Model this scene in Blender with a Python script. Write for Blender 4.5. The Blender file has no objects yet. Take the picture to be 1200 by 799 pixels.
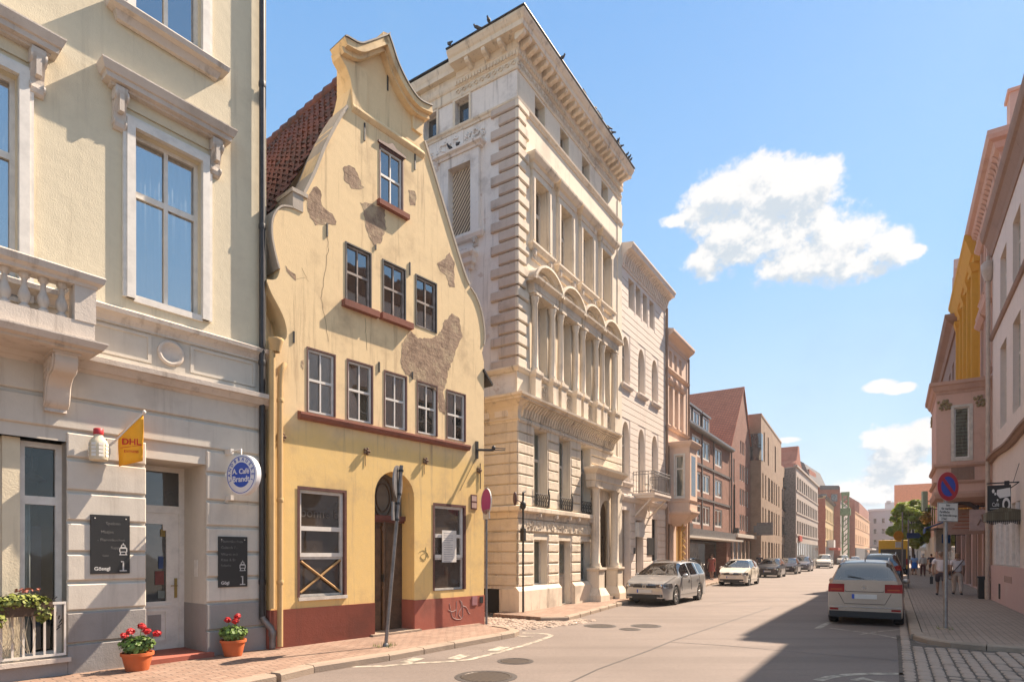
import bpy, bmesh, math, random, copy
from mathutils import Vector, Matrix
from mathutils.geometry import tessellate_polygon
random.seed(7)
R_=math.radians
scene=bpy.context.scene
COL=scene.collection
# ---------------- camera ----------------
cam_d=bpy.data.cameras.new('camera'); cam=bpy.data.objects.new('camera',cam_d); COL.objects.link(cam)
cam.location=(0,0,1.7); cam.rotation_euler=(R_(90),0,0)
cam_d.sensor_width=36; cam_d.lens=21.0; cam_d.shift_y=0.2088; cam_d.clip_end=6000; cam_d.clip_start=.05
scene.camera=cam
# ---------------- light ----------------
SUN_EL=R_(48.5); SUN_AZ=R_(35.5)          # azimuth measured from +X towards +Y
sd=bpy.data.lights.new('sun','SUN'); sun=bpy.data.objects.new('sun',sd); COL.objects.link(sun)
sd.energy=5.0; sd.angle=R_(.53); sd.color=(1.0,.83,.66)
dirv=Vector((math.cos(SUN_EL)*math.cos(SUN_AZ),math.cos(SUN_EL)*math.sin(SUN_AZ),math.sin(SUN_EL)))
sun.rotation_euler=dirv.to_track_quat('Z','Y').to_euler()
scene.view_settings.view_transform='Standard'; scene.view_settings.look='None'
scene.view_settings.exposure=1.30; scene.view_settings.gamma=1
scene.render.engine='CYCLES'
scene.cycles.max_bounces=6; scene.cycles.diffuse_bounces=3; scene.cycles.glossy_bounces=3
scene.cycles.transparent_max_bounces=12
scene.cycles.caustics_reflective=False; scene.cycles.caustics_refractive=False
# ---------------- world: sky and clouds ----------------
W=bpy.data.worlds.new('World'); scene.world=W; W.use_nodes=True
nt=W.node_tree; N=nt.nodes; Lk=nt.links; N.clear()
def wn(t,**k):
    n=N.new(t)
    for a,b in k.items(): setattr(n,a,b)
    return n
def wm(op,a,b=None,c=None,clamp=False):
    n=N.new('ShaderNodeMath'); n.operation=op; n.use_clamp=clamp
    for i,v in enumerate((a,b,c)):
        if v is None: continue
        if isinstance(v,(int,float)): n.inputs[i].default_value=v
        else: Lk.new(v,n.inputs[i])
    return n.outputs[0]
out=wn('ShaderNodeOutputWorld'); bg=wn('ShaderNodeBackground')
sky=wn('ShaderNodeTexSky'); sky.sky_type='NISHITA'; sky.sun_disc=False
sky.sun_elevation=SUN_EL; sky.sun_rotation=R_(90)-SUN_AZ
sky.air_density=1.0; sky.dust_density=.3; sky.ozone_density=1.5
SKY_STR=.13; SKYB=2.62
bg.inputs[1].default_value=SKY_STR
tc=wn('ShaderNodeTexCoord'); sep=wn('ShaderNodeSeparateXYZ'); Lk.new(tc.outputs['Generated'],sep.inputs[0])
az=wm('ARCTAN2',sep.outputs[0],sep.outputs[1]); el=wm('ARCSINE',sep.outputs[2])
def px2ae(px,py):
    v=Vector(((px-600)/700,1,(650-py)/700)).normalized()
    return math.atan2(v.x,v.y),math.asin(v.z)
blobs=[(858,228,52,40),(905,218,62,40),(950,225,42,36),(832,250,42,34),(828,305,26,26),(884,262,70,40),
 (935,305,62,30),(985,285,58,38),(1035,292,38,30),(1010,310,55,20),(950,268,70,34),(965,300,60,30),(860,285,50,34),(792,258,20,9),(1066,296,18,9),(880,200,26,20),
 (1030,452,20,7),(1056,455,20,6),(1050,530,48,30),(1085,515,30,24),(1020,575,40,18),(925,515,16,4),(985,580,36,18),(1072,560,40,22),
 (1400,330,120,45)]
def vecae(oa,oe,sx=1.0):
    c=wn('ShaderNodeCombineXYZ'); Lk.new(wm('ADD',az,oa),c.inputs[0]); Lk.new(wm('MULTIPLY',wm('ADD',el,oe),1.25),c.inputs[1]); return c.outputs[0]
def wnoise(scale,detail,rough,off=0,oa=0.0,oe=0.0):
    n=wn('ShaderNodeTexNoise'); n.inputs['Scale'].default_value=scale; n.inputs['Detail'].default_value=detail; n.inputs['Roughness'].default_value=rough
    v=wn('ShaderNodeVectorMath'); v.operation='ADD'; v.inputs[1].default_value=(off,off*.7,off*.3); Lk.new(vecae(oa,oe),v.inputs[0]); Lk.new(v.outputs[0],n.inputs['Vector']); return n.outputs[0]
def density(oa,oe):
    m=None
    for (bx,by,rx,ry) in blobs:
        a0,e0=px2ae(bx,by); a1,_=px2ae(bx+rx,by); _,e1=px2ae(bx,by-ry)
        da=wm('MULTIPLY',wm('SUBTRACT',az,a0-oa),1/abs(a1-a0)); de=wm('MULTIPLY',wm('SUBTRACT',el,e0-oe),1/abs(e1-e0))
        q=wm('SUBTRACT',1.0,wm('ADD',wm('MULTIPLY',da,da),wm('MULTIPLY',de,de)))
        m=q if m is None else wm('SMOOTH_MAX',m,q,.3)
    m=wm('MAXIMUM',m,-1.4)
    n1=wnoise(15,7,.6,0,oa,oe); nb=wnoise(17,5,.55,4,oa,oe); nf=wnoise(44,5,.6,9,oa,oe)
    puff=wm('SUBTRACT',wm('ABSOLUTE',wm('SUBTRACT',nb,.5)),.07)
    d=wm('ADD',wm('ADD',wm('MULTIPLY',m,.85),wm('MULTIPLY',wm('SUBTRACT',n1,.5),2.3)),wm('MULTIPLY',puff,3.2))
    return wm('ADD',d,wm('MULTIPLY',wm('ABSOLUTE',wm('SUBTRACT',nf,.5)),1.2))
dens=density(0.0,0.0); dsun=density(.012,.022)
n3=wnoise(4.5,6,.6,7)
mr=wn('ShaderNodeMapRange'); mr.interpolation_type='SMOOTHSTEP'; Lk.new(dens,mr.inputs[0])
mr.inputs[1].default_value=-.2; mr.inputs[2].default_value=.6
# thin haze veil low in the sky and wisps
veil=wn('ShaderNodeMapRange'); Lk.new(el,veil.inputs[0]); veil.interpolation_type='SMOOTHSTEP'
veil.inputs[1].default_value=.62; veil.inputs[2].default_value=-.02; veil.inputs[3].default_value=0.12; veil.inputs[4].default_value=.78
wisp=wn('ShaderNodeMapRange'); wisp.interpolation_type='SMOOTHSTEP'; Lk.new(n3,wisp.inputs[0])
wisp.inputs[1].default_value=.5; wisp.inputs[2].default_value=.8; wisp.inputs[4].default_value=.35
# cloud colour: white with grey-blue cores
shade=wn('ShaderNodeMapRange'); shade.interpolation_type='SMOOTHSTEP'; Lk.new(wm('ADD',wm('SUBTRACT',dsun,dens),wm('MULTIPLY',dens,.22)),shade.inputs[0])
shade.inputs[1].default_value=-.2; shade.inputs[2].default_value=.62
cc=wn('ShaderNodeMix'); cc.data_type='RGBA'; Lk.new(shade.outputs[0],cc.inputs[0])
CW=3.1
cc.inputs[6].default_value=(CW*1.02,CW,CW*.985,1); cc.inputs[7].default_value=(CW*.66,CW*.74,CW*.82,1)
hs=wn('ShaderNodeHueSaturation'); Lk.new(sky.outputs[0],hs.inputs['Color']); hs.inputs['Saturation'].default_value=1.0; hs.inputs['Value'].default_value=1.0
mx0=wn('ShaderNodeMix'); mx0.data_type='RGBA'; Lk.new(wm('ADD',veil.outputs[0],wm('MULTIPLY',wisp.outputs[0],1.0),clamp=True),mx0.inputs[0]); Lk.new(hs.outputs[0],mx0.inputs[6]); mx0.inputs[7].default_value=(2.0,2.75,3.35,1)
# blue of the day for the sky in view: the physical sky evened out by altitude
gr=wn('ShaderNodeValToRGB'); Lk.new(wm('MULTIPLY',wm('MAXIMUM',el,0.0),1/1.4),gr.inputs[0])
e_=gr.color_ramp.elements; e_[0].position=0; e_[0].color=(SKYB*.98,SKYB*1.04,SKYB*1.08,1); e_[1].position=1; e_[1].color=(SKYB*1.9,SKYB*1.85,SKYB*1.8,1)  # zenith, out of view, whitened and brightened as added fill light
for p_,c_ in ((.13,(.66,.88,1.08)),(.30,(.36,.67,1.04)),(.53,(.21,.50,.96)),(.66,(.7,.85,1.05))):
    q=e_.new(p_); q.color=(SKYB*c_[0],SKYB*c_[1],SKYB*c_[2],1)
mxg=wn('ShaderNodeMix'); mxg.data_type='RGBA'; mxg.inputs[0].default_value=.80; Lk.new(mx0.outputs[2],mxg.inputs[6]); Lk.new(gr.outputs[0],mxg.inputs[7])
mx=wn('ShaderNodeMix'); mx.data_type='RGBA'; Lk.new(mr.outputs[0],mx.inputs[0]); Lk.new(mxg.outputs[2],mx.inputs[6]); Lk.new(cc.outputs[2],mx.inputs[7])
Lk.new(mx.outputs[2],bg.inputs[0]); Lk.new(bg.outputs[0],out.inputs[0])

# ---------------- materials ----------------
def srgb(r,g,b):
    f=lambda c:(c/255/12.92 if c/255<=.04045 else ((c/255+.055)/1.055)**2.4)
    return (f(r),f(g),f(b))
class NT:
    def __init__(s,name):
        s.m=bpy.data.materials.new(name); s.m.use_nodes=True; s.t=s.m.node_tree; s.b=s.t.nodes['Principled BSDF']; s.tc=s.n('ShaderNodeTexCoord')
    def n(s,t): return s.t.nodes.new(t)
    def l(s,a,b): s.t.links.new(a,b)
    def mapping(s,scale=(1,1,1),loc=(0,0,0)):
        mp=s.n('ShaderNodeMapping'); mp.inputs['Scale'].default_value=scale; mp.inputs['Location'].default_value=loc; s.l(s.tc.outputs['Object'],mp.inputs[0]); return mp.outputs[0]
    def noise(s,scale,detail=5,rough=.6,vscale=(1,1,1),loc=(0,0,0)):
        n=s.n('ShaderNodeTexNoise'); n.inputs['Scale'].default_value=scale; n.inputs['Detail'].default_value=detail; n.inputs['Roughness'].default_value=rough
        s.l(s.mapping(vscale,loc),n.inputs['Vector']); return n.outputs[0]
    def ramp(s,v,a,b,lo=0,hi=1):
        r=s.n('ShaderNodeMapRange'); r.interpolation_type='SMOOTHSTEP'; s.l(v,r.inputs[0]); r.inputs[1].default_value=a; r.inputs[2].default_value=b; r.inputs[3].default_value=lo; r.inputs[4].default_value=hi; return r.outputs[0]
    def mix(s,f,a,b,mode='MIX'):
        m=s.n('ShaderNodeMix'); m.data_type='RGBA'; m.blend_type=mode
        for i,v in ((0,f),(6,a),(7,b)):
            if isinstance(v,(int,float)): m.inputs[i].default_value=v
            elif isinstance(v,tuple): m.inputs[i].default_value=tuple(v)+((1,) if len(v)==3 else ())
            else: s.l(v,m.inputs[i])
        return m.outputs[2]
    def math(s,op,a,b=0):
        m=s.n('ShaderNodeMath'); m.operation=op
        for i,v in enumerate((a,b)):
            if isinstance(v,(int,float)): m.inputs[i].default_value=v
            else: s.l(v,m.inputs[i])
        return m.outputs[0]
    def bump(s,h,dist,strength=1):
        b=s.n('ShaderNodeBump'); b.inputs['Strength'].default_value=strength; b.inputs['Distance'].default_value=dist; s.l(h,b.inputs['Height']); s.l(b.outputs[0],s.b.inputs['Normal'])
def plain(name,c,rough=.6,metal=0,spec=.5,coat=0,var=.12,bump=0,bs=60):
    t=NT(name); t.b.inputs['Roughness'].default_value=rough; t.b.inputs['Metallic'].default_value=metal; t.b.inputs['Specular IOR Level'].default_value=spec; t.b.inputs['Coat Weight'].default_value=coat
    if var:
        n=t.noise(6,6,.65); c2=tuple(x*(1-var*1.6) for x in c); t.l(t.mix(t.ramp(n,.35,.7),c,c2),t.b.inputs['Base Color'])
    else: t.b.inputs['Base Color'].default_value=tuple(c)+(1,)
    if bump: t.bump(t.noise(bs,4,.6),bump)
    return t.m
def stucco(name,c,stain=None,streak=.35,blotch=.3,bump=.006,low=None,lowz=0,patch=None):
    t=NT(name); t.b.inputs['Roughness'].default_value=.88; t.b.inputs['Specular IOR Level'].default_value=.25
    stain=stain or tuple(x*.45 for x in c)
    big=t.noise(.9,6,.62); fine=t.noise(7,6,.7,(1,1,1),(3,1,2)); st=t.noise(1.0,5,.7,(5,5,.28),(1,4,0))
    col=c
    if low:
        sp=t.n('ShaderNodeSeparateXYZ'); t.l(t.tc.outputs['Object'],sp.inputs[0])
        f=t.ramp(t.math('ADD',sp.outputs[2],t.math('MULTIPLY',t.math('SUBTRACT',big,.5),.8)),lowz-.25,lowz+.25)
        col=t.mix(f,low,c)
    col=t.mix(t.ramp(fine,.3,.75,0,.22),col,tuple(x*.72 for x in c))
    col=t.mix(t.ramp(big,.5,.72,0,blotch),col,stain)
    col=t.mix(t.ramp(st,.52,.74,0,streak),col,stain)
    if patch: col=t.mix(t.ramp(t.noise(1.6,7,.65,(1,1,1),(9,2,5)),.6,.64,0,.8),col,patch)
    t.l(col,t.b.inputs['Base Color'])
    h=t.math('ADD',t.noise(55,3,.6),t.math('MULTIPLY',t.noise(5,4,.6),1.5)); t.bump(h,bump)
    return t.m
def brick(name,c1,c2,mortar,bw=.25,bh=.075,bump=.01,plane='xz',off=.5,mort=.008,var=.5):
    t=NT(name); t.b.inputs['Roughness'].default_value=.85
    sp=t.n('ShaderNodeSeparateXYZ'); t.l(t.tc.outputs['Object'],sp.inputs[0]); cb=t.n('ShaderNodeCombineXYZ')
    if plane=='xz': t.l(t.math('ADD',sp.outputs[0],sp.outputs[1]),cb.inputs[0]); t.l(sp.outputs[2],cb.inputs[1])
    else: t.l(sp.outputs[0],cb.inputs[0]); t.l(sp.outputs[1],cb.inputs[1])
    br=t.n('ShaderNodeTexBrick'); br.offset=off; br.inputs['Scale'].default_value=1; br.inputs['Brick Width'].default_value=bw; br.inputs['Row Height'].default_value=bh; br.inputs['Mortar Size'].default_value=mort; br.inputs['Mortar Smooth'].default_value=.3
    br.inputs['Color1'].default_value=c1+(1,); br.inputs['Color2'].default_value=c2+(1,); br.inputs['Mortar'].default_value=mortar+(1,); br.inputs['Bias'].default_value=-.1
    t.l(cb.outputs[0],br.inputs['Vector'])
    col=t.mix(t.ramp(t.noise(1.1,6,.65),.4,.75,0,var),br.outputs[0],tuple(x*.5 for x in c1))
    t.l(col,t.b.inputs['Base Color']); t.bump(br.outputs[1],-bump)
    return t.m
def glassmat(name,tint=(.02,.024,.028),mixf=None,curt=0):
    t=NT(name); t.b.inputs['Roughness'].default_value=.04; t.b.inputs['Specular IOR Level'].default_value=.9; t.b.inputs['IOR'].default_value=1.65
    n=t.noise(.8,3,.5); c2=tuple(x*2.4 for x in tint)
    t.l(t.mix(t.ramp(n,.35,.7),tint,c2),t.b.inputs['Base Color'])
    t.bump(t.noise(1.7,2,.5),.006)
    return t.m
def clearglass(name,f=.30):
    t=NT(name); nt_=t.t
    tr=t.n('ShaderNodeBsdfTransparent'); gl=t.n('ShaderNodeBsdfGlossy'); gl.inputs['Roughness'].default_value=.02; tr.inputs[0].default_value=(.8,.84,.84,1)
    fr=t.n('ShaderNodeFresnel'); fr.inputs[0].default_value=1.6
    ms=t.n('ShaderNodeMixShader'); t.l(t.math('ADD',fr.outputs[0],f),ms.inputs[0]); t.l(tr.outputs[0],ms.inputs[1]); t.l(gl.outputs[0],ms.inputs[2])
    bp=t.n('ShaderNodeBump'); bp.inputs['Distance'].default_value=.004; t.l(t.noise(1.4,2,.5),bp.inputs['Height']); t.l(bp.outputs[0],gl.inputs['Normal'])
    o=nt_.nodes['Material Output']; t.l(ms.outputs[0],o.inputs[0]); return t.m

# ---------------- mesh helpers ----------------
class MB:
    def __init__(s): s.v=[]; s.f=[]; s.sm=[]
    def add(s,vs,fs,smooth=False):
        o=len(s.v); s.v+=[tuple(v) for v in vs]; s.f+=[tuple(i+o for i in f) for f in fs]; s.sm+=[smooth]*len(fs); return s
    def box(s,x0,x1,y0,y1,z0,z1):
        if x0>x1:x0,x1=x1,x0
        if y0>y1:y0,y1=y1,y0
        if z0>z1:z0,z1=z1,z0
        return s.add([(x0,y0,z0),(x1,y0,z0),(x1,y1,z0),(x0,y1,z0),(x0,y0,z1),(x1,y0,z1),(x1,y1,z1),(x0,y1,z1)],
          [(0,3,2,1),(4,5,6,7),(0,1,5,4),(1,2,6,5),(2,3,7,6),(3,0,4,7)])
    def cbox(s,x0,x1,y0,y1,z0,z1,c=.012):
        # block with chamfered front edges; front is y0 (outward = -y)
        return s.add([(x0,y1,z0),(x1,y1,z0),(x1,y1,z1),(x0,y1,z1),(x0,y0+c,z0),(x1,y0+c,z0),(x1,y0+c,z1),(x0,y0+c,z1),
            (x0+c,y0,z0+c),(x1-c,y0,z0+c),(x1-c,y0,z1-c),(x0+c,y0,z1-c)],
            [(0,1,2,3),(0,4,5,1),(1,5,6,2),(2,6,7,3),(3,7,4,0),(4,8,9,5),(5,9,10,6),(6,10,11,7),(7,11,8,4),(8,11,10,9)])
    def prism(s,pts,y0,y1,axis='y',smooth=False):
        # polygon pts in (x,z) for axis y, (y,z) for axis x, (x,y) for axis z
        n=len(pts); mk={'y':lambda p,t:(p[0],t,p[1]),'x':lambda p,t:(t,p[0],p[1]),'z':lambda p,t:(p[0],p[1],t)}[axis]
        a=[mk(p,y0) for p in pts]; b=[mk(p,y1) for p in pts]
        o=len(s.v); s.v+=a+b
        for tri in tessellate_polygon([[Vector(p).to_3d() for p in pts]]):
            s.f.append((o+tri[0],o+tri[1],o+tri[2])); s.f.append((o+n+tri[2],o+n+tri[1],o+n+tri[0])); s.sm+=[False]*2
        for i in range(n):
            j=(i+1)%n; s.f.append((o+i,o+j,o+n+j,o+n+i)); s.sm.append(smooth)
        return s
    def wall(s,outline,holes,y0,depth):
        # flat wall in xz at y0 with openings; the openings get reveals 'depth' deep (+y)
        loops=[outline]+holes
        allp=[p for l in loops for p in l]
        o=len(s.v); s.v+=[(p[0],y0,p[1]) for p in allp]
        for t in tessellate_polygon([[Vector((p[0],p[1],0)) for p in l] for l in loops]):
            a,b,c=[allp[i] for i in t]
            cr=(b[0]-a[0])*(c[1]-a[1])-(b[1]-a[1])*(c[0]-a[0])
            if abs(cr)<1e-9: continue
            s.f.append((o+t[0],o+t[1],o+t[2]) if cr>0 else (o+t[0],o+t[2],o+t[1])); s.sm.append(False)
        for h in holes:
            n=len(h); o=len(s.v); s.v+=[(p[0],y0,p[1]) for p in h]+[(p[0],y0+depth,p[1]) for p in h]
            for i in range(n):
                j=(i+1)%n; s.f.append((o+i,o+j,o+n+j,o+n+i)); s.sm.append(False)
        return s
    def sweep(s,path,prof,closed=False,caps=True):
        # profile [(p,z)] swept along plan path [(x,y)]; outward = right of travel
        n=len(path); k=len(prof); P=[Vector(p) for p in path]; offs=[]
        for i in range(n):
            d0=(P[i]-P[i-1]).normalized() if (i>0 or closed) else None
            d1=(P[(i+1)%n]-P[i]).normalized() if (i<n-1 or closed) else None
            n0=Vector((d0.y,-d0.x)) if d0 else None; n1=Vector((d1.y,-d1.x)) if d1 else None
            if n0 is None: o=n1
            elif n1 is None: o=n0
            else:
                b=(n0+n1); o=b/max(.2,b.dot(n0)) if b.length>1e-6 else n0
            offs.append(o)
        vs=[(P[i].x+offs[i].x*p,P[i].y+offs[i].y*p,z) for i in range(n) for (p,z) in prof]
        fs=[]
        for i in range(n if closed else n-1):
            a=i*k; b=((i+1)%n)*k
            for j in range(k):
                j2=(j+1)%k; fs.append((a+j,b+j,b+j2,a+j2))
        if caps and not closed: fs.append(tuple(range(k))[::-1]); fs.append(tuple((n-1)*k+j for j in range(k)))
        return s.add(vs,fs)
    def lathe(s,prof,cx=0,cy=0,cz=0,n=12,smooth=True,a0=0,a1=2*math.pi,sy=1,cap=False):
        full=abs(a1-a0-2*math.pi)<1e-6; m=n if full else n+1
        vs=[(cx+r*math.cos(a0+(a1-a0)*i/n),cy+sy*r*math.sin(a0+(a1-a0)*i/n),cz+z) for i in range(m) for (r,z) in prof]; k=len(prof); fs=[]
        for i in range(n):
            a=i*k; b=((i+1)%m)*k
            for j in range(k-1): fs.append((a+j,b+j,b+j+1,a+j+1))
        s.add(vs,fs,smooth)
        if full:
            if cap and prof[0][0]>1e-4: s.add([vs[i*k] for i in range(m)],[tuple(range(m))[::-1]])
            if cap and prof[-1][0]>1e-4: s.add([vs[i*k+k-1] for i in range(m)],[tuple(range(m))])
        return s
    def tube(s,pts,r,n=8,smooth=True,cap=True):
        P=[Vector(p) for p in pts]; rings=[]; vs=[]; up=None
        rr=r if isinstance(r,(list,tuple)) else [r]*len(P)
        for i,p in enumerate(P):
            d=((P[min(i+1,len(P)-1)]-P[max(i-1,0)])).normalized()
            if up is None: up=Vector((0,0,1)) if abs(d.z)<.9 else Vector((1,0,0))
            u=d.cross(up); 
            if u.length<1e-4: u=d.orthogonal()
            u.normalize(); w=u.cross(d).normalized(); up=w
            vs+=[p+(u*math.cos(2*math.pi*j/n)+w*math.sin(2*math.pi*j/n))*rr[i] for j in range(n)]
        fs=[]
        for i in range(len(P)-1):
            for j in range(n):
                k=(j+1)%n; fs.append((i*n+j,i*n+k,(i+1)*n+k,(i+1)*n+j))
        s.add(vs,fs,smooth)
        if cap: s.add(vs[:n],[tuple(range(n))[::-1]]); s.add(vs[-n:],[tuple(range(n))])
        return s
    def ell(s,c,r,n=12,m=8,rot=None):
        vs=[];fs=[]
        for i in range(m+1):
            th=math.pi*i/m
            for j in range(n):
                ph=2*math.pi*j/n; v=Vector((r[0]*math.sin(th)*math.cos(ph),r[1]*math.sin(th)*math.sin(ph),r[2]*math.cos(th)))
                if rot is not None: v=rot@v
                vs.append((c[0]+v.x,c[1]+v.y,c[2]+v.z))
        for i in range(m):
            for j in range(n):
                k=(j+1)%n; fs.append((i*n+j,(i+1)*n+j,(i+1)*n+k,i*n+k))
        return s.add(vs,fs,True)
    def build(s,name,mat,parent=None,sharp=None,bevel=0):
        me=bpy.data.meshes.new(name); me.from_pydata(s.v,[],s.f); me.polygons.foreach_set('use_smooth',s.sm); me.update()
        if sharp is not None: me.polygons.foreach_set('use_smooth',[True]*len(me.polygons)); me.set_sharp_from_angle(angle=R_(sharp))
        bm=bmesh.new(); bm.from_mesh(me); bmesh.ops.recalc_face_normals(bm,faces=bm.faces); bm.to_mesh(me); bm.free()
        if mat: me.materials.append(mat)
        o=bpy.data.objects.new(name,me); COL.objects.link(o)
        if parent: o.parent=parent
        if bevel:
            b=o.modifiers.new('bevel','BEVEL'); b.width=bevel; b.segments=2; b.limit_method='ANGLE'; b.angle_limit=R_(40)
        return o
def tag(o,label,cat,group=None):
    o['label']=label; o['category']=cat
    if group: o['group']=group
    return o
def struct(o): o['kind']='structure'; return o
def thing(name,label,cat,loc=(0,0,0),rz=0,group=None):
    o=bpy.data.objects.new(name,None); COL.objects.link(o); o.location=loc; o.rotation_euler=(0,0,rz); o.empty_display_size=.2
    return tag(o,label,cat,group)
def kids(o): return [c for c in bpy.data.objects if c.parent==o]
def dup(root,loc,rz,label,group=None):
    def cp(o,p):
        c=o.copy(); COL.objects.link(c)
        if p: c.parent=p
        for k in kids(o): cp(k,c)
        return c
    r=cp(root,None); r.location=loc; r.rotation_euler=(0,0,rz); r['label']=label
    if group: r['group']=group
    return r
_txt=0
def text(body,size,mat,parent,loc,rot,name='lettering',ext=.002,align='CENTER',bold=0,sx=1):
    cu=bpy.data.curves.new(name,'FONT'); cu.body=body; cu.size=size; cu.extrude=ext; cu.align_x=align; cu.align_y='CENTER'; cu.offset=bold; cu.resolution_u=3; cu.space_line=.9
    o=bpy.data.objects.new(name+'_curve',cu); COL.objects.link(o); bpy.context.view_layer.update()
    dg=bpy.context.evaluated_depsgraph_get(); me=bpy.data.meshes.new_from_object(o.evaluated_get(dg)); bpy.data.objects.remove(o); bpy.data.curves.remove(cu)
    me.name=name; me.materials.clear(); me.materials.append(mat)
    t=bpy.data.objects.new(name,me); COL.objects.link(t); t.parent=parent; t.location=loc; t.rotation_euler=rot; t.scale=(sx,1,1)
    return t
FR=(R_(90),0,0)   # rotation that stands text on a facade facing -y
# ---------------- facades ----------------
class Fac:
    def __init__(s,px,Y,slope,sign=1):
        s.X0=(px-600)/700*Y; s.Y0=Y; L=math.hypot(slope,1)
        s.d=(sign*slope/L,sign/L); s.n=(s.d[1],-s.d[0])
    def s(s,px,p=0):
        r=(px-600)/700
        return (r*(s.Y0+p*s.n[1])-s.X0-p*s.n[0])/(s.d[0]-r*s.d[1])
    def z(s,px,py,p=0):
        k=s.s(px,p); Y=s.Y0+k*s.d[1]+p*s.n[1]
        return 1.7+(650-py)/700*Y
    def P(s,px,py,p=0): return (s.s(px,p),s.z(px,py,p))
    def off(s,o,k=0):
        c=copy.copy(s); c.X0+=s.n[0]*o+s.d[0]*k; c.Y0+=s.n[1]*o+s.d[1]*k; return c
    def sub(s,px): return s.off(0,s.s(px))
    def w(s,k,p=0,z=0): return Vector((s.X0+k*s.d[0]+p*s.n[0],s.Y0+k*s.d[1]+p*s.n[1],z))
    @property
    def rz(s): return math.atan2(s.d[1],s.d[0])
    def root(s,name,label,cat,group=None): return thing(name,label,cat,(s.X0,s.Y0,0),s.rz,group)
FA=Fac(311.9,10.25,.80); FY=Fac(317,10.15,.84); FB=Fac(606,16.97,.64)
FC=FB.off(0,7.68); FD=FC.sub(780); FE=FD.sub(806).off(-1.5)
FRt=Fac(1200,16.33,.64,-1)
def street(t,o,z=0): return FB.w(t,o,z)     # t along the street from the corner house, o across it
SRZ=FB.rz
def rect(x0,x1,z0,z1): return [(x0,z0),(x1,z0),(x1,z1),(x0,z1)]
def archp(x0,x1,z0,zs,rise=None,n=12):
    # opening with a round (or pointed-ish) head: springing at zs
    r=(x1-x0)/2; c=(x0+x1)/2; rise=rise or r
    return [(x0,z0),(x1,z0)]+[(c+r*math.cos(math.pi*i/n),zs+rise*math.sin(math.pi*i/n)) for i in range(n+1)]
def shell(mb,x0,x1,D,z0,z1,front=False):
    # sides, back and top of a block whose front is made separately
    mb.add([(x0,0,z0),(x1,0,z0),(x1,D,z0),(x0,D,z0),(x0,0,z1),(x1,0,z1),(x1,D,z1),(x0,D,z1)],[(1,2,6,5),(2,3,7,6),(3,0,4,7),(4,5,6,7)]+([(0,1,5,4)] if front else []))
def courses(mb,x0,x1,zs,openings,y,proud,gap,c=.012):
    for a,b in zip(zs[:-1],zs[1:]):
        cuts=sorted((max(o[0],x0),min(o[1],x1)) for o in openings if o[2]<b-.02 and o[3]>a+.02 and o[1]>x0 and o[0]<x1)
        cur=x0
        for l,r in cuts+[(x1,x1)]:
            if l-cur>.04: mb.cbox(cur,l,y-proud,y+.01,a+gap/2,b-gap/2,c)
            cur=max(cur,r)
def win(parent,x0,x1,z0,z1,y,fm,gm,cols=2,trans=(.62,),fr=.06,d=.06,bar=.04,arch=0,name='window'):
    """glazed sash: frame object 'window' with child 'pane'"""
    f=MB(); g=MB()
    if arch:
        zs=z1-arch; o=archp(x0,x1,z0,zs,arch); i=archp(x0+fr,x1-fr,z0+fr,zs,arch-fr*.8)
        f.wall(o,[i],y,d); 
        g.prism(archp(x0+.01,x1-.01,z0+.01,zs,arch-.01),y+d*.6,y+d*.6+.01)
    else:
        f.wall(rect(x0,x1,z0,z1),[rect(x0+fr,x1-fr,z0+fr,z1-fr)],y,d)
        g.box(x0+.01,x1-.01,y+d*.6,y+d*.6+.012,z0+.01,z1-.01)
    ix0,ix1=x0+fr,x1-fr
    tz=[z0+(z1-z0)*t for t in trans]
    for t in tz: f.box(ix0,ix1,y+.002,y+d*.55,t-bar*.8,t+bar*.8)
    for k in range(1,cols):
        x=ix0+(ix1-ix0)*k/cols; zz=[z0+fr]+tz+[z1-fr-(arch*.1)]
        for a,b in zip(zz[:-1],zz[1:]): f.box(x-bar/2,x+bar/2,y+.004,y+d*.5,a+(bar*.8 if a in tz else 0),b-(bar*.8 if b in tz else 0))
    w=f.build(name,fm,parent); g.build('pane',gm,w); return w
def smooth(P,n=4):
    out=[]
    for i in range(len(P)-1):
        p0=P[max(i-1,0)];p1=P[i];p2=P[i+1];p3=P[min(i+2,len(P)-1)]
        for k in range(n):
            t=k/n; out.append(tuple(.5*((2*p1[j])+(-p0[j]+p2[j])*t+(2*p0[j]-5*p1[j]+4*p2[j]-p3[j])*t*t+(-p0[j]+3*p1[j]-3*p2[j]+p3[j])*t**3) for j in (0,1)))
    return out+[P[-1]]
# ================= shared materials =================
M={}
M['white']=plain('white_paint',(.72,.68,.62),.5,var=.1)
M['offwhite']=plain('offwhite_paint',(.62,.56,.49),.6,var=.15,bump=.002)
M['dirtystone']=stucco('trim_stone',(.60,.53,.46),(.22,.17,.13),.55,.4,.004)
M['glass']=glassmat('window_glass'); M['glass_warm']=glassmat('window_glass_brown',(.035,.026,.02)); M['glass_green']=glassmat('window_glass_green',(.04,.05,.042))
M['clear']=clearglass('clear_pane')
M['clearup']=clearglass('upper_pane',.48); M['clearshop']=clearglass('shop_pane',.0); M['curtain']=plain('curtain_cloth',(.75,.74,.72),.9,var=.1)
M['dark']=plain('dark_interior',(.02,.017,.015),.9,var=0)
M['black']=plain('black_paint',(.015,.014,.014),.45,var=.05)
M['iron']=plain('dark_iron',(.05,.048,.05),.5,.6,var=.2)
M['zinc']=plain('zinc_grey',(.22,.21,.21),.45,.5,var=.25)
M['steel']=plain('galvanised_steel',(.32,.31,.31),.4,.7,var=.2)
M['redbrown']=stucco('red_brown_paint',srgb(160,94,79),(.16,.075,.06),.5,.45,.003)
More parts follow.
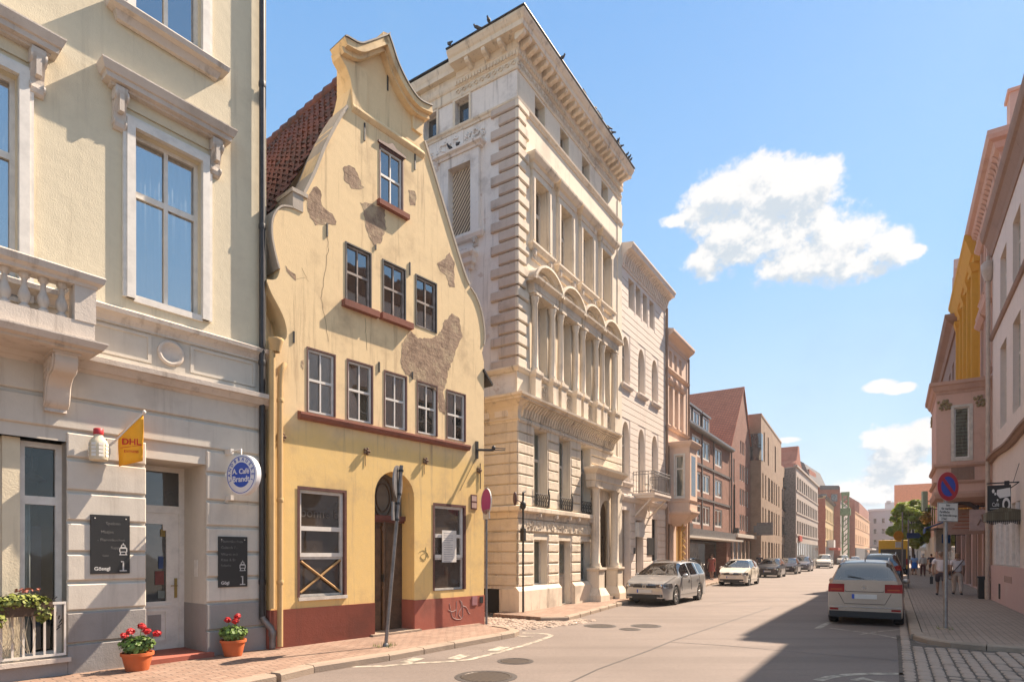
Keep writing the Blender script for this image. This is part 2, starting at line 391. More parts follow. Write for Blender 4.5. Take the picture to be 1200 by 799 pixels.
M['asphalt']=None
# ---- road surface ----
t=NT('asphalt'); t.b.inputs['Roughness'].default_value=.82; SRZ_=FB.rz
a=t.noise(140,3,.7); b=t.noise(.35,6,.6); c_=t.noise(1.0,5,.6,(.35,2.6,1))
col=t.mix(t.ramp(b,.3,.7),(.178,.138,.117),(.225,.176,.149)); col=t.mix(t.ramp(a,.35,.7,0,.5),col,(.11,.095,.08)); col=t.mix(t.ramp(c_,.55,.75,0,.35),col,(.14,.115,.1))
rm=t.n('ShaderNodeMapping'); rm.inputs['Rotation'].default_value=(0,0,-SRZ_); rm.inputs['Scale'].default_value=(.06,1.1,1); t.l(t.tc.outputs['Object'],rm.inputs[0])
tr=t.n('ShaderNodeTexNoise'); tr.inputs['Scale'].default_value=1.0; tr.inputs['Detail'].default_value=5; t.l(rm.outputs[0],tr.inputs['Vector'])
col=t.mix(t.ramp(tr.outputs[0],.46,.66,0,.45),col,(.115,.088,.073))
col=t.mix(t.ramp(t.noise(16,5,.75),.42,.68,0,.34),col,(.10,.078,.064)); sp_=t.noise(2.2,4,.7,(1,1,1),(7,3,1)); col=t.mix(t.ramp(sp_,.66,.74,0,.5),col,(.08,.065,.055)); col=t.mix(t.ramp(t.noise(260,2,.6),.58,.72,0,.55),col,(.34,.28,.235))
vo=t.n('ShaderNodeTexVoronoi'); vo.feature='DISTANCE_TO_EDGE'; vo.inputs['Scale'].default_value=.16
wv=t.n('ShaderNodeVectorMath'); wv.operation='ADD'; nz_=t.n('ShaderNodeTexNoise'); nz_.inputs['Scale'].default_value=1.3; nz_.inputs['Detail'].default_value=5; t.l(t.tc.outputs['Object'],wv.inputs[0]); t.l(nz_.outputs[1],wv.inputs[1]); t.l(wv.outputs[0],vo.inputs['Vector'])
col=t.mix(t.math('MULTIPLY',t.ramp(vo.outputs[0],.0015,.003,1,0),t.ramp(b,.52,.66,0,.6)),col,(.055,.045,.04))
t.l(col,t.b.inputs['Base Color']); t.bump(a,.006); M['asphalt']=t.m
M['paint']=plain('road_paint',(.46,.40,.32),.75,var=.45,bump=.003)
M['tar']=plain('tar_seam',(.07,.06,.055),.6,var=.2)
M['kerb']=stucco('granite_kerb',(.33,.255,.195),(.17,.13,.1),.2,.5,.006)
M['pave']=brick('pavement_bricks',(.27,.17,.12),(.33,.225,.165),(.14,.10,.075),.22,.11,.012,'xy',mort=.007,var=.6)
M['sett']=brick('pavement_setts',(.27,.20,.15),(.31,.235,.18),(.19,.145,.11),.16,.12,.008,'xy',mort=.008,var=.3)
M['cobble']=stucco('cobble_stone',(.36,.28,.225),(.19,.145,.115),.2,.5,.01)
M['joint']=plain('sandy_joint',(.12,.095,.075),.95,var=.3,bump=.01)
M['earth']=plain('far_ground',(.16,.14,.11),.95,var=.3)
# ================= setting =================
g=MB(); g.add([(-1500,-400,-.03),(1500,-400,-.03),(1500,2600,-.03),(-1500,2600,-.03)],[(0,1,2,3)]); struct(g.build('ground',M['earth']))
# road polygon in street coordinates
def sp(t,o,z=0): v=street(t,o,z); return (v.x,v.y,z)
LK=[(-.6,1.95),(4,1.35),(15,.85),(21,.2),(30,-.15),(240,-.3)]      # left kerb (t,o)
RK=[(-1.3,9.3),(240,9.3)]
NK=[(-12,-4.2),(-3.1,8.02),(-2.85,8.6),(-1.97,9.6),(-1.04,10.87),(-.2,12.0),(.05,12.35),(.16,12.7),(.05,13.1),(-.3,13.55)]  # near left kerb in world x,y
NK=[(-9.5,-2.0)]+NK[1:]
rp=[(-9.5,-2.0),(20,-14)]+[sp(-3.5,14)[:2]]+[sp(240,14)[:2],sp(240,-6)[:2],sp(20,-6)[:2],(-3,16)]
r=MB(); r.prism([(-14,-6),(22,-14),sp(-2,16)[:2],sp(240,16)[:2],sp(240,-8)[:2],sp(20,-8)[:2],(-6,17)],-.025,0,'z'); struct(r.build('road',M['asphalt']))
def slab(name,pts,z,mat,rz=0):
    m=MB()
    c,s=math.cos(-rz),math.sin(-rz)
    m.prism([(x*c-y*s,x*s+y*c) for x,y in pts],.002,z,'z'); o=m.build(name,mat); o.rotation_euler=(0,0,rz); return struct(o)
YRZ=FY.rz
nk=[Vector(p) for p in NK]
def offset_poly(P,d):
    out=[]
    for i,p in enumerate(P):
        a=(P[i]-P[i-1]).normalized() if i else None; b=(P[i+1]-P[i]).normalized() if i<len(P)-1 else None
        na=Vector((-a.y,a.x)) if a else Vector((-b.y,b.x)); nb=Vector((-b.y,b.x)) if b else na
        m_=(na+nb).normalized(); out.append(p+m_*d/max(.4,m_.dot(na)))
    return out
nki=offset_poly(nk,.22)
wl=[FY.w(5.34,0.02)[:2],FY.w(0,.02)[:2],FA.w(0,.0)[:2],FA.w(-16,0.)[:2]]
slab('pavement',[tuple(p) for p in nki]+[tuple(FY.w(5.3,-.3)[:2])]+[tuple(FA.w(0,-1.4)[:2]),tuple(FA.w(-18,-1.4)[:2])],.10,M['pave'],YRZ)
# kerb stones (one structure object, single stones with joints)
def kerb(P,w,h,L=1.0,name='kerb'):
    m=MB(); P=[Vector(p) for p in P]; Q=offset_poly(P,w)
    for i in range(len(P)-1):
        a,b,c,d=P[i],P[i+1],Q[i+1],Q[i]; n=max(1,round((b-a).length/L))
        for k in range(n):
            u0,u1=k/n+.006,(k+1)/n-.006; e=.012
            p=[a.lerp(b,u0),a.lerp(b,u1),d.lerp(c,u1),d.lerp(c,u0)]
            hh=h+random.uniform(-.004,.004); cen=sum((Vector(x) for x in p),Vector((0,0)))/4
            p2=[x.lerp(cen,.0) for x in p]; dirn=(p[3]-p[0]).normalized()*.025
            m.add([(x.x,x.y,-.01) for x in p]+[(p[0].x,p[0].y,hh-.025),(p[1].x,p[1].y,hh-.025),(p[2].x,p[2].y,hh),(p[3].x,p[3].y,hh)]+[(p[0].x+dirn.x,p[0].y+dirn.y,hh),(p[1].x+dirn.x,p[1].y+dirn.y,hh)],
              [(0,1,5,4),(1,2,6,9,5),(2,3,7,6),(3,0,4,8,7),(4,5,9,8),(8,9,6,7)])
    return struct(m.build(name,M['kerb']))
kerb(NK,.2,.112)
# left pavement along the palace and beyond
LKw=[Vector(street(t_,o_)[:2]) for t_,o_ in LK]
st0=[Vector(street(-1.1,1.4)[:2])]+LKw
kerb(st0,.16,.112)
lki=offset_poly(st0,.18)
slab('pavement',[tuple(p) for p in lki]+[tuple(street(240,-9)[:2]),tuple(street(16,-9)[:2]),tuple(street(14,-.5)[:2]),tuple(street(-.0,-.4)[:2]),tuple(street(-.9,-.2)[:2])],.10,M['pave'],SRZ)
# right pavement
rk=[Vector(street(240,9.3)[:2]),Vector(street(.6,9.3)[:2]),Vector(street(.05,9.36)[:2]),Vector(street(-.45,9.55)[:2]),Vector(street(-.78,9.9)[:2]),Vector(street(-.9,10.4)[:2]),Vector(street(-.95,12.6)[:2]),Vector(street(-1.0,16)[:2])]
kerb(rk,.2,.11)
rki=offset_poly(rk,.22)
slab('pavement',[tuple(p) for p in rki]+[tuple(street(240,16)[:2])],.10,M['sett'],SRZ)
# cobbled driveways: real stones
def cobbles(name,t0,t1,o0,o1,rz,inside=None,a=.2,b=.14,z=.012,frame=None):
    m=MB(); rnd=random.Random(5); fr=frame or (lambda t,o:street(t,o))
    o=o0; row=0
    while o<o1:
        b_=b*rnd.uniform(.9,1.12); t=t0-(row%2)*a*.5
        while t<t1:
            a_=a*rnd.uniform(.75,1.25)
            c=fr(t+a_/2,o+b_/2)
            if inside is None or inside(c.x,c.y):
                ga,gb=a_/2-.008,b_/2-.008; h=z+rnd.uniform(-.006,.01); tl=rnd.uniform(-.008,.008)
                q=[]
                for (k,hz) in ((1,-.02),(.96,h-.012),(.72,h)):
                    for (u,v) in ((-1,-.6),(-.7,-1),(.7,-1),(1,-.6),(1,.6),(.7,1),(-.7,1),(-1,.6)):
                        w=fr(t+a_/2+u*ga*k,o+b_/2+v*gb*k); q.append((w.x,w.y,hz+tl*u*(hz>0)))
                fs=[]
                for r_ in range(2):
                    for j in range(8): fs.append((r_*8+j,r_*8+(j+1)%8,r_*8+8+(j+1)%8,r_*8+8+j))
                fs.append(tuple(range(16,24))); m.add(q,fs,True)
            t+=a_
        o+=b_; row+=1
    return struct(m.build(name,M['cobble']))
def in_r(x,y):
    v=Vector((x-FB.X0,y-FB.Y0)); t_=v.x*FB.d[0]+v.y*FB.d[1]; o_=v.x*FB.n[0]+v.y*FB.n[1]
    if t_>-1.0 and o_>9.15: 
        return o_<9.28 
    return True
slab('driveway',[tuple(street(-9,9.08)[:2]),tuple(street(-9,18)[:2]),tuple(street(-.95,18)[:2]),tuple(street(-.85,9.9)[:2]),tuple(street(-.4,9.4)[:2]),tuple(street(.7,9.25)[:2]),tuple(street(.7,9.06)[:2]),tuple(street(-2.2,9.08)[:2])],.004,M['joint'],0)
cobbles('cobblestones',-7,6,9.12,15,0,lambda x,y:in_r(x,y) and (lambda o_,t_:o_>9.1)(*( (x-FB.X0)*FB.n[0]+(y-FB.Y0)*FB.n[1],(x-FB.X0)*FB.d[0]+(y-FB.Y0)*FB.d[1])),.27,.17,.016)
# left driveway between the yellow house and the palace
def in_l(x,y):
    v=Vector((x-FB.X0,y-FB.Y0)); t_=v.x*FB.d[0]+v.y*FB.d[1]; o_=v.x*FB.n[0]+v.y*FB.n[1]
    w=Vector((x-FY.X0,y-FY.Y0)); s_=w.x*FY.d[0]+w.y*FY.d[1]; q_=w.x*FY.n[0]+w.y*FY.n[1]
    if s_<5.42 and q_<.3: return False
    # keep clear of the near pavement
    if s_<5.0+.35*q_: return False
    return t_<-.2 and o_<2.6-.25*max(0,-t_-.5) and not(t_>-1.0 and o_<1.3+.5*(t_+1))
slab('driveway',[tuple(FY.w(5.36,-9)[:2]),tuple(FY.w(5.36,.1)[:2]),tuple(FY.w(5.45,1.0)[:2]),tuple(street(-1.2,2.5)[:2]),tuple(street(-.5,2.0)[:2]),tuple(street(-.9,1.2)[:2]),tuple(street(-.1,0)[:2]),tuple(street(-.1,-9)[:2])],.004,M['joint'],0)
cobbles('cobblestones',-5.2,-.2,-7,2.8,0,in_l,.16,.13,.02)
# road markings
def strip(P,w,name='road_marking',mat=None,z=.004):
    m=MB(); P=[Vector(p) for p in P]; A_=offset_poly(P,w/2); B_=offset_poly(P,-w/2)
    for i in range(len(P)-1): m.add([(q.x,q.y,z) for q in (B_[i],B_[i+1],A_[i+1],A_[i])],[(0,1,2,3)])
    return struct(m.build(name,mat or M['paint']))
def gp(px,py,z=0): Y=700*(1.7-z)/(py-650); return ((px-600)/700*Y,Y)
strip([gp(x,y) for x,y in ((412,781),(450,780),(490,776.5),(530,774.5),(550,772.5),(580,765),(615,755.5),(635,749),(644,745.5),(646,743.8),(640,742.4),(628,741.6),(612,741.3))],.11)
for (x,y,w_) in ((482,773,1),(537,769,1),(583,759.5,1)):
    a=gp(x-7,y+3); b=gp(x+9,y-2.2); strip([a,b],.22,z=.005)
a=gp(602,744.5); b=gp(624,746); strip([a,b],.1,z=.005)
strip([gp(x,y) for x,y in ((958,797),(972,793),(990,790.5),(1012,789.5),(1035,789),(1062,789.3))],.13)
strip([gp(x,y) for x,y in ((1000,797),(1012,794.5),(1022,797.5),(1040,799.5))],.1)
strip([gp(x,y) for x,y in ((972,735.5),(1000,739),(1030,743.2),(1060,749.3))],.07)
strip([gp(x,y) for x,y in ((1008,743),(1030,739.5),(1056,737))],.05)
strip([gp(x,y) for x,y in ((958,736),(967,731),(975,728))],.13)
strip([gp(x,y) for x,y in ((660,803),(700,784),(760,762),(788,750.5),(850,729.5),(905,711))],.03,'tar_seam',M['tar'],.003)
strip([gp(x,y) for x,y in ((786,752),(850,756),(960,766),(1060,774))],.025,'tar_seam',M['tar'],.0035)
strip([gp(x,y) for x,y in ((800,712),(830,709),(905,700))],.03,'tar_seam',M['tar'],.003)
# fresh asphalt trench patch
m=MB(); m.add([(*gp(560,730.0),.0025) if 0 else (*gp(x,y),.0025) for x,y in ((1012,716),(1060,716),(1058,708),(1018,708))],[(0,1,2,3)]); 
# manhole covers
t=NT('cast_iron_cover'); t.b.inputs['Roughness'].default_value=.5; t.b.inputs['Metallic'].default_value=.5
ck=t.n('ShaderNodeTexChecker'); ck.inputs['Scale'].default_value=22; t.l(t.mapping(),ck.inputs[0]); t.l(t.mix(ck.outputs[1],(.12,.1,.085),(.06,.05,.045)),t.b.inputs['Base Color']); t.bump(ck.outputs[1],.006); M['cover']=t.m
for (x,y,r_,lab) in ((569.5,792.5,.36,'largest cast iron manhole cover in the road, nearest the camera'),(604,774.3,.24,'manhole cover in the road just beyond the nearest one, beside the white kerb line'),(703,733,.32,'left of three manhole covers in the road before the silver estate car'),
     (738,737,.2,'smallest of three manhole covers before the silver estate car, nearest of them'),(757,733,.3,'right of three manhole covers in the road before the silver estate car')):
    X,Y=gp(x,y); o=MB().lathe([(r_,0.0),(r_,.006),(r_*.93,.009),(r_*.92,.005),(0,.005)],n=32,smooth=False).build('manhole_cover',M['cover']); o.location=(X,Y,.001)
    tag(o,lab,'manhole cover','manhole covers in the road')
    MB().lathe([(r_*1.22,.0),(r_*1.22,.004),(r_*1.01,.004),(r_*1.01,.0)],n=32,smooth=False).build('collar',M['tar'],o)
# ================= cream corner cafe house (left edge of the photo) =================
M['cream']=stucco('cream_render',(.68,.60,.44),(.40,.34,.25),.45,.35,.004)
M['greyrender']=stucco('light_grey_render',(.60,.55,.475),(.27,.23,.19),.4,.35,.002)
M['plinthgrey']=stucco('grey_plinth',(.30,.28,.265),(.18,.16,.14),.3,.4,.004)
A=FA.root('cafe_house','cream house with balustraded balcony and grey banded ground floor at the left edge','house')
X0=-6.4
shop=(-5.9,-2.84,.33,3.22); door=(-1.88,-1.01,.10,3.13)
wn1=(-2.02,-1.09,5.40,7.86); wn2=(-2.02,-1.09,9.58,11.9); wl1=(-4.32,-3.36,4.95,7.80)
# upper wall
m=MB(); m.wall(rect(X0,0,5.05,12.6),[rect(*wn1),rect(*wn2),rect(*wl1)],0,.22); shell(m,X0,0,8,5.05,12.6)
m.build('wall',M['cream'],A)
m=MB(); m.wall([(X0,.0),(shop[0],0),(shop[0],shop[3]),(shop[1],shop[3]),(shop[1],0),(door[0],0),(door[0],door[3]),(door[1],door[3]),(door[1],0),(0,0),(0,5.05),(X0,5.05)],[],0,.2)
shell(m,X0,0,8,0,5.05)
zs=[.93,1.33,1.73,2.15,2.56,3.0,3.37,3.80,4.22]
courses(m,X0,-.03,zs,[shop,door],0,.04,.05,.015)
# frieze with sunk panels and the roundel
m.box(X0,-.1,-.03,.01,4.41,4.50); m.box(X0,-.1,-.03,.01,4.97,5.06)
for a,b in ((-2.55,-1.85),(-1.2,-.25)):
    for (p,q,r_,s_) in ((a-.05,b+.05,4.53,4.57),(a-.05,b+.05,4.9,4.94),(a-.05,a,4.57,4.9),(b,b+.05,4.57,4.9)): m.box(p,q,-.02,.01,r_,s_)
m.box(-.13,-.03,-.045,.01,4.42,5.04); m.box(-2.68,-2.6,-.035,.01,4.42,5.04)
lower=m.build('ground_floor_wall',M['greyrender'],A)
# shop window reveals and door recess linings
m=MB(); m.box(shop[1]-.0,shop[1]+.002,0,.28,.33,3.22); m.box(shop[0],shop[1],.0,.28,3.22,3.223)
m.add([(shop[1],0,.33),(shop[1],.3,.33),(shop[1],.3,3.22),(shop[1],0,3.22),(shop[0],0,3.22),(shop[0],.3,3.22)],[(0,1,2,3),(3,2,5,4)])
m.add([(door[0],0,.1),(door[0],.82,.1),(door[0],.82,3.13),(door[0],0,3.13),(door[1],0,.1),(door[1],.82,.1),(door[1],.82,3.13),(door[1],0,3.13)],[(0,1,2,3),(4,5,6,7),(3,2,6,7)])
m.build('reveal',M['greyrender'],A)
# plinth
m=MB(); courses(m,X0,-.02,[.02,.50,.93],[(shop[0],shop[1],.36,3),(door[0],door[1],0,3)],0,.045,.03,.012)
m.box(door[1]-.004,door[1]+.01,.0,.8,.1,.92); m.box(shop[0],shop[1],-.045,.3,.02,.28)
m.build('plinth',M['plinthgrey'],A)
m=MB(); m.box(shop[0],shop[1]+.03,-.1,.3,.28,.34); m.build('window_ledge',M['dirtystone'],A)
# cornices
def prof(pts): return pts
m=MB(); m.sweep([(X0,0),(.02,0)],[(-.01,4.18),(.05,4.18),(.09,4.22),(.13,4.225),(.2,4.31),(.24,4.32),(.245,4.39),(.2,4.405),(-.01,4.43)])
m.build('cornice',M['dirtystone'],A)
m=MB(); m.sweep([(X0,0),(.0,0)],[(-.01,5.0),(.03,5.0),(.06,5.06),(.1,5.1),(.13,5.11),(.14,5.17),(.1,5.19),(-.01,5.24)])
m.build('cornice',M['dirtystone'],A)
m=MB(); m.lathe([(.19,0),(.19,.02),(.17,.035),(.145,.03),(.13,.005),(.0,.005)],n=28)
rd=m.build('roundel',M['dirtystone'],A); rd.location=(-1.53,-.004,4.75); rd.rotation_euler=(R_(90),0,0)
def surround(mb,x0,x1,z0,z1,w=.16,p=.05):
    for k,(a,pp) in enumerate(((w,p),(w*.72,p+.022),(w*.4,p+.006))):
        e=.004+.004*k; q=.003+.003*k; mb.box(x0-a,x0-e,-pp,-q,z0,z1+a); mb.box(x1+e,x1+a,-pp,-q,z0,z1+a); mb.box(x0-e,x1+e,-pp+.0005,-q,z1+e,z1+a)
def curtain(parent,x0,x1,z0,z1,y,folds=9,amp=.025,gap=None):
    m=MB(); n=folds*8; vs=[];k=0
    for part in ([(x0,x1)] if gap is None else [(x0,gap[0]),(gap[1],x1)]):
        o=len(m.v)
        pts=[(part[0]+(part[1]-part[0])*i/n,y+amp*math.sin(i*2*math.pi/8+.7*math.sin(i*.37))) for i in range(n+1)]
        m.add([(a,b,z0) for a,b in pts]+[(a,b,z1) for a,b in pts],[(i,i+1,n+2+i,n+1+i) for i in range(n)],True)
    o=m.build('curtain',M['curtain'],parent); sm=o.modifiers.new('thick','SOLIDIFY'); sm.thickness=.004; return o
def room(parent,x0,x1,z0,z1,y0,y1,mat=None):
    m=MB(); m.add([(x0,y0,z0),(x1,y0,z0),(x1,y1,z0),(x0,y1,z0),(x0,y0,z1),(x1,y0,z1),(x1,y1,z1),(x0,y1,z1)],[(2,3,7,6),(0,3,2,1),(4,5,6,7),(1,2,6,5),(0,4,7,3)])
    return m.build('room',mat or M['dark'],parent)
for (x0,x1,z0,z1) in (wn1,wn2,wl1):
    m=MB(); surround(m,x0,x1,z0,z1); m.build('window_surround',M['white'],A)
    w=win(A,x0,x1,z0+.06,z1,.10,M['white'],M['clearup'],2,(.64,),.055,.07,.055)
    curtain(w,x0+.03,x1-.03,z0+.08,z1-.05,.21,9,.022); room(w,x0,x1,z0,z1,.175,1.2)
    m=MB(); m.box(x0-.02,x1+.02,-.03,.2,z0-.03,z0+.06); m.build('sill',M['white'],w)
def console(parent,xc,z0,z1,w,p):
    h=z1-z0
    o=[(0,z1),(-p,z1),(-p*1.02,z1-.12*h),(-p*.9,z1-.28*h),(-p*.62,z1-.45*h),(-p*.42,z1-.62*h),(-p*.42,z1-.75*h),(-p*.5,z1-.85*h),(-p*.42,z1-.95*h),(-p*.2,z0),(0,z0)]
    m=MB()
    if p>.4:
        o=smooth([(-p,z1-.10*h),(-p*1.0,z1-.22*h),(-p*.86,z1-.36*h),(-p*.60,z1-.42*h),(-p*.42,z1-.55*h),(-p*.36,z1-.72*h),(-p*.30,z1-.86*h),(-p*.18,z1-.94*h)],4)
        m.prism([(0,z1)]+[(-p*1.02,z1),(-p*1.02,z1-.08*h)]+o+[(-p*.2,z0),(0,z0)],xc-w/2,xc+w/2,'x')
        for s_ in (-1,1):
            x=xc+s_*w/2; m.tube([(x+s_*.004,y,z) for y,z in [(a*.9,b+.03*h) for a,b in o]],.016,5)
            m.tube([(x,-p*.74+.09*math.cos(t*.7)*(1-t*.09),z1-.2*h+.09*math.sin(t*.7)*(1-t*.09)) for t in range(10)],.02,5)
            for t in range(14): m.ell((x,-p*(.12+.42*((t*37)%14)/14),z1-h*(.1+.3*((t*53)%14)/14)),(.015,.035,.035),6,4)
        m.box(xc-w*.62,xc+w*.62,-p*1.06,0,z1-.06*h,z1)
        return m.build('console',M['dirtystone'],parent)
    m.prism(o,xc-w/2,xc+w/2,'x')
    for s_ in (-1,1):
        x=xc+s_*w/2
        m.tube([(x-.012,-p*.62,z1-.2*h),(x+.012,-p*.62,z1-.2*h)],h*.15,12); m.tube([(x-.01,-p*.3,z1-.83*h),(x+.01,-p*.3,z1-.83*h)],h*.1,12)
    m.box(xc-w*.2,xc+w*.2,-p*1.06,0,z1-.62*h,z1-.2*h)
    return m.build('console',M['dirtystone'],parent)
def hood(parent,x0,x1,z0,z1,p,mat,cons=True):
    h=z1-z0; m=MB(); c=.02
    path=[(x0,0.0),(x0,-.001),(x1,-.001),(x1,0.0)]
    pr=[(-.0,z0),(p*.42,z0),(p*.45,z0+.12*h),(p*.72,z0+.16*h),(p*.74,z0+.42*h),(p*.84,z0+.46*h),(p*1.0,z0+.85*h),(p,z0+.93*h),(0,z1+.1*h)]
    m.sweep([(x0+p,.0),(x0+p,-.01),(x1-p,-.01),(x1-p,.0)],pr)
    hd=m.build('window_hood',mat,parent)
    if cons:
        console(hd,x0+p+.02,z0-.55,z0+.01,.15,p*.62); console(hd,x1-p-.02,z0-.55,z0+.01,.15,p*.62)
        m=MB(); m.box(x0+p,x1-p,-.03,.0,z0-.16,z0); m.build('frieze',M['cream'],hd)
    return hd
hood(A,-2.5,-.62,8.28,8.54,.25,M['dirtystone']); hood(A,-4.8,-2.9,8.2,8.46,.25,M['dirtystone'])
m=MB(); m.sweep([(-2.2+.0,0),(-2.2,-.02),(-.92,-.02),(-.92,0)],[(-.01,9.28),(.06,9.28),(.1,9.38),(.18,9.40),(.2,9.47),(.17,9.5),(-.01,9.53)]); m.build('sill',M['dirtystone'],A)
# drainpipes
m=MB(); m.tube([(-.12,-.09,.62),(-.12,-.09,12.6)],.05,10)
for z in (1.2,3.0,4.9,7.2,9.6): m.lathe([(.056,0),(.06,.02),(.06,.07),(.056,.09)],-.12,-.09,z,10)
m.build('drainpipe',M['iron'],A)
m=MB(); m.tube([(-.12,-.09,.66),(-.10,-.1,.6),(.0,-.16,.46),(.02,-.17,.38),(.02,-.17,.12)],.055,10); m.lathe([(.062,0),(.066,.02),(.066,.08),(.062,.1)],.02,-.17,.32,10); m.build('drainpipe_shoe',M['zinc'],A)
# balcony
bx0,bx1=-5.4,-2.72
bal=MB(); bal.sweep([(bx0+.1,0),(bx0+.1,-.7),(bx1,-.7),(bx1,0)],[(-.72,4.28),(-.02,4.28),(.0,4.31),(.08,4.33),(.12,4.40),(.12,4.42),(-.72,4.44)],caps=True)
bal.box(bx0+.1,bx1,-.7,0,4.29,4.40)
b_=bal.build('balcony',M['dirtystone'],A)
m=MB(); m.box(bx0+.1,bx1,-.71,-.52,4.43,4.66); m.box(bx1-.19,bx1,-.52,0,4.43,4.66); m.build('base_course',M['dirtystone'],b_)
m=MB(); m.box(bx1-.22,bx1+.01,-.72,-.5,4.66,5.1); m.box(bx1-.2,bx1-.02,-.5,0,4.66,4.7); m.build('pier',M['dirtystone'],b_)
m=MB(); m.sweep([(bx0+.1,0),(bx0+.1,-.71),(bx1,-.71),(bx1,0)],[(-.2,5.1),(.02,5.1),(.03,5.14),(.08,5.17),(.1,5.24),(.09,5.26),(-.2,5.28)]); m.build('handrail',M['dirtystone'],b_)
bp=[(.055,0),(.055,.05),(.03,.06),(.045,.09),(.065,.14),(.062,.19),(.04,.25),(.027,.31),(.034,.33),(.027,.35),(.04,.38),(.055,.39),(.055,.44)]
x=bx1-.33
for k in range(13): MB().lathe(bp,x,-.61,4.66,10).build('baluster',M['dirtystone'],b_); x-=.185
for xc in (-2.98,-4.9): console(b_,xc,3.58,4.29,.24,.55)
# shop window: frame, mullion pilaster
m=MB(); m.box(-3.49,-3.31,.10,.3,.34,3.22); m.build('pilaster',M['cream'],A)
for (a,b) in ((-3.31,-2.84),(-4.4,-3.49)):
    w=win(A,a,b,.34,3.2,.2,M['white'],M['clearshop'],1,(.73,),.07,.08,.07)
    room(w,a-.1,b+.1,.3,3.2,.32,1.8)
    m=MB(); curt=curtain(w,a+.06,a+.16,.4,2.4,.36,2,.02)
    m=MB(); m.lathe([(.17,0),(.14,.04),(.05,.1),(.02,.16)],(a+b)/2,.6,2.72,14); m.tube([((a+b)/2,.6,2.86),((a+b)/2,.6,3.2)],.008,6); m.build('ceiling_lamp',plain('lamp_brown',(.12,.05,.03),.4),w)
    m=MB(); m.box(a+.2,a+.36,.7,.74,.4,2.1); m.build('inner_door',plain('inner_blue',(.06,.07,.15),.5),w)
# window guard railing
m=MB(); m.box(shop[0]+.02,shop[1]-.02,-.07,-.04,1.05,1.08); m.box(shop[0]+.02,shop[1]-.02,-.07,-.04,.37,.40)
x=shop[1]-.03
for k in range(26): m.box(x-.012,x+.012,-.065,-.045,.37,1.05); x-=.11
rail=m.build('window_railing',M['white'],A)
m=MB(); 
for k in range(9):
    t_=k*.7; m.tube([(-2.98+.05*math.sin(t_),-.05,.75+.05*k-.05),(-2.95+.05*math.sin(t_+.6),-.05,.80+.05*k-.05)],.008,5)
m.build('scroll',M['iron'],rail)
# cafe door
dy=.78
m=MB(); m.wall(rect(-1.88,-1.01,.1,3.13),[rect(-1.80,-1.09,.14,2.38),rect(-1.80,-1.09,2.50,3.05)],dy,.06); m.build('door_frame',M['white'],A)
m=MB(); gl=[(-1.66,.95),(-1.28,.95),(-1.28,2.1),(-1.33,2.1),(-1.33,2.2),(-1.61,2.2),(-1.61,2.1),(-1.66,2.1)]
m.wall(rect(-1.80,-1.09,.14,2.38),[gl],dy+.02,.04)
m.box(-1.64,-1.26,dy,dy+.021,.30,.34); m.box(-1.64,-1.26,dy,dy+.021,.78,.82); m.box(-1.64,-1.6,dy,dy+.021,.34,.78); m.box(-1.3,-1.26,dy,dy+.021,.34,.78); m.box(-1.68,-1.22,dy-.006,dy+.021,.86,.90)
d_=m.build('door',M['white'],A)
MB().box(-1.68,-1.26,dy+.05,dy+.06,.9,2.25).build('pane',M['glass'],d_)
MB().box(-1.56,-1.36,dy+.014,dy+.022,.38,.74).build('vent_panel',M['plinthgrey'],d_)
m=MB(); m.box(-1.16,-1.12,dy,dy+.022,1.0,1.32); m.tube([(-1.14,dy,1.2),(-1.14,dy-.05,1.2),(-1.24,dy-.055,1.2)],.01,6); m.build('handle',plain('brass',(.45,.33,.12),.35,.9),d_)
MB().box(-1.8,-1.09,dy+.03,dy+.04,2.5,3.05).build('transom_pane',M['glass'],A)
m=MB(); m.box(-1.44,-1.31,dy+.035,dy+.049,1.22,1.44); m.build('notice',plain('red_notice',(.16,.035,.03),.6),d_)
m=MB(); m.box(-1.39,-1.32,dy+.035,dy+.049,1.48,1.68); m.build('notice',plain('blue_notice',(.03,.06,.16),.6),d_)
m=MB(); m.box(-1.40,-1.30,dy+.035,dy+.049,1.0,1.12); m.build('notice',plain('pale_notice',(.15,.18,.17),.6),d_)
m=MB(); m.box(-1.36,-1.29,dy+.035,dy+.049,2.0,2.12); m.build('notice',plain('yellow_notice',(.22,.15,.03),.6),d_)
m=MB(); m.box(-1.98,-.95,-.16,.85,.05,.17); m.build('door_step',M['redbrown'],A)
m=MB(); m.box(-1.016,-1.004,.28,.40,1.35,1.62); m.build('doorbell_plate',M['white'],A)
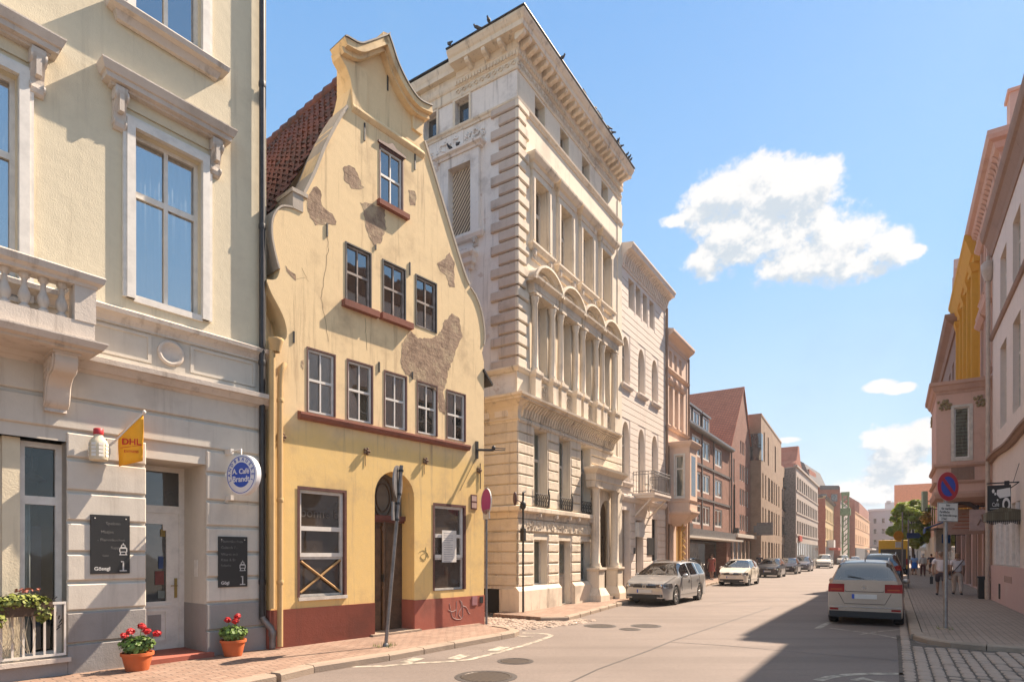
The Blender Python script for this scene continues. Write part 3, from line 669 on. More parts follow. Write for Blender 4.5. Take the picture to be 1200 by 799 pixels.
# ---- things fixed to or standing before the cafe ----
def chalk(x0,x1,z0,z1,lab,lines,foot):
    t_=thing('chalkboard',lab,'chalkboard',tuple(FA.w((x0+x1)/2,.03,z0)),FA.rz,'menu chalkboards beside the cafe door')
    w=(x1-x0)/2; h=z1-z0
    b=MB().box(-w,w,-.03,0,0,h).build('board',M['black'],t_,bevel=.004)
    ch=plain('chalk_grey',(.19,.185,.175),.9,var=.4); ch2=plain('chalk_white',(.55,.54,.52),.9)
    for (tx,x,z,s_) in lines: text(tx,s_,ch,t_,(x,-.0315,z),FR,'chalk_writing',.001,'LEFT')
    text(foot,.07,ch2,t_,(-w+.04,-.0315,.07),FR,'chalk_writing',.001,'LEFT',.002)
    m=MB(); q=w-.085
    m.box(q-.045,q+.045,-.0335,-.03,.03,.045); m.box(q-.008,q+.01,-.0335,-.03,.045,.17); m.box(q-.028,q+.01,-.0335,-.03,.16,.175)
    for (a,b,c,d) in ((-.05,.05,.35,.362),(-.05,.05,.30,.31),(-.05,-.038,.3,.362),(.038,.05,.3,.362),(-.038,.038,.362,.374),(-.028,-.018,.374,.4),(.018,.028,.374,.4),(-.02,.02,.4,.41),(-.005,.005,.41,.43),(-.04,-.03,.27,.3),(.03,.04,.27,.3),(-.05,.05,.26,.27)): m.box(q+a,q+b,-.0335,-.03,c,d)
    m.build('tram_mark',ch2,t_)
    m=MB()
    for s_ in (-1,1): m.lathe([(.008,0),(.008,.004),(0,.006)],s_*(w-.05),h-.05,0,8)
    sc=m.build('screw',M['white'],t_); sc.rotation_euler=(R_(90),0,0); sc.location=(0,-.03,0)
chalk(-2.58,-2.1,1.44,2.26,'black menu chalkboard left of the cafe door with faded chalk lines',[('Speisen',-.06,.70,.06),('Matjes',-.12,.58,.06),('- Flammkuchen',-.16,.47,.055),('Suppe',.0,.36,.055),('Salat',-.1,.25,.04)],'Gösegi')
chalk(-.84,-.36,1.18,2.0,'black menu chalkboard right of the cafe door beside the drainpipe',[('Flammkuchen',-.2,.74,.065),('Gulasch 7,-',-.2,.64,.06),('Wurst mit',-.2,.53,.065),('Käse & Br',-.2,.44,.06),('Soljanka',-.2,.35,.05)],'Gögi')
# yellow flag
fl=thing('flag','small yellow flag with red lettering on an angled pole above the cafe wall','flag',tuple(FA.w(-2.3,.03,3.28)),FA.rz)
yl=plain('flag_yellow',(.88,.40,.012),.7,var=.06); rd_=plain('flag_red',(.55,.02,.01),.7,var=0)
MB().tube([(0,0,0),(.17,-.14,.26),(.30,-.25,.44)],.014,8).build('flag_pole',M['white'],fl)
m=MB(); m.ell((.305,-.255,.455),(.025,.025,.03)); m.build('finial',M['white'],fl)
m=MB(); n=8; vs=[]
for i in range(n+1):
    for j in range(5):
        u=i/n; v=j/4
        x=.05+.245*v; zt=.12+.315*v+.0; zb=-.33+.09*v+.0
        y=-.05-.2*v+.015*math.sin(u*5+v*3)
        vs.append((x,y,zt+(zb-zt)*u))
m.add(vs,[(i*5+j,i*5+j+1,i*5+5+j+1,i*5+5+j) for i in range(n) for j in range(4)],True)
cl=m.build('flag_cloth',yl,fl); s_=cl.modifiers.new('thick','SOLIDIFY'); s_.thickness=.004; s_.offset=0
ang=math.atan2(-.2,.245)
for (tx,z,sz,sx) in (('DHL',.02,.12,1.05),('EXPRESS',-.115,.05,1.0)):
    text(tx,sz,rd_,fl,(.172,-.162,z),(R_(90),0,ang),'lettering',.004,sx=sx,bold=.002 if sz>.1 else 0)
m=MB(); m.box(-.14,.14,-.001,.001,.0,.006); st_=m.build('stripe',rd_,fl); st_.location=(.172,-.164,-.045); st_.rotation_euler=(0,R_(-10),ang)
# bottle shaped lantern with red cap
la=thing('bottle_lantern','cream milk bottle shaped lantern with red cap fixed to the cafe wall','lantern',tuple(FA.w(-2.52,.17,2.99)),FA.rz)
MB().lathe([(.0,0),(.1,0),(.112,.02),(.112,.22),(.1,.27),(.055,.33),(.05,.36)],n=16).build('bottle',M['cream'],la)
MB().lathe([(.058,.355),(.06,.36),(.06,.43),(.05,.44),(0,.44)],n=16).build('cap',plain('red_cap',(.5,.03,.04),.45),la)
m=MB()
for k in range(8):
    a=k*math.pi/4
    for z in (.05,.10,.15,.2): 
        c,s_=math.cos(a),math.sin(a); u=Vector((-s_,c,0))*.03; o=Vector((c,s_,0))*.1135
        m.add([o-u+Vector((0,0,z)),o+u+Vector((0,0,z)),o+u+Vector((0,0,z+.035)),o-u+Vector((0,0,z+.035))],[(0,1,2,3)])
m.build('window_print',plain('bottle_print',(.75,.72,.66),.5,var=0),la)
m=MB(); m.tube([(.0,.17,.30),(.06,.1,.32),(.1,.02,.3)],.012,6); m.tube([(.03,.17,.2),(.03,.17,.55)],.006,6); m.build('bracket',M['iron'],la)
# round blue and white hanging sign
sg=thing('round_sign','round blue and white cafe sign on a wall bracket beside the drainpipe','sign',tuple(FA.w(-.62,.0,2.3)),FA.rz)
blue=plain('sign_blue',(.012,.07,.42),.35,var=0); signw=plain('sign_white',(.72,.72,.74),.35,var=.03)
m=MB(); m.box(-.10,-.05,-.03,-.002,.25,1.12); m.box(-.1,-.05,-.22,-.03,1.02,1.1); m.box(-.1,-.05,-.22,-.03,.28,.36); m.build('bracket',M['white'],sg)
dsk=MB(); dsk.lathe([(0,-.055),(.30,-.055),(.318,-.045),(.318,.045),(.30,.055),(0,.055)],n=40)
dk=dsk.build('disc',signw,sg,sharp=40); cz=.66; cx_,cy_=-.03,-.50
face=R_(-74)          # turned towards the street corner
rotm=(R_(90),0,face)
dk.location=(cx_,cy_,cz); dk.rotation_euler=rotm
nx=Vector((math.sin(face),-math.cos(face),0)); rx=Vector((math.cos(face),math.sin(face),0))
for s_ in (1,):
    p=Vector((cx_,cy_,cz))+nx*.0565
    i_=MB().lathe([(0,.0),(.195,.0),(.2,-.003)],n=36,smooth=False).build('blue_centre',blue,sg); i_.location=p; i_.rotation_euler=rotm
    r0=MB().lathe([(.292,0),(.292,.003),(.283,.003),(.283,0)],n=40,smooth=False).build('ring',blue,sg); r0.location=p; r0.rotation_euler=rotm
    text('A. Café',.115,signw,sg,p+nx*.002+Vector((0,0,.05)),rotm,'lettering',.002,bold=.002); text('Brandt',.13,signw,sg,p+nx*.002+Vector((0,0,-.07)),rotm,'lettering',.002,bold=.002)
    word='LANDBRAUEREI'; ring=bpy.data.meshes.new('ring_lettering'); bmr=bmesh.new()
    for i,ch in enumerate(word):
        a=R_(200-i*20)
        o=text(ch,.075,blue,None,(.243*math.cos(a),.243*math.sin(a),0),(0,0,a-R_(90)),'tmp',.001,bold=.0012); me=o.data; me.transform(o.matrix_basis); bmr.from_mesh(me); bpy.data.objects.remove(o)
    bmr.to_mesh(ring); ring.materials.append(blue); ro=bpy.data.objects.new('ring_lettering',ring); COL.objects.link(ro); ro.parent=sg; ro.location=p+nx*.001; ro.rotation_euler=rotm
MB().tube([(-.07,-.22,1.06),(-.07,-.5,1.06),(-.07,-.5,.96)],.012,6).build('arm',M['white'],sg)
# planter on the railing
leafm=[plain('leaf_green',(.13,.22,.03),.55,var=.3),plain('leaf_yellow_green',(.22,.25,.04),.55,var=.3)]
terra=stucco('terracotta',srgb(196,104,62),(.22,.08,.035),.2,.3,.002)
redfl=plain('geranium_red',(.62,.008,.012),.6,var=.2)
def leaves(mb,c,r,n,s0,rnd,flat=1.0):
    for k in range(n):
        d=Vector((rnd.gauss(0,1),rnd.gauss(0,1),rnd.gauss(0,1)));
        if d.length<.01: continue
        d.normalize(); q=Vector(c)+Vector((d.x*r[0],d.y*r[1],d.z*r[2]))*(rnd.random()**.45)
        nrm=(d+Vector((rnd.uniform(-.6,.6),rnd.uniform(-.6,.6),rnd.uniform(.0,.9)))).normalized(); u=nrm.orthogonal().normalized(); u.rotate(Matrix.Rotation(rnd.uniform(0,6.28),3,nrm)); v=nrm.cross(u); s=s0*rnd.uniform(.6,1.3)
        pts=[q+u*s,q+(u*.4+v*.7)*s+nrm*s*.18,q-u*.5*s+v*.6*s,q-u*.8*s,q-u*.5*s-v*.6*s,q+(u*.4-v*.7)*s+nrm*s*.18]
        mb.add(pts,[(0,1,2,3),(0,3,4,5)],True)
def potted(loc,lab,r,h,blooms,seed,group='terracotta pots of red geraniums by the cafe door'):
    rnd=random.Random(seed)
    t_=thing('flower_pot',lab,'flower pot',loc,0,group)
    MB().lathe([(0,0),(r*.66,0),(r*.70,.02),(r*.93,h*.82),(r*.93,h*.83),(r*1.02,h*.84),(r*1.03,h),(r*.93,h),(r*.9,h*.93),(0,h*.92)],n=28).build('pot',terra,t_,sharp=35)
    m=MB(); leaves(m,(0,0,h+.10),(r*1.1,r*1.1,.13),620,.03,rnd); m.build('foliage',leafm[0],t_)
    for (bx_,by_,bz_) in blooms:
        m=MB(); c=Vector((bx_,by_,h+bz_)); m.tube([(bx_*.4,by_*.4,h+.1),c],.005,5); m.build('flower_stalk',leafm[0],t_)
        m=MB(); leaves(m,c,(.055,.055,.045),150,.016,rnd); m.build('flower',redfl,t_)
P1=FA.w(-2.13,.42,.08); P2=FA.w(-.72,.3,.10)
potted(P1,'terracotta pot of red geraniums with five blooms left of the cafe step',.20,.27,[(-.15,-.05,.24),(-.03,-.1,.3),(.06,0,.36),(.16,-.05,.3),(.26,.02,.26)],3)
potted(P2,'terracotta pot of red geraniums with three blooms right of the cafe step by the drainpipe',.19,.26,[(-.06,-.06,.32),(.07,-.08,.3),(.04,.06,.36)],4)
bx=thing('window_box','flower box of yellow green trailing plants hung on the shop window railing','window box',tuple(FA.w(-3.35,.16,.95)),FA.rz)
MB().box(-.42,.3,-.09,.09,-.02,.15).build('box',plain('wicker_brown',(.10,.06,.035),.8,bump=.01,bs=90),bx)
rnd=random.Random(11); m=MB(); leaves(m,(-.08,-.04,.17),(.38,.12,.10),620,.028,rnd); leaves(m,(.20,-.06,.05),(.12,.07,.18),240,.026,rnd); leaves(m,(-.3,-.08,.0),(.16,.06,.2),200,.026,rnd); m.build('foliage',leafm[1],bx)
m=MB(); leaves(m,(.05,-.05,.3),(.2,.08,.03),24,.025,rnd); m.build('flower',plain('dried_pink',(.4,.14,.1),.7),bx)
m=MB(); 
for k in range(30): 
    a=rnd.uniform(-.4,.1); m.tube([(a,-.06,0),(a+rnd.uniform(-.06,.06),-.08,-.25),(a+rnd.uniform(-.1,.1),-.06,-.5)],.0035,4)
m.build('dry_stems',plain('dry_stem',(.42,.36,.26),.9),bx)
# ================= yellow gabled house =================
M['yellow']=stucco('yellow_render',(.82,.62,.36),(.40,.28,.17),.85,.6,.0025,(.77,.53,.21),4.0)
t=NT('bare_brickwork'); t.b.inputs['Roughness'].default_value=.92
sp=t.n('ShaderNodeSeparateXYZ'); t.l(t.tc.outputs['Object'],sp.inputs[0]); cb=t.n('ShaderNodeCombineXYZ'); t.l(t.math('ADD',sp.outputs[0],t.math('MULTIPLY',t.noise(3,3,.6),.05)),cb.inputs[0]); t.l(t.math('ADD',sp.outputs[2],t.math('MULTIPLY',t.noise(3,3,.6,(1,1,1),(4,4,4)),.05)),cb.inputs[1])
br=t.n('ShaderNodeTexBrick'); br.inputs['Scale'].default_value=1; br.inputs['Brick Width'].default_value=.24; br.inputs['Row Height'].default_value=.085; br.inputs['Mortar Size'].default_value=.011; br.inputs['Mortar Smooth'].default_value=.6
br.inputs['Color1'].default_value=(.27,.165,.105,1); br.inputs['Color2'].default_value=(.36,.23,.15,1); br.inputs['Mortar'].default_value=(.42,.31,.215,1); t.l(cb.outputs[0],br.inputs['Vector'])
cl0=t.mix(t.ramp(t.noise(2.2,6,.7),.22,.38),br.outputs[0],(.33,.225,.15)); cl0=t.mix(t.ramp(t.noise(4,6,.7,(1,1,1),(2,2,9)),.45,.65,0,.8),cl0,(.17,.105,.068)); cl0=t.mix(t.ramp(t.noise(2.4,6,.7,(1,1,1),(5,2,1)),.5,.62,0,.7),cl0,(.46,.35,.22)); t.l(cl0,t.b.inputs['Base Color'])
t.bump(t.math('ADD',t.math('MULTIPLY',br.outputs[1],-.08),t.math('MULTIPLY',t.noise(9,6,.7),1.4)),.012); M['bareplaster']=t.m
M['redpaint']=plain('oxide_red_paint',(.12,.045,.035),.6,var=.2); M['sillbrown']=stucco('sill_brown',srgb(138,90,76),(.12,.06,.05),.4,.5,.003)
M['coping']=stucco('grey_coping',(.46,.40,.33),(.2,.16,.13),.4,.4,.004)
Yh=FY.root('gabled_house','old yellow gabled house with crumbling plaster patches and red brown base','house')
YW=5.34
def yp(px,py,p=0): return FY.P(px,py,p)
left=[(0,0),(0,5.35)]+smooth([(.03,5.36),(.26,5.42),(.3,5.6),(.22,5.85),(.02,6.15),(-.06,6.32)],3)+smooth([(-.06,6.36),(.1,6.42),(.17,6.62),(.1,6.85),(.05,7.15),(.07,7.45),(.2,7.68),(.42,7.76)],3)+[(.42,8.06)]+smooth([(.62,8.12),(.80,8.6),(1.02,9.2),(1.30,9.82),(1.5,10.2),(1.6,10.6)],3)
topl=[(1.6,11.22)]
right=[(3.42,11.12),(3.42,10.62)]+smooth([(3.5,10.5),(3.75,10.0),(4.1,9.3),(4.45,8.6),(4.72,8.1),(4.8,7.98)],3)+[(4.86,7.92)]+smooth([(4.88,7.9),(5.1,7.72),(5.26,7.4),(5.34,7.0),(5.33,6.7),(5.27,6.5)],3)+[(5.34,6.3),(5.34,0)]
apex=(2.42,11.86)
# holes
wins_row=[(.70,1.25,4.26,5.40),(1.54,2.10,4.27,5.40),(2.41,2.96,4.28,5.39),(3.27,3.82,4.29,5.38),(4.13,4.70,4.30,5.37)]
wins_up=[(1.50,2.06,6.52,7.60),(2.37,2.93,6.54,7.60),(3.23,3.80,6.54,7.61)]
win_top=(2.29,2.86,8.74,9.86)
gl=(.53,1.47,.95,2.88); gr=(3.74,4.68,.92,2.80); dr=archp(2.16,3.18,.02,2.88,.52)
outline=left+topl+[apex]+right
outline=outline[::-1]
m=MB()
holes=[rect(*w) for w in wins_row+wins_up+[win_top]]+[rect(*gl),rect(*gr)]
# door hole reaches the ground: fold it into the outline
ol=[p for p in outline]
# outline now runs clockwise from (5.34,0); insert door at the ground edge (between last (0,0) and first (5.34,0))
ol=ol+[dr[0]]+[dr[-1]]+dr[-2:2:-1]+[dr[2]]+[dr[1]]
ol=[p for i,p in enumerate(ol) if i==0 or (abs(p[0]-ol[i-1][0])+abs(p[1]-ol[i-1][1]))>1e-5]
m.wall(ol[::-1],holes,0,.12)
# arch reveal
dd=[(2.16,.02)]+dr[2:][::-1]+[(3.18,.02)]
dd=[(2.16,.02)]+[p for p in dr[::-1] if p[1]>=2.88-1e-6]+[(3.18,.02)]
o=len(m.v)
m.add([(p[0],0,p[1]) for p in dd]+[(p[0],.55,p[1]) for p in dd],[(i,i+1,len(dd)+i+1,len(dd)+i) for i in range(len(dd)-1)])
# thickness of the gable wall
edge=left+topl+[apex]+right
m.add([(p[0],0,p[1]) for p in edge]+[(p[0],.45,p[1]) for p in edge],[(i,i+1,len(edge)+i+1,len(edge)+i) for i in range(len(edge)-1)])
m.prism(edge,.45,.451)
# house body behind
m.prism([(0.02,0),(0.02,7.2),(2.65,12.0),(5.3,7.2),(5.3,0)],.9,9.5)
for s_ in (0,): m.box(0.02,5.3,.45,.9,0,7.0)
wall=m.build('wall',M['yellow'],Yh)
# mouldings of the pediment
def sweep_xz(mb,P,w,y0,y1,closed=False):
    """band following a line in the facade plane: width w below the line, from y0 to y1"""
    P=[Vector(p) for p in P]; Q=offset_poly(P,w); n=len(P)
    vs=[(p.x,y0,p.y) for p in P]+[(q.x,y0,q.y) for q in Q]+[(p.x,y1,p.y) for p in P]+[(q.x,y1,q.y) for q in Q]
    fs=[]
    for i in range(n-1): fs+=[(i,i+1,n+i+1,n+i),(2*n+i,3*n+i,3*n+i+1,2*n+i+1),(i,2*n+i,2*n+i+1,i+1),(n+i,n+i+1,3*n+i+1,3*n+i)]
    fs+=[(0,n,3*n,2*n),(n-1,3*n-1,4*n-1,2*n-1)]
    mb.add(vs,fs)
rake=[yp(404,43,.25),yp(406,43.2,.25)]+smooth([yp(407,43.6,.25),yp(421,51,.25),yp(432,49,.25),yp(457,40,.25)],4)+[yp(458,40.5,.3)]+smooth([yp(462,52,.3),yp(470,76,.3),yp(482,100,.3),yp(494,116,.3),yp(508,123,.3)],4)
inner=[(p[0],p[1]) for p in rake]
m=MB(); sweep_xz(m,inner[::-1],.13,-.25,.22); m.build('coping_moulding',M['yellow'],Yh)
low=[(p[0],p[1]-.12) for p in inner]
m=MB(); sweep_xz(m,low[::-1],.10,-.15,.2); m.build('coping_moulding',M['yellow'],Yh)
m=MB(); sweep_xz(m,[(p[0],p[1]+.02) for p in inner][::-1],.025,-.28,.24); m.build('lead_capping',plain('lead',(.09,.075,.065),.6),Yh)
# flared capital left of the pediment, and its shaft face
m=MB(); FLR=[(1.62,10.2),(1.6,10.55),(1.56,10.72),(1.47,10.88),(1.34,11.0),(1.32,11.06),(1.95,11.1),(1.95,10.2)]; m.prism(FLR,-.05,.2); m.build('flared_end',M['yellow'],Yh)
m=MB(); m.prism([(3.36,10.62),(3.42,10.98),(3.1,11.0),(3.1,10.62)],-.05,.45); m.build('flared_end',M['yellow'],Yh)
m=MB(); m.sweep([(1.62,0),(3.42,0)],[(-.01,10.14),(.02,10.16),(.07,10.22),(.07,10.25),(.03,10.3),(-.01,10.34)])
bd=m.build('string_band',M['yellow'],Yh)
# coping strip on the swept edges
cl_=smooth([(.60,8.14),(.80,8.6),(1.02,9.2),(1.30,9.82),(1.5,10.2)],4)
m=MB(); sweep_xz(m,cl_[::-1],.05,-.03,.52); m.build('edge_coping',M['coping'],Yh)
m=MB(); sweep_xz(m,[(x+.0,z+.02) for x,z in smooth([(3.48,10.55),(3.75,10.02),(4.1,9.32),(4.45,8.62),(4.74,8.1),(4.86,7.96)],4)],-.05,-.03,.5); m.build('edge_coping',M['coping'],Yh)
m=MB(); m.box(.38,.68,-.04,.5,8.05,8.12); m.box(.40,.6,-.02,.48,7.77,8.05); m.build('pedestal',M['coping'],Yh)
m=MB(); sweep_xz(m,[(x-.0,z) for x,z in smooth([(.42,7.77),(.2,7.69),(.06,7.45),(.04,7.15),(.1,6.85),(.17,6.62)],4)][::-1],.03,-.02,.5); m.build('edge_coping',M['coping'],Yh)
m=MB(); sweep_xz(m,smooth([(4.88,7.92),(5.1,7.74),(5.28,7.4),(5.36,7.0),(5.35,6.7)],4),-.03,-.03,.5); m.build('edge_coping',M['coping'],Yh)
# small tiled hood on the right edge
m=MB(); m.add([(5.30,-.05,6.12),(5.62,-.05,5.82),(5.62,.6,5.82),(5.30,.6,6.12),(5.30,-.05,6.06),(5.60,-.05,5.77),(5.60,.6,5.77),(5.30,.6,6.06)],[(0,1,2,3),(4,7,6,5),(0,4,5,1),(1,5,6,2),(2,6,7,3),(3,7,4,0)])
m.build('side_hood',M['iron'],Yh)
# pantile roof
t=NT('red_pantiles'); t.b.inputs['Roughness'].default_value=.75
c=t.mix(t.ramp(t.noise(3.5,6,.7),.3,.7),(.17,.052,.035),(.10,.035,.028)); c=t.mix(t.ramp(t.noise(1.6,6,.7),.44,.66,0,.85),c,(.03,.02,.019)); t.l(c,t.b.inputs['Base Color']); t.bump(t.noise(40,3,.6),.006); M['pantile']=t.m
def pantiles(mb,e0,r0,D,tw=.21,th=.28,y0=.4,amp=.04,nx=6):
    """slope from eave point e0 (x,z) to ridge r0 (x,z), running D deep along +y from y0"""
    e=Vector((e0[0],0,e0[1])); r=Vector((r0[0],0,r0[1])); L=(r-e).length; u=(r-e)/L; nrm=u.cross(Vector((0,1,0)));
    if nrm.z<0: nrm=-nrm
    ny=int(D/tw*nx); rows=int(L/th); vs=[]; rnd=random.Random(3)
    jit=[[rnd.uniform(-.012,.012) for _ in range(int(D/tw)+2)] for _ in range(rows+1)]
    nv=0
    for k in range(rows):
        for (f,h) in ((0.0,.045),(1.04,.0)):
            for j in range(ny+1):
                y=j/nx*tw; ph=(j%nx)/nx*2*math.pi
                w=amp*(math.sin(ph)*.8+.2*math.sin(2*ph)); q=e+u*((k+f)*th)+nrm*(h+w+jit[k][int(j/nx)]); vs.append((q.x,y0+y,q.z))
        b=k*2*(ny+1)
        mb_f=[(b+j,b+j+1,b+ny+2+j,b+ny+1+j) for j in range(ny)]
        if k: 
            pb=(k-1)*2*(ny+1)+(ny+1); mb_f+=[(pb+j,pb+j+1,b+j+1,b+j) for j in range(ny)]
        nv+=0
        if k==0: fs=[]
        fs+=mb_f
    mb.add(vs,fs,True)
m=MB(); pantiles(m,(-.12,7.05),(2.65,12.25),9.0,y0=.5); m.build('roof',M['pantile'],Yh,sharp=60)
m=MB(); pantiles(m,(5.46,7.05),(2.65,12.25),9.0,y0=.5); m.build('roof',M['pantile'],Yh,sharp=60)
m=MB()
for k in range(24): m.tube([(2.65,.5+k*.38,12.27),(2.65,.5+k*.38+.40,12.30)],[.11,.13],10)
m.build('ridge_tiles',M['pantile'],Yh)
# chimney behind the gable
m=MB(); m.box(3.1,3.7,1.1,1.7,10.5,12.35); m.box(3.04,3.76,1.04,1.76,12.35,12.45); m.build('chimney',M['coping'],Yh)
# bare plaster patches: irregular outlines taken from the facade
def patch(P,name='bare_patch',y=-.006,jag=.02,mat=None):
    rnd=random.Random(len(P)*7+int(P[0][0])); Q=[]
    pts=[yp(*p) for p in P]
    for i in range(len(pts)):
        a,b=Vector(pts[i]),Vector(pts[(i+1)%len(pts)]); n=max(2,int((b-a).length/.05))
        for k in range(n): q=a.lerp(b,k/n); Q.append((q.x+rnd.uniform(-jag,jag),q.y+rnd.uniform(-jag,jag)))
    pt=MB().prism(Q,-.003,.004).build(name,mat or M['bareplaster'],Yh)
Z=3.993
def zz(x0,y0,P,s_=Z): return [(x0+x/s_,y0+y/s_) for x,y in P]
patch(zz(290,210,[(275,90),(300,50),(325,38),(342,60),(350,130),(395,160),(414,195),(412,215),(380,212),(320,212),(295,180),(285,150)]))
patch(zz(290,210,[(530,113),(570,112),(640,140),(648,235),(625,290),(598,318),(570,270),(550,210),(545,150)]))
patch(zz(290,20,[(450,710),(480,690),(510,720),(530,770),(545,799),(520,812),(490,800),(455,760)]))
patch(zz(290,210,[(890,395),(920,370),(945,345),(968,390),(968,500),(945,500),(930,450),(895,420)]))
patch(zz(290,210,[(755,55),(780,58),(792,90),(788,125),(765,120),(757,90)]))
patch(zz(290,210,[(720,775),(760,700),(800,745),(860,745),(895,725),(925,660),(955,628),(990,650),(1005,735),(985,775),(960,850),(935,910),(930,960),(915,1000),(930,1070),(925,1100),(895,1080),(890,1000),(870,975),(845,960),(800,940),(740,915),(720,880)]))
patch(zz(290,210,[(178,405),(195,425),(225,445),(228,475),(205,455),(185,430)]),jag=.006)
patch(zz(290,400,[(250,90),(262,85),(262,130),(250,118)]),jag=.004)
# iron wall anchors and fine cracks
m=MB()
for (px,py,h) in ((427,155,22),(486,190,21),(383,270,15),(344,395,13),(443,340-45,0),(480,315,17),(444,430,13),(483,440,10),(454,97,21),(440,290,6)):
    if h:
        x,z=yp(px,py); hh=h*.0155; m.box(x-.014,x+.014,-.02,.0,z-hh/2,z+hh/2)
m.build('wall_anchor',M['iron'],Yh)
m=MB()
for P in (zz(290,210,[(370,215),(378,320),(345,560),(360,640),(378,760)]),zz(290,210,[(228,470),(270,460),(290,480)]),zz(290,210,[(255,415),(275,460)]),zz(290,210,[(552,650),(552,720),(560,800)])):
    for a,b in zip(P[:-1],P[1:]):
        p,q=Vector(yp(*a)),Vector(yp(*b)); n=max(2,int((q-p).length/.08)); rr=[p.lerp(q,k/n)+Vector((random.uniform(-.012,.012),0)) for k in range(n+1)]
        for u,v in zip(rr[:-1],rr[1:]): m.add([(u.x-.004,-.002,u.y),(u.x+.004,-.002,u.y),(v.x+.004,-.002,v.y),(v.x-.004,-.002,v.y)],[(0,1,2,3)])
m.build('crack',plain('crack_brown',(.2,.12,.07),.9),Yh)
# painted base
m=MB(); m.wall([(0,0.02),(2.16,.02),(2.16,.76),(0,.76)],[],-.012,.0); m.box(0,2.16,-.012,.0,.02,.76); m.box(3.18,YW,-.012,0,.02,.75); m.box(3.17,3.19,0,.5,.02,.755); m.box(-.012,0,-.012,.4,.02,.76); m.box(YW,YW+.012,-.012,6,.02,.75)
m.build('plinth',M['redbrown'],Yh)
# windows
def ywin(w,name,fm,frm,up=False):
    x0,x1,z0,z1=w
    fr=MB(); fr.wall(rect(x0-.022,x1+.022,z0-.0,z1+.022),[rect(x0+.004,x1-.004,z0+.0,z1-.004)],-.012,.1); 
    for q in (rect(x0-.022,x1+.022,z0,z1+.022),): fr.add([(q[0][0],-.012,q[0][1]),(q[3][0],-.012,q[3][1]),(q[3][0],.0,q[3][1]),(q[0][0],.0,q[0][1]),(q[1][0],-.012,q[1][1]),(q[2][0],-.012,q[2][1]),(q[2][0],0,q[2][1]),(q[1][0],0,q[1][1])],[(0,1,2,3),(4,5,6,7),(1,5,6,2)])
    wd=win(Yh,x0,x1,z0,z1,.03,fm,M['clear'],2,(.52,),.045,.05,.028); fr.build('outer_frame',frm,wd)
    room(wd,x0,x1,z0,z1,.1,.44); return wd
for w in wins_row: ywin(w,'w',M['white'],M['redpaint'])
for i,w in enumerate(wins_up):
    wd=ywin(w,'w',plain('weathered_frame',(.36,.30,.26),.8,var=.3),M['iron'])
    MB().box(w[0]-.1,w[1]+.14,-.12,.03,w[2]-.15,w[2]-.03).build('sill',M['sillbrown'],wd) if i<2 else None
    curtain(wd,w[0]+.03,w[0]+(.28,.5,.54)[i],w[2]+.03,w[3]-.04,.12,3,.015)
wd=ywin(win_top,'w',M['white'],M['redpaint']); MB().box(win_top[0]-.08,win_top[1]+.12,-.1,.03,win_top[2]-.1,win_top[2]-.0).build('sill',M['sillbrown'],wd); curtain(wd,win_top[0]+.03,win_top[1]-.26,win_top[2]+.03,win_top[3]-.04,.12,3,.015)
MB().prism([(win_top[0]-.06,9.89),(win_top[1]+.06,9.89),(win_top[1]+.06,9.93),(2.68,9.96),(2.575,10.03),(2.47,9.96),(win_top[0]-.06,9.93)],-.04,0).build('crest',M['redpaint'],wd)
m=MB(); rnd=random.Random(2)
m.sweep([(.5,0),(4.78,0)],[(-.01,4.10),(.06,4.10),(.09,4.12),(.12,4.18),(.115,4.22),(-.01,4.25)]); m.build('window_ledge',M['sillbrown'],Yh)
for w,right_ in ((gl,False),(gr,True)):
    x0,x1,z0,z1=w
    fr=MB(); fr.wall(rect(x0-.04,x1+.04,z0,z1+.04),[rect(x0+.01,x1-.01,z0,z1-.01)],-.012,.1); 
    wd=win(Yh,x0,x1,z0+.72,z1,.05,M['white'],M['glass_warm'],1,(.42,),.07,.07,.05); fr.build('outer_frame',M['redpaint'],wd)
    lw=win(Yh,x0,x1,z0,z0+.72,.06,M['offwhite'],M['glass_warm'],1,(),.045,.06,.04)
    if not right_:
        lw2=MB(); lw2.tube([(x0+.06,.06,z0+.08),(x1-.06,.06,z0+.66)],.022,6); lw2.tube([(x0+.06,.045,z0+.64),(x1-.06,.045,z0+.06)],.022,6); lw2.build('cross_boards',plain('bare_timber',(.48,.28,.11),.7,var=.25),lw)
        text('bonne E',.25,plain('ghost_letters',(.085,.07,.06),.6,var=0),wd,((x0+x1)/2,.086,z1-.42),(R_(90),0,0),'lettering',.001,sx=.95)
        MB().box(x0-.02,x1+.04,-.04,.05,z0-.06,z0).build('sill',M['offwhite'],lw)
    else:
        pz=MB(); pz.box(x0+.26,x1-.3+.06,.02,.03,z0+.62,z1-.55); pn=pz.build('notice',M['white'],wd)
        m=MB()
        for k in range(13): m.box(x0+.31,x0+.31+(.28 if k%4 else .2),.0185,.0195,z1-.62-k*.052,z1-.607-k*.052)
        m.build('print',plain('grey_print',(.35,.34,.35),.8,var=0),pn)
        m=MB(); m.box(x0+.05,x1-.05,.098,.1,z0+.04,z0+.2); m.build('inner_ledge',plain('pale_green',(.35,.38,.3),.7),lw)
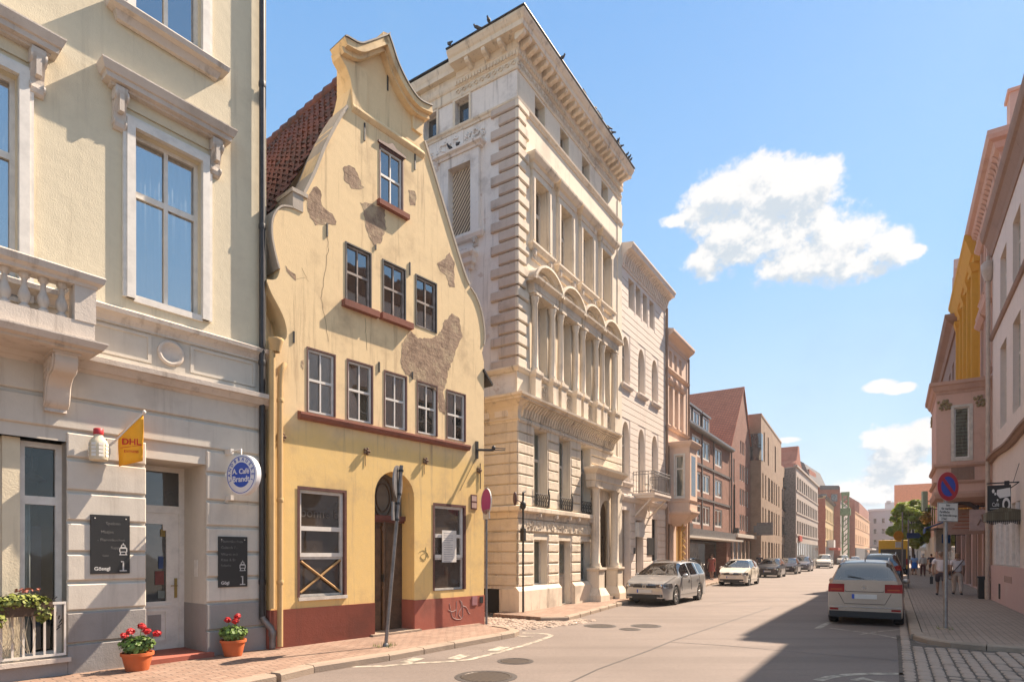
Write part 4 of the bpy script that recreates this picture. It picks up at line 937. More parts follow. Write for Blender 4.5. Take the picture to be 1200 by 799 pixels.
# door under the arch
brown=plain('door_brown',(.10,.055,.03),.5,var=.3,bump=.004)
m=MB(); m.box(2.16,3.18,.40,.46,.02,2.42); 
for (a,b) in ((2.2,2.62),(2.7,3.12)):
    m.box(a+.03,b-.03,.37,.41,.15,.75); m.box(a+.03,b-.03,.37,.41,.85,2.25)
m.tube([(2.66,.36,.06),(2.66,.36,2.4)],.045,8); m.box(2.60,2.72,.33,.4,1.0,1.05); m.box(2.59,2.73,.33,.4,2.2,2.3)
d_=m.build('door',brown,Yh); m=MB(); m.box(2.12,3.2,.28,.45,2.42,2.52); m.box(2.14,3.19,.32,.45,2.38,2.42); m.build('transom',plain('transom_red',(.13,.04,.03),.5),d_)
m=MB(); m.box(2.6,2.63,.3,.36,1.15,1.3); m.build('handle',M['iron'],d_)
ap=archp(2.16,3.18,2.5,2.88,.52); m=MB(); m.prism(ap,.42,.46); tw_=m.build('fanlight',plain('fanlight_grey',(.15,.12,.09),.6),Yh)
m=MB(); m.lathe([(.42,0),(.42,.03),(.39,.03),(.39,0)],n=30,smooth=False); m.lathe([(.3,0),(.3,.03),(.28,.03),(.28,0)],n=30,smooth=False); q=m.build('glazing_ring',brown,tw_); q.scale=(.6,1,1); q.location=(2.67,.415,2.9); q.rotation_euler=(R_(90),0,0)
MB().box(2.05,3.3,-.1,.42,.06,.14).build('doorstep',M['kerb'],Yh)
# rosettes, yellow drainpipe with hopper, wall bracket, plates, wires
m=MB()
for (px,py) in ((329,512),(428,529),(497,540),(560,551)):
    x,z=yp(px,py)
    for k in range(5):
        a=k*1.257; m.ell((x+.05*math.cos(a),-.05,z+.05*math.sin(a)),(.028,.04,.028),6,4)
    m.ell((x,-.07,z),(.03,.03,.03),6,4); m.tube([(x,-.01,z-.08),(x,-.012,z-.28)],.007,4)
m.build('rosette_hook',plain('hook_brown',(.16,.09,.05),.7),Yh)
ypipe=stucco('yellow_pipe',(.50,.345,.17),(.2,.12,.06),.4,.4,.002)
x=.12
m=MB(); m.lathe([(.07,0),(.12,.18),(.13,.22),(.10,.22),(.06,.1)],.02,-.14,5.12,10); m.build('hopper',ypipe,Yh)
m=MB(); m.tube([(.24,-.02,4.98),(.2,-.1,4.96),(.14,-.09,4.85),(.13,-.08,4.6),(.13,-.08,.14)],.048,10)
for z in (4.3,2.6,1.2): m.lathe([(.052,0),(.058,.01),(.058,.06),(.052,.07)],.13,-.08,z,10)
m.build('drainpipe',ypipe,Yh)
m=MB(); m.tube([(-.02,-.10,5.2),(-.03,-.11,3),(-.03,-.11,.8)],.05,8); m.build('drainpipe',ypipe,Yh)
x,z=yp(558,527)
m=MB(); m.box(x-.03,x+.05,-.03,0,z-.2,z+.2); m.tube([(x,-.02,z),(x+.28,-.30,z+.0)],.03,6); m.tube([(x+.28,-.30,z),(x+.55,-.42,z+.02)],.012,5); m.tube([(x+.28,-.30,z+.05),(x+.52,-.46,z+.05)],.012,5); m.ell((x+.28,-.30,z+.05),(.05,.05,.06),6,4)
m.build('wire_bracket',M['iron'],Yh)
m=MB(); m.tube([(x,-.02,z-.15),(x-.55,-.015,z-1.0)],.006,4); m.tube([(x+.12,-.02,z-.3),(x+.12,-.02,z-.9)],.012,5); m.build('cable',M['iron'],Yh)
m=MB(); X_,Z_=yp(555,588); m.box(X_-.1,X_+.1,-.02,0,Z_-.17,Z_+.17); pl=m.build('address_plate',M['redpaint'],Yh)
m=MB(); m.box(X_-.08,X_+.08,-.024,-.018,Z_+.02,Z_+.14); m.box(X_-.08,X_+.08,-.024,-.018,Z_-.14,Z_-.02); m.build('plate_face',plain('plate_pink',(.5,.36,.3),.6),pl)
m=MB(); X_,Z_=yp(556,703); m.box(X_-.1,X_+.07,-.03,-.01,Z_-.11,Z_+.1); m.build('plate',plain('plate_purple',(.35,.16,.17),.6),Yh)
m=MB(); X_,Z_=yp(563.5,702); m.box(X_-.05,X_+.05,-.03,-.01,Z_-.08,Z_+.07); m.build('plate',M['iron'],Yh)
# chalk graffiti scrawl
gw=plain('graffiti_white',(.58,.5,.47),.8,var=0)
def scrawl(P,mat,r=.0042,y=-.016):
    m=MB(); S=[yp(*p) for p in P]; S=smooth(S,5); m.tube([(a,y,b) for a,b in S],r,4); m.build('graffiti',mat,Yh)
s3=3.343
def z8(P): return [(290+x/s3,560+y/s3) for x,y in P]
scrawl(z8([(790,490),(800,540),(820,552),(840,545),(842,500),(835,480)]),gw); scrawl(z8([(818,480),(816,530),(812,545)]),gw); scrawl(z8([(830,475),(838,500),(825,530),(835,545)]),gw); scrawl(z8([(842,500),(855,505),(865,525),(870,530)]),gw); scrawl(z8([(785,515),(800,522),(815,515)]),gw)
gb=plain('graffiti_olive',(.25,.2,.08),.8,var=0)
scrawl(z8([(672,290),(690,282),(705,300),(690,318),(678,305),(700,290),(710,310)]),gb,.004,-.004); scrawl(z8([(680,318),(695,322),(700,300),(698,270)]),gb,.004,-.004)
# ================= the tall white palace =================
M['palace']=stucco('palace_render',(.76,.66,.525),(.34,.27,.21),.55,.4,.003)
M['palace_old']=stucco('weathered_palace_render',(.80,.73,.67),(.25,.21,.19),.8,.6,.004,patch=(.58,.46,.39))
M['palacetrim']=stucco('palace_trim',(.75,.64,.505),(.24,.185,.145),.75,.45,.003)
M['vermic']=stucco('rough_ashlar',(.77,.66,.52),(.32,.24,.18),.5,.4,.02)
B=FB.root('palace','tall ornate cream palace with corner quoins, arched pediments and heavy bracketed cornice','house')
BW=7.68; BD=9.0; bc=[1.3,2.9,4.5,6.1]
attic=[(c-.3,c+.3,14.72,15.42) for c in bc]
third=[(c-.40,c+.40,10.95,12.85) for c in bc]
second=[(c-.40,c+.40,7.2,9.30) for c in bc]
first=[(.90,1.68,3.2,5.45),(2.47,3.25,3.2,5.45),(4.03,4.81,3.2,5.45)]
ground=[(.90,1.68,.80,2.16),(2.47,3.25,.12,2.16),(4.03,4.81,.80,2.16)]
portal=(5.55,6.75,.14,4.0)
m=MB()
pa=archp(portal[0],portal[1],portal[2],3.2,.62)
m.wall(rect(0,BW,.0,16.2),[rect(*w) for w in attic+third+second+first+ground]+[pa],0,.28)
m.add([(BW,0,0),(BW,BD,0),(BW,BD,16.2),(BW,0,16.2),(0,BD,0),(0,BD,16.2)],[(0,1,2,3),(1,4,5,2)]); m.add([(0,0,16.2),(BW,0,16.2),(BW,BD,16.2),(0,BD,16.2)],[(0,1,2,3)])
m.build('front_wall',M['palace'],B)
# side wall, built in its own plane: a child turned onto the left flank
sw=MB()
side_blind=[(1.56,2.40,11.3,13.4),(3.9,4.75,11.3,13.4)]
side_att=[(1.69,2.22,14.72,15.46),(2.94,3.45,14.72,15.46),(4.3,4.8,14.72,15.46),(6.8,7.35,14.72,15.46)]
sw.wall(rect(-BD,0,0,16.2),[rect(-w[1],-w[0],w[2],w[3]) for w in side_blind+side_att],0,.22)
sdw=sw.build('side_wall',M['palace_old'],B); sdw.rotation_euler=(0,0,R_(-90))   # local x runs towards the street, outward to the left
M['latback']=plain('lattice_backing',(.22,.17,.145),.9); lat=M['lattice']=brick('lattice_boards',(.52,.43,.37),(.48,.40,.35),(.2,.15,.13),.9,.07,.01,'xz',mort=.012,var=.3)  # plain dark panel behind the lattice bars
for w in side_blind:
    m=MB(); a,b,z0,z1=-w[1],-w[0],w[2],w[3]
    m.box(a,b,.14,.2,z0,z1)
    k=-1.2
    d=MB()
    import itertools
    u=a-(z1-z0)
    while u<b:
        p=[]
        x0_,zz0=u,z0; x1_,zz1=u+(z1-z0)*.75,z1
        # clip the slanted bar to the opening
        def cl(xq): return z0+(xq-u)/.75
        xa,xb=max(u,a),min(x1_,b)
        if xb-xa>.02: d.tube([(xa,.10,cl(xa)),(xb,.10,cl(xb))],.026,4,False)
        u+=.12
    bl=m.build('blind_window',M['latback'],sdw); d.build('lattice',M['palacetrim'],bl)
    m=MB(); m.wall(rect(a-.3,b+.3,z0-.05,z1+.3),[rect(a,b,z0,z1)],-.13,.14); m.box(a-.3,b+.3,-.128,.0,z0-.05,z0-.0)
    for e in (a-.3,b+.3): m.add([(e,-.13,z0-.05),(e,0,z0-.05),(e,0,z1+.3),(e,-.13,z1+.3)],[(0,1,2,3)])
    m.sweep([(a-.34,0),(a-.34,-.13),(b+.34,-.13),(b+.34,0)],[(-.05,z1+.3),(.04,z1+.3),(.06,z1+.36),(.14,z1+.4),(.15,z1+.46),(-.05,z1+.5)])
    m.sweep([(a-.34,0),(a-.34,-.05),(b+.34,-.05),(b+.34,0)],[(-.04,z0-.22),(.05,z0-.2),(.1,z0-.1),(.1,z0-.04),(-.04,z0-.02)])
    m.build('blind_frame',M['palace_old'],bl)
    console(bl,b+.12,z0-.45,z0-.2,.16,.12)
for w in side_att:
    a,b=-w[1],-w[0]; wd=win(sdw,a,b,w[2],w[3],.16,M['offwhite'],M['glass'],1,(),.03,.05); 
    m=MB(); m.wall(rect(a-.08,b+.08,w[2]-.0,w[3]+.08),[rect(a,b,w[2],w[3])],-.03,.03); m.build('window_surround',M['palacetrim'],wd)
# relief ornament above the blind window (modelled scrolls)
m=MB(); rnd=random.Random(9)
for k in range(46):
    x=-rnd.uniform(.9,4.2); z=13.98+.38*rnd.random()*(1-abs((x+2.2)/2.4))+.05; a=rnd.uniform(0,6.28)
    pts=[(x+.09*math.cos(a+t*.9)*(1-t*.12),-.03-.012*math.sin(t),z+.08*math.sin(a+t*.9)*(1-t*.12)) for t in range(6)]
    m.tube(pts,.022,5)
m.build('relief_ornament',M['palace_old'],sdw)
m=MB(); 
for (xa,xb,za,zb,yy) in ((-3.25,-1.9,13.98,14.5,.02),): m.box(xa,xb,-yy,.0,za,zb)
m.build('relief_panel',M['palace_old'],sdw)
# pilaster head on the flank
m=MB(); m.sweep([(-2.5,0),(-2.5,-.1),(-1.55,-.1),(-1.55,0)],[(-.1,10.2),(.0,10.2),(.03,10.3),(.1,10.36),(.12,10.5),(.2,10.6),(.2,10.68),(-.1,10.7)]); m.box(-2.4,-1.65,-.1,0,6.3,10.2)
m.build('pilaster',M['palace_old'],sdw)
# quoins on both faces of the corner
q=MB(); z=7.0; k=0
while z<14.4:
    w=.62 if k%2==0 else .44; q.cbox(-.085,w*.9,-.085,.01,z+.03,z+.305,.03)
    q.add(*(lambda vs,fs:(vs,fs))([(.0,0,0)]*0,[])) if 0 else None
    z+=.335; k+=1
q.build('quoins',M['palacetrim'],B)
q=MB(); z=7.0; k=0
while z<14.4:
    w=.88 if k%2==0 else .60; q.cbox(-w,.08,-.08,.01,z+.03,z+.305,.03); z+=.335; k+=1
qo=q.build('quoins',stucco('sooty_quoins',(.58,.48,.41),(.22,.17,.14),.5,.6,.012),sdw)
# ground floor ashlar
m=MB(); op=[ (w[0]-.05,w[1]+.05,w[2],w[3]+.07) for w in ground+first]+[(5.2,BW,0,4.6)]
zs=[.78+.315*k for k in range(6)]+[2.42]
courses(m,-.06,BW,[.80,1.12,1.45,1.78,2.08,2.36],op,0,.06,.035,.03)
zs2=[3.12+.298*k for k in range(9)]
courses(m,-.06,BW,zs2,op,0,.05,.03,.022)
m.build('ashlar',M['vermic'],B)
m=MB(); courses(m,-.06,BW,[2.38,2.74],[(5.2,BW,0,5)],0,.07,.02,.02); vb=m.build('vermiculated_band',M['vermic'],B)
m=MB(); rnd=random.Random(8)
for k in range(150):
    x=rnd.uniform(.1,5.0); z=rnd.uniform(2.44,2.68); a=rnd.uniform(-.4,.4)+(1.57 if rnd.random()<.7 else 0)
    m.tube([(x-.04*math.cos(a),-.075,z-.05*math.sin(a)),(x,-.085,z),(x+.04*math.cos(a),-.075,z+.05*math.sin(a))],.014,4)
m.build('vermiculation',M['vermic'],vb)
m=MB(); 
courses(m,-BD,.06,[.80,1.12,1.45,1.78,2.08,2.36],[],0,.06,.035,.03); courses(m,-BD,.06,zs2,[],0,.05,.03,.022); courses(m,-BD,.06,[2.38,2.74],[],0,.065,.02,.02)
m.build('ashlar',M['vermic'],sdw)
m=MB(); m.box(-BD,-.5,-.03,.01,.02,.72); m.build('cellar_opening',M['dark'],sdw)
# plinth blocks
def plinth(a,b,z1):
    m.add([(a,-.17,.02),(b,-.17,.02),(b,-.17,z1-.12),(a,-.17,z1-.12),(b,-.06,z1),(a,-.06,z1),(a,.01,.02),(b,.01,.02),(a,.01,z1),(b,.01,z1)],[(0,1,2,3),(3,2,4,5),(0,3,5,8,6),(1,7,9,4,2),(5,4,9,8)])
m=MB(); plinth(-.17,2.40,.80); plinth(3.32,5.2,.80); m.box(-.17,0,0,.5,.02,.72); m.build('plinth',M['palacetrim'],B)
# slab band with brackets
m=MB(); m.sweep([(0,BD),(0,0),(5.25,0)],[(-.02,2.76),(.05,2.76),(.07,2.92),(.18,2.95),(.2,2.97),(.2,3.08),(.05,3.12),(-.02,3.12)])
m.build('slab_band',M['palacetrim'],B)
for x in (1.05,2.1,3.0,3.65,4.6): console(B,x,2.74,2.97,.12,.18)
# window joinery
for i,w in enumerate(ground):
    if i==1:
        m=MB(); m.box(w[0],w[1],.2,.28,.12,2.16); m.box(w[0]+.08,w[1]-.08,.17,.2,.2,1.0); d_=m.build('door',plain('pale_door',(.42,.37,.3),.6),B); MB().box(w[0]+.1,w[1]-.1,.16,.199,1.1,2.05).build('pane',M['glass_green'],d_); m=MB(); m.tube([(w[0]+.12,.16,1.0),(w[0]+.12,.08,1.1),(w[0]+.12,.08,1.25),(w[0]+.12,.16,1.3)],.018,6); m.build('handle',M['iron'],d_)
    else: win(B,*w,.2,M['offwhite'],M['glass_green'],1,(),.05)
    m=MB(); m.wall(rect(w[0]-.07,w[1]+.07,w[2],w[3]+.09),[rect(w[0],w[1],w[2],w[3])],-.03,.035); m.build('window_surround',M['palacetrim'],B)
    if i==0: 
        m=MB(); m.box(w[0]+.12,w[0]+.28,.215,.222,1.25,1.45); m.box(w[0]+.12,w[0]+.25,.215,.222,1.6,1.72); m.build('sticker',M['white'],B)
for w in first:
    wd=win(B,*w,.24,M['offwhite'],M['glass_green'],1,(.62,),.05,.05,.05)
    m=MB(); m.wall(rect(w[0]-.07,w[1]+.07,w[2],w[3]+.07),[rect(*w)],-.035,.04); m.build('window_surround',M['palacetrim'],wd)
    g=MB(); x=w[0]+.03
    while x<w[1]-.03:
        g.tube([(x,-.07,3.14),(x+.05,-.1,3.25),(x-.02,-.07,3.36),(x+.04,-.09,3.46),(x,-.07,3.52)],.012,5); g.tube([(x+.08,-.07,3.14),(x+.03,-.1,3.25),(x+.1,-.07,3.36),(x+.04,-.09,3.48)],.012,5); x+=.13
    g.tube([(w[0]-.03,-.08,3.15),(w[0]-.03,-.08,3.7)],.016,5); g.tube([(w[1]+.03,-.08,3.15),(w[1]+.03,-.1,3.5),(w[1]+.03,-.06,3.7)],.022,5); g.tube([(w[0],-.07,3.53),(w[1],-.07,3.53)],.012,5); g.build('balconet_grille',M['iron'],wd)
for w in second:
    win(B,*w,.24,M['offwhite'],M['glass_warm'],1,(.62,),.06,.06,.07)
for w in third: win(B,*w,.22,M['offwhite'],M['glass_warm'],1,(.60,),.06,.06,.07)
for w in attic:
    wd=win(B,*w,.2,M['offwhite'],M['glass_warm'],1,(),.04); m=MB(); m.wall(rect(w[0]-.06,w[1]+.06,w[2],w[3]+.0),[rect(w[0],w[1],w[2],w[3]-.0)],-.02,.02) if 0 else m.box(w[0]-.05,w[1]+.05,-.03,.0,w[2]-.05,w[2]); m.build('sill',M['palacetrim'],wd)
# great cove cornice above the first floor
m=MB(); m.sweep([(0,BD),(0,0),(6.75,0)],[(-.02,5.48),(.05,5.48),(.06,5.54),(.09,5.56),(.09,5.60),(.05,5.62),(.06,5.78),(.12,5.92),(.26,6.04),(.36,6.06),(.36,6.10),(.44,6.14),(.45,6.2),(.2,6.26),(-.02,6.27)])
m.build('cove_cornice',M['palacetrim'],B)
m=MB(); x=.12
while x<6.7:
    m.prism([(-.05,5.64),(-.10,5.66),(-.16,5.86),(-.32,6.03),(-.06,6.03)],x,x+.07,'x'); x+=.155
m.build('cove_fluting',M['palacetrim'],B)
m=MB(); x=.0
while x<6.7: m.box(x,x+.06,-.1,-.04,5.50,5.555); x+=.12
m.build('dentils',M['palacetrim'],B)
m=MB(); 
for x in (-.5,-1.15,-1.8): m.box(x-.22,x+.22,-.085,-.04,5.66,5.9); m.lathe([(.05,0),(.05,.03),(0,.04)],0,0,0,8) if 0 else None
m.build('frieze_panels',M['palace_old'],sdw)
# pedestal zone
m=MB(); m.box(-.06,6.9,-.04,.01,6.25,6.98); m.sweep([(0,BD),(0,0),(BW-.4,0)],[(-.02,6.92),(.07,6.92),(.12,6.98),(.14,7.02),(.14,7.06),(-.02,7.1)])
m.build('pedestal_course',M['palacetrim'],B)
for i,c in enumerate(bc):
    m=MB()
    for x in (c-.53,c+.53): m.box(x-.17,x+.17,-.26,-.03,6.25,6.9); m.sweep([(x-.17,-.03),(x-.17,-.26),(x+.17,-.26),(x+.17,-.03)],[(-.05,6.9),(.02,6.9),(.05,6.97),(.05,7.06),(-.05,7.07)])
    pd=m.build('column_pedestals',M['palacetrim'],B)
    m=MB(); m.wall(rect(c-.36,c+.36,6.42,6.86),[rect(c-.30,c+.30,6.47,6.81)],-.07,.03)
    for u in range(4):
        for v in range(2):
            x=c-.225+u*.15; z=6.555+v*.17
            pts=[(x+.06*math.cos(t*.785),-.06,z+.07*math.sin(t*.785)) for t in range(9)]; m.tube(pts,.016,4)
    m.build('pierced_panel',M['palacetrim'],pd)
# columns, entablatures and segmental pediments of the second floor
cp=[(.135,0),(.14,.04),(.12,.07),(.13,.1),(.11,.12),(.105,.6),(.09,1.92),(.1,1.94),(.095,1.98),(.12,2.06),(.15,2.16),(.13,2.2)]
for c in bc:
    m=MB()
    for x in (c-.53,c+.53): m.lathe([(r*.95,z*1.0) for r,z in cp],x,-.13,7.08,16); m.box(x-.15,x+.15,-.28,0,9.27,9.34); m.box(x-.15,x+.15,-.27,0,7.06,7.1)
    m.build('column',M['palacetrim'],B)
    m=MB(); a,b=c-.70,c+.70
    m.sweep([(a,0),(a,-.2),(b,-.2),(b,0)],[(-.2,9.33),(.03,9.33),(.03,9.42),(.045,9.43),(.045,9.60),(.1,9.63),(.18,9.69),(.19,9.75),(-.2,9.77)])
    e=m.build('entablature',M['palacetrim'],B)
    # arc
    R=.88; cz=9.72-.30; n=18; a0=math.asin(.36/ R)
    def arc(rr,y): return [(c+rr*math.cos(t),y,cz+rr*math.sin(t)) for t in [a0+(math.pi-2*a0)*i/n for i in range(n+1)]]
    m=MB()
    prA=[(R-.02,-.39),(R+.06,-.38),(R+.06,-.32),(R+.0,-.3),(R-.05,-.26),(R-.10,-.24),(R-.10,-.0),(R+.06,.0)]
    prA=[(r_*1.0,y) for r_,y in prA]; vs=[];k=len(prA)
    for i in range(n+1):
        t=a0*.55+(math.pi-1.1*a0)*i/n
        vs+=[(c+r_*math.cos(t),y,cz+r_*math.sin(t)*.86+.04) for r_,y in prA]
    fs=[(i*k+j,(i+1)*k+j,(i+1)*k+(j+1)%k,i*k+(j+1)%k) for i in range(n) for j in range(k)]+[tuple(range(k)),tuple(n*k+j for j in range(k))]
    m.add(vs,fs); m.prism([(c+(R-.1)*math.cos(t),max(9.76,cz+(R-.1)*math.sin(t)*.86+.04)) for t in [math.pi*i/n for i in range(n+1)]],-.14,.0)
    m.tube([(c+.3*math.cos(math.pi*i/8),-.17,9.80+.25*math.sin(math.pi*i/8)) for i in range(9)],.03,5)
    m.build('segmental_pediment',M['palacetrim'],e)
# third floor frames, hoods and bracketed sills
for c in bc:
    w=(c-.40,c+.40,10.95,12.85)
    m=MB(); a,b=w[0]-.17,w[1]+.17
    for x0_,x1_ in ((a,w[0]),(w[1],b)): m.box(x0_,x1_,-.09,.01,10.9,12.9); m.box(x0_+.04,x1_-.04,-.115,.0,10.98,12.8)
    m.box(a,b,-.091,.01,12.86,13.05)
    f=m.build('window_surround',M['palacetrim'],B)
    m=MB(); m.sweep([(a,0),(a,-.09),(b,-.09),(b,0)],[(-.1,13.04),(.03,13.05),(.05,13.12),(.05,13.2),(.12,13.24),(.2,13.36),(.21,13.42),(-.1,13.47)])
    m.build('window_hood',M['palacetrim'],f)
    m=MB(); m.sweep([(a,0),(a,-.05),(b,-.05),(b,0)],[(-.05,10.66),(.06,10.68),(.12,10.78),(.14,10.8),(.14,10.86),(-.05,10.9)]); m.box(a+.1,b-.1,-.04,0,10.45,10.66)
    s_=m.build('sill',M['palacetrim'],f)
    for x in (a+.1,b-.1): console(s_,x,10.42,10.7,.14,.14)
# attic band, frieze and bracketed cornice
m=MB(); m.sweep([(0,BD),(0,0),(BW,0)],[(-.02,14.5),(.04,14.5),(.05,14.56),(.09,14.6),(.1,14.65),(-.02,14.69)]); m.build('string_course',M['palacetrim'],B)
ret=2.1
top=[(-.02,15.50),(.03,15.50),(.05,15.54),(.02,15.56),(.02,15.82),(.05,15.84),(.08,15.9),(.1,16.02),(.12,16.04),(.12,16.22),(.46,16.24),(.48,16.36),(.52,16.40),(.58,16.50),(.58,16.56),(.3,16.62),(-.02,16.66)]
m=MB(); m.sweep([(0,ret),(0,0),(BW-.1,0)],top); m.sweep([(0,BD),(0,ret)],[(p*.42 if p>.1 else p,z-.02 if p>.1 else z) for p,z in top])
cor=m.build('cornice',M['palacetrim'],B)
m=MB(); m.sweep([(0,BD),(0,ret),(0,0),(BW-.1,0)],[(.56,16.565),(.62,16.565),(.62,16.6),(.0,16.72),(-.02,16.7)]) if 0 else None
m.sweep([(0,ret),(0,0),(BW-.1,0)],[(-.02,16.665),(.3,16.628),(.6,16.565),(.62,16.575),(.62,16.60),(.3,16.67),(-.02,16.72)]); m.sweep([(0,BD),(0,ret)],[(-.02,16.66),(.26,16.6),(.27,16.63),(-.02,16.71)])
m.add([(-.02,-.02,16.7),(BW,-.02,16.7),(BW,BD,16.7),(-.02,BD,16.7)],[(0,1,2,3)])
m.build('roof_edge',M['iron'],B)
def modillion(mb,ax,t,z0=16.04):
    # bracket at distance t along the front ('x') or the flank ('y')
    pr=[(-.12,16.04),(-.2,16.04),(-.26,16.08),(-.36,16.10),(-.42,16.15),(-.43,16.235),(-.12,16.235)]
    if ax=='x': mb.prism(pr,t-.065,t+.065,'x')
    else: mb.prism([(p[0],p[1]) for p in pr],t-.065,t+.065,'y')
m=MB(); t_=-.26
while t_<BW-.1: modillion(m,'x',t_); t_+=.315
for t_ in (.35,.9,1.5,): modillion(m,'y',t_)
m.build('modillions',M['palacetrim'],cor)
m=MB(); t_=-.05
while t_<BW-.1: m.box(t_,t_+.055,-.115,-.03,15.86,15.97); t_+=.11
t_=.0
while t_<ret: m.box(-.115,-.03,t_,t_+.055,15.86,15.97); t_+=.11
m.build('dentils',M['palacetrim'],cor)
m=MB(); rnd=random.Random(4); t_=.05
while t_<BW-.15:
    m.tube([(t_+.09*math.cos(a)*(1-.1*k),-.035,15.69+.09*math.sin(a)*(1-.1*k)) for k,a in enumerate([j*.8 for j in range(9)])],.018,5); m.ell((t_+.13,-.03,15.69),(.035,.025,.08),6,4); t_+=.24
t_=.1
while t_<ret:
    m.tube([(-.035,t_+.09*math.cos(a)*(1-.1*k),15.69+.09*math.sin(a)*(1-.1*k)) for k,a in enumerate([j*.8 for j in range(9)])],.018,5); t_+=.22
m.build('frieze_ornament',M['palacetrim'],cor)
# portal with columns
pc=[FB.s(698,.22),FB.s(720,.22)]
pr=[(.2,0),(.21,.05),(.17,.09),(.19,.13),(.16,.16),(.155,.9),(.135,2.55),(.15,2.58),(.14,2.64),(.17,2.7),(.19,2.76),(.19,2.8)]
po=MB(); po.sweep([(pc[0]-.3,0),(pc[0]-.3,-.35),(pc[1]+.3,-.35),(pc[1]+.3,0)],[(-.34,4.06),(.0,4.06),(.02,4.28),(.05,4.3),(.05,4.52),(.1,4.56),(.22,4.66),(.24,4.74),(-.34,4.8)])
pp=po.build('portal',M['palacetrim'],B)
for x in pc:
    m=MB(); m.box(x-.24,x+.24,-.45,0,.42,1.18); m.sweep([(x-.24,0),(x-.24,-.45),(x+.24,-.45),(x+.24,0)],[(-.4,1.15),(.02,1.15),(.06,1.2),(.06,1.26),(-.4,1.28)])
    m.sweep([(x-.24,0),(x-.24,-.45),(x+.24,-.45),(x+.24,0)],[(-.4,.02),(.14,.02),(.14,.3),(.02,.55),(-.4,.55)])
    m.lathe(pr,x,-.22,1.27,18); m.box(x-.2,x+.2,-.42,-.02,4.02,4.07)
    m.build('portal_column',M['palacetrim'],pp)
m=MB(); m.wall(rect(pc[0]+.2,pc[1]-.2,.1,4.06),[archp(portal[0]+.03,portal[1]-.03,.1,3.1,.62)],-.05,.1)
m.build('portal_arch',M['palacetrim'],pp)
m=MB(); m.box(portal[0],portal[1],.25,.32,.1,3.9); d_=m.build('door',plain('portal_door',(.2,.13,.08),.5),pp)
m=MB(); m.box(portal[0]+.2,portal[1]-.2,.235,.252,1.2,2.4); m.build('pane',M['glass_warm'],d_)
MB().box(pc[0]+.2,pc[1]-.2,-.4,.2,.06,.2).build('doorstep',M['kerb'],pp)
# stone seam where the facade ends
m=MB(); m.box(BW-.42,BW,-.03,.01,.3,15.4); m.build('end_pilaster',M['palace'],B)
# pigeons
pg=plain('pigeon_grey',(.035,.037,.045),.7,var=.3)
def pigeon(loc,rz,lab,sc=1,up=0):
    m=MB(); Rm=Matrix.Rotation(R_(-25),3,'Y')
    m.ell((0,0,.11),(.15,.075,.08),10,8,Rm); m.ell((.14,0,.24),(.045,.04,.045),8,6); m.tube([(.09,0,.15),(.12,0,.19),(.14,0,.23)],[.06,.045,.035],8); m.tube([(-.1,0,.08),(-.26,0,.03)],[.05,.035],6)
    m.tube([(.17,0,.235),(.205,0,.228)],[.012,.004],5); m.tube([(0,.025,.06),(.01,.025,.0)],.008,4); m.tube([(0,-.025,.06),(.01,-.025,.0)],.008,4)
    o=m.build('pigeon',pg); o.location=loc; o.rotation_euler=(0,0,rz); o.scale=(sc*.62,)*3; return tag(o,lab,'pigeon','pigeons on the palace')
def bw(x,y,z): v=FB.w(x,-y,z); return v
pigeon(bw(-.62,1.95,16.6),FB.rz+1.2,'lone dark pigeon at the rear end of the flank cornice on the palace roof')
pigeon(bw(-.62,.95,16.6),FB.rz+2.0,'left one of two dark pigeons close together on the flank cornice of the palace')
pigeon(bw(-.62,.55,16.6),FB.rz+.4,'right one of two dark pigeons close together on the flank cornice of the palace',1.15)
pigeon(bw(-.2,2.25,13.9),FB.rz+2.5,'left pigeon of a pair perched on the hood of the latticed blind window')
pigeon(bw(-.2,1.98,13.9),FB.rz+1.0,'right pigeon of a pair perched on the hood of the latticed blind window',1.1)
rnd=random.Random(6)
xs=[1.6,3.2,4.0,4.35,5.05,5.35,5.9,6.0,6.2,6.75,6.95,7.1]
for i,x in enumerate(xs):
    pigeon(bw(x,-.58,16.59),FB.rz+rnd.uniform(0,6.2),'dark pigeon perched in the row along the street edge of the palace cornice',rnd.uniform(.85,1.1))
# ================= cream house with pointed arch windows =================
M['cream2']=stucco('pale_cream_render',(.78,.68,.59),(.42,.34,.28),.3,.25,.002)
C=FC.root('arched_window_house','pale cream house with narrow arched windows and an iron balcony beside the palace','house')
CW_=FC.s(780); CD=9
top4=[FC.s(x) for x in (736,743,744.6,750.6,752.8,758,760.6,766)]
topw=[(top4[2*i]+.05,top4[2*i+1]+.02,11.68,12.88) for i in range(4)]
acx=[.47,2.22,3.88]
upA=[(c-.37,c+.37,8.48,10.40) for c in acx]; loA=[(c-.37,c+.37,4.62 if i!=1 else 4.2,7.02) for i,c in enumerate(acx)]
gw_=[(.1,.9,.14,3.5),(1.55,2.3,.14,3.15),(3.5,4.22,1.45,3.3)]
m=MB(); m.wall(rect(0,CW_,0,13.1),[rect(*w) for w in topw+gw_]+[archp(w[0],w[1],w[2],w[3]-.62,.62) for w in upA+loA],0,.3); shell(m,0,CW_,CD,0,13.6); m.add([(0,0,13.1),(CW_,0,13.1),(CW_,0,13.6),(0,0,13.6)],[(0,1,2,3)])
m.build('wall',M['cream2'],C)
m=MB(); op=[(w[0]-.06,w[1]+.06,w[2],w[3]+.05) for w in topw+gw_]
opA=[(w[0]-.05,w[1]+.05,w[2],w[3]-.05) for w in upA+loA]
courses(m,0,CW_,[4.25+.262*k for k in range(34)],op+opA,0,.018,.018,.006)
courses(m,0,CW_,[.5+.31*k for k in range(11)],op,0,.03,.03,.012)
m.build('banded_render',M['cream2'],C)
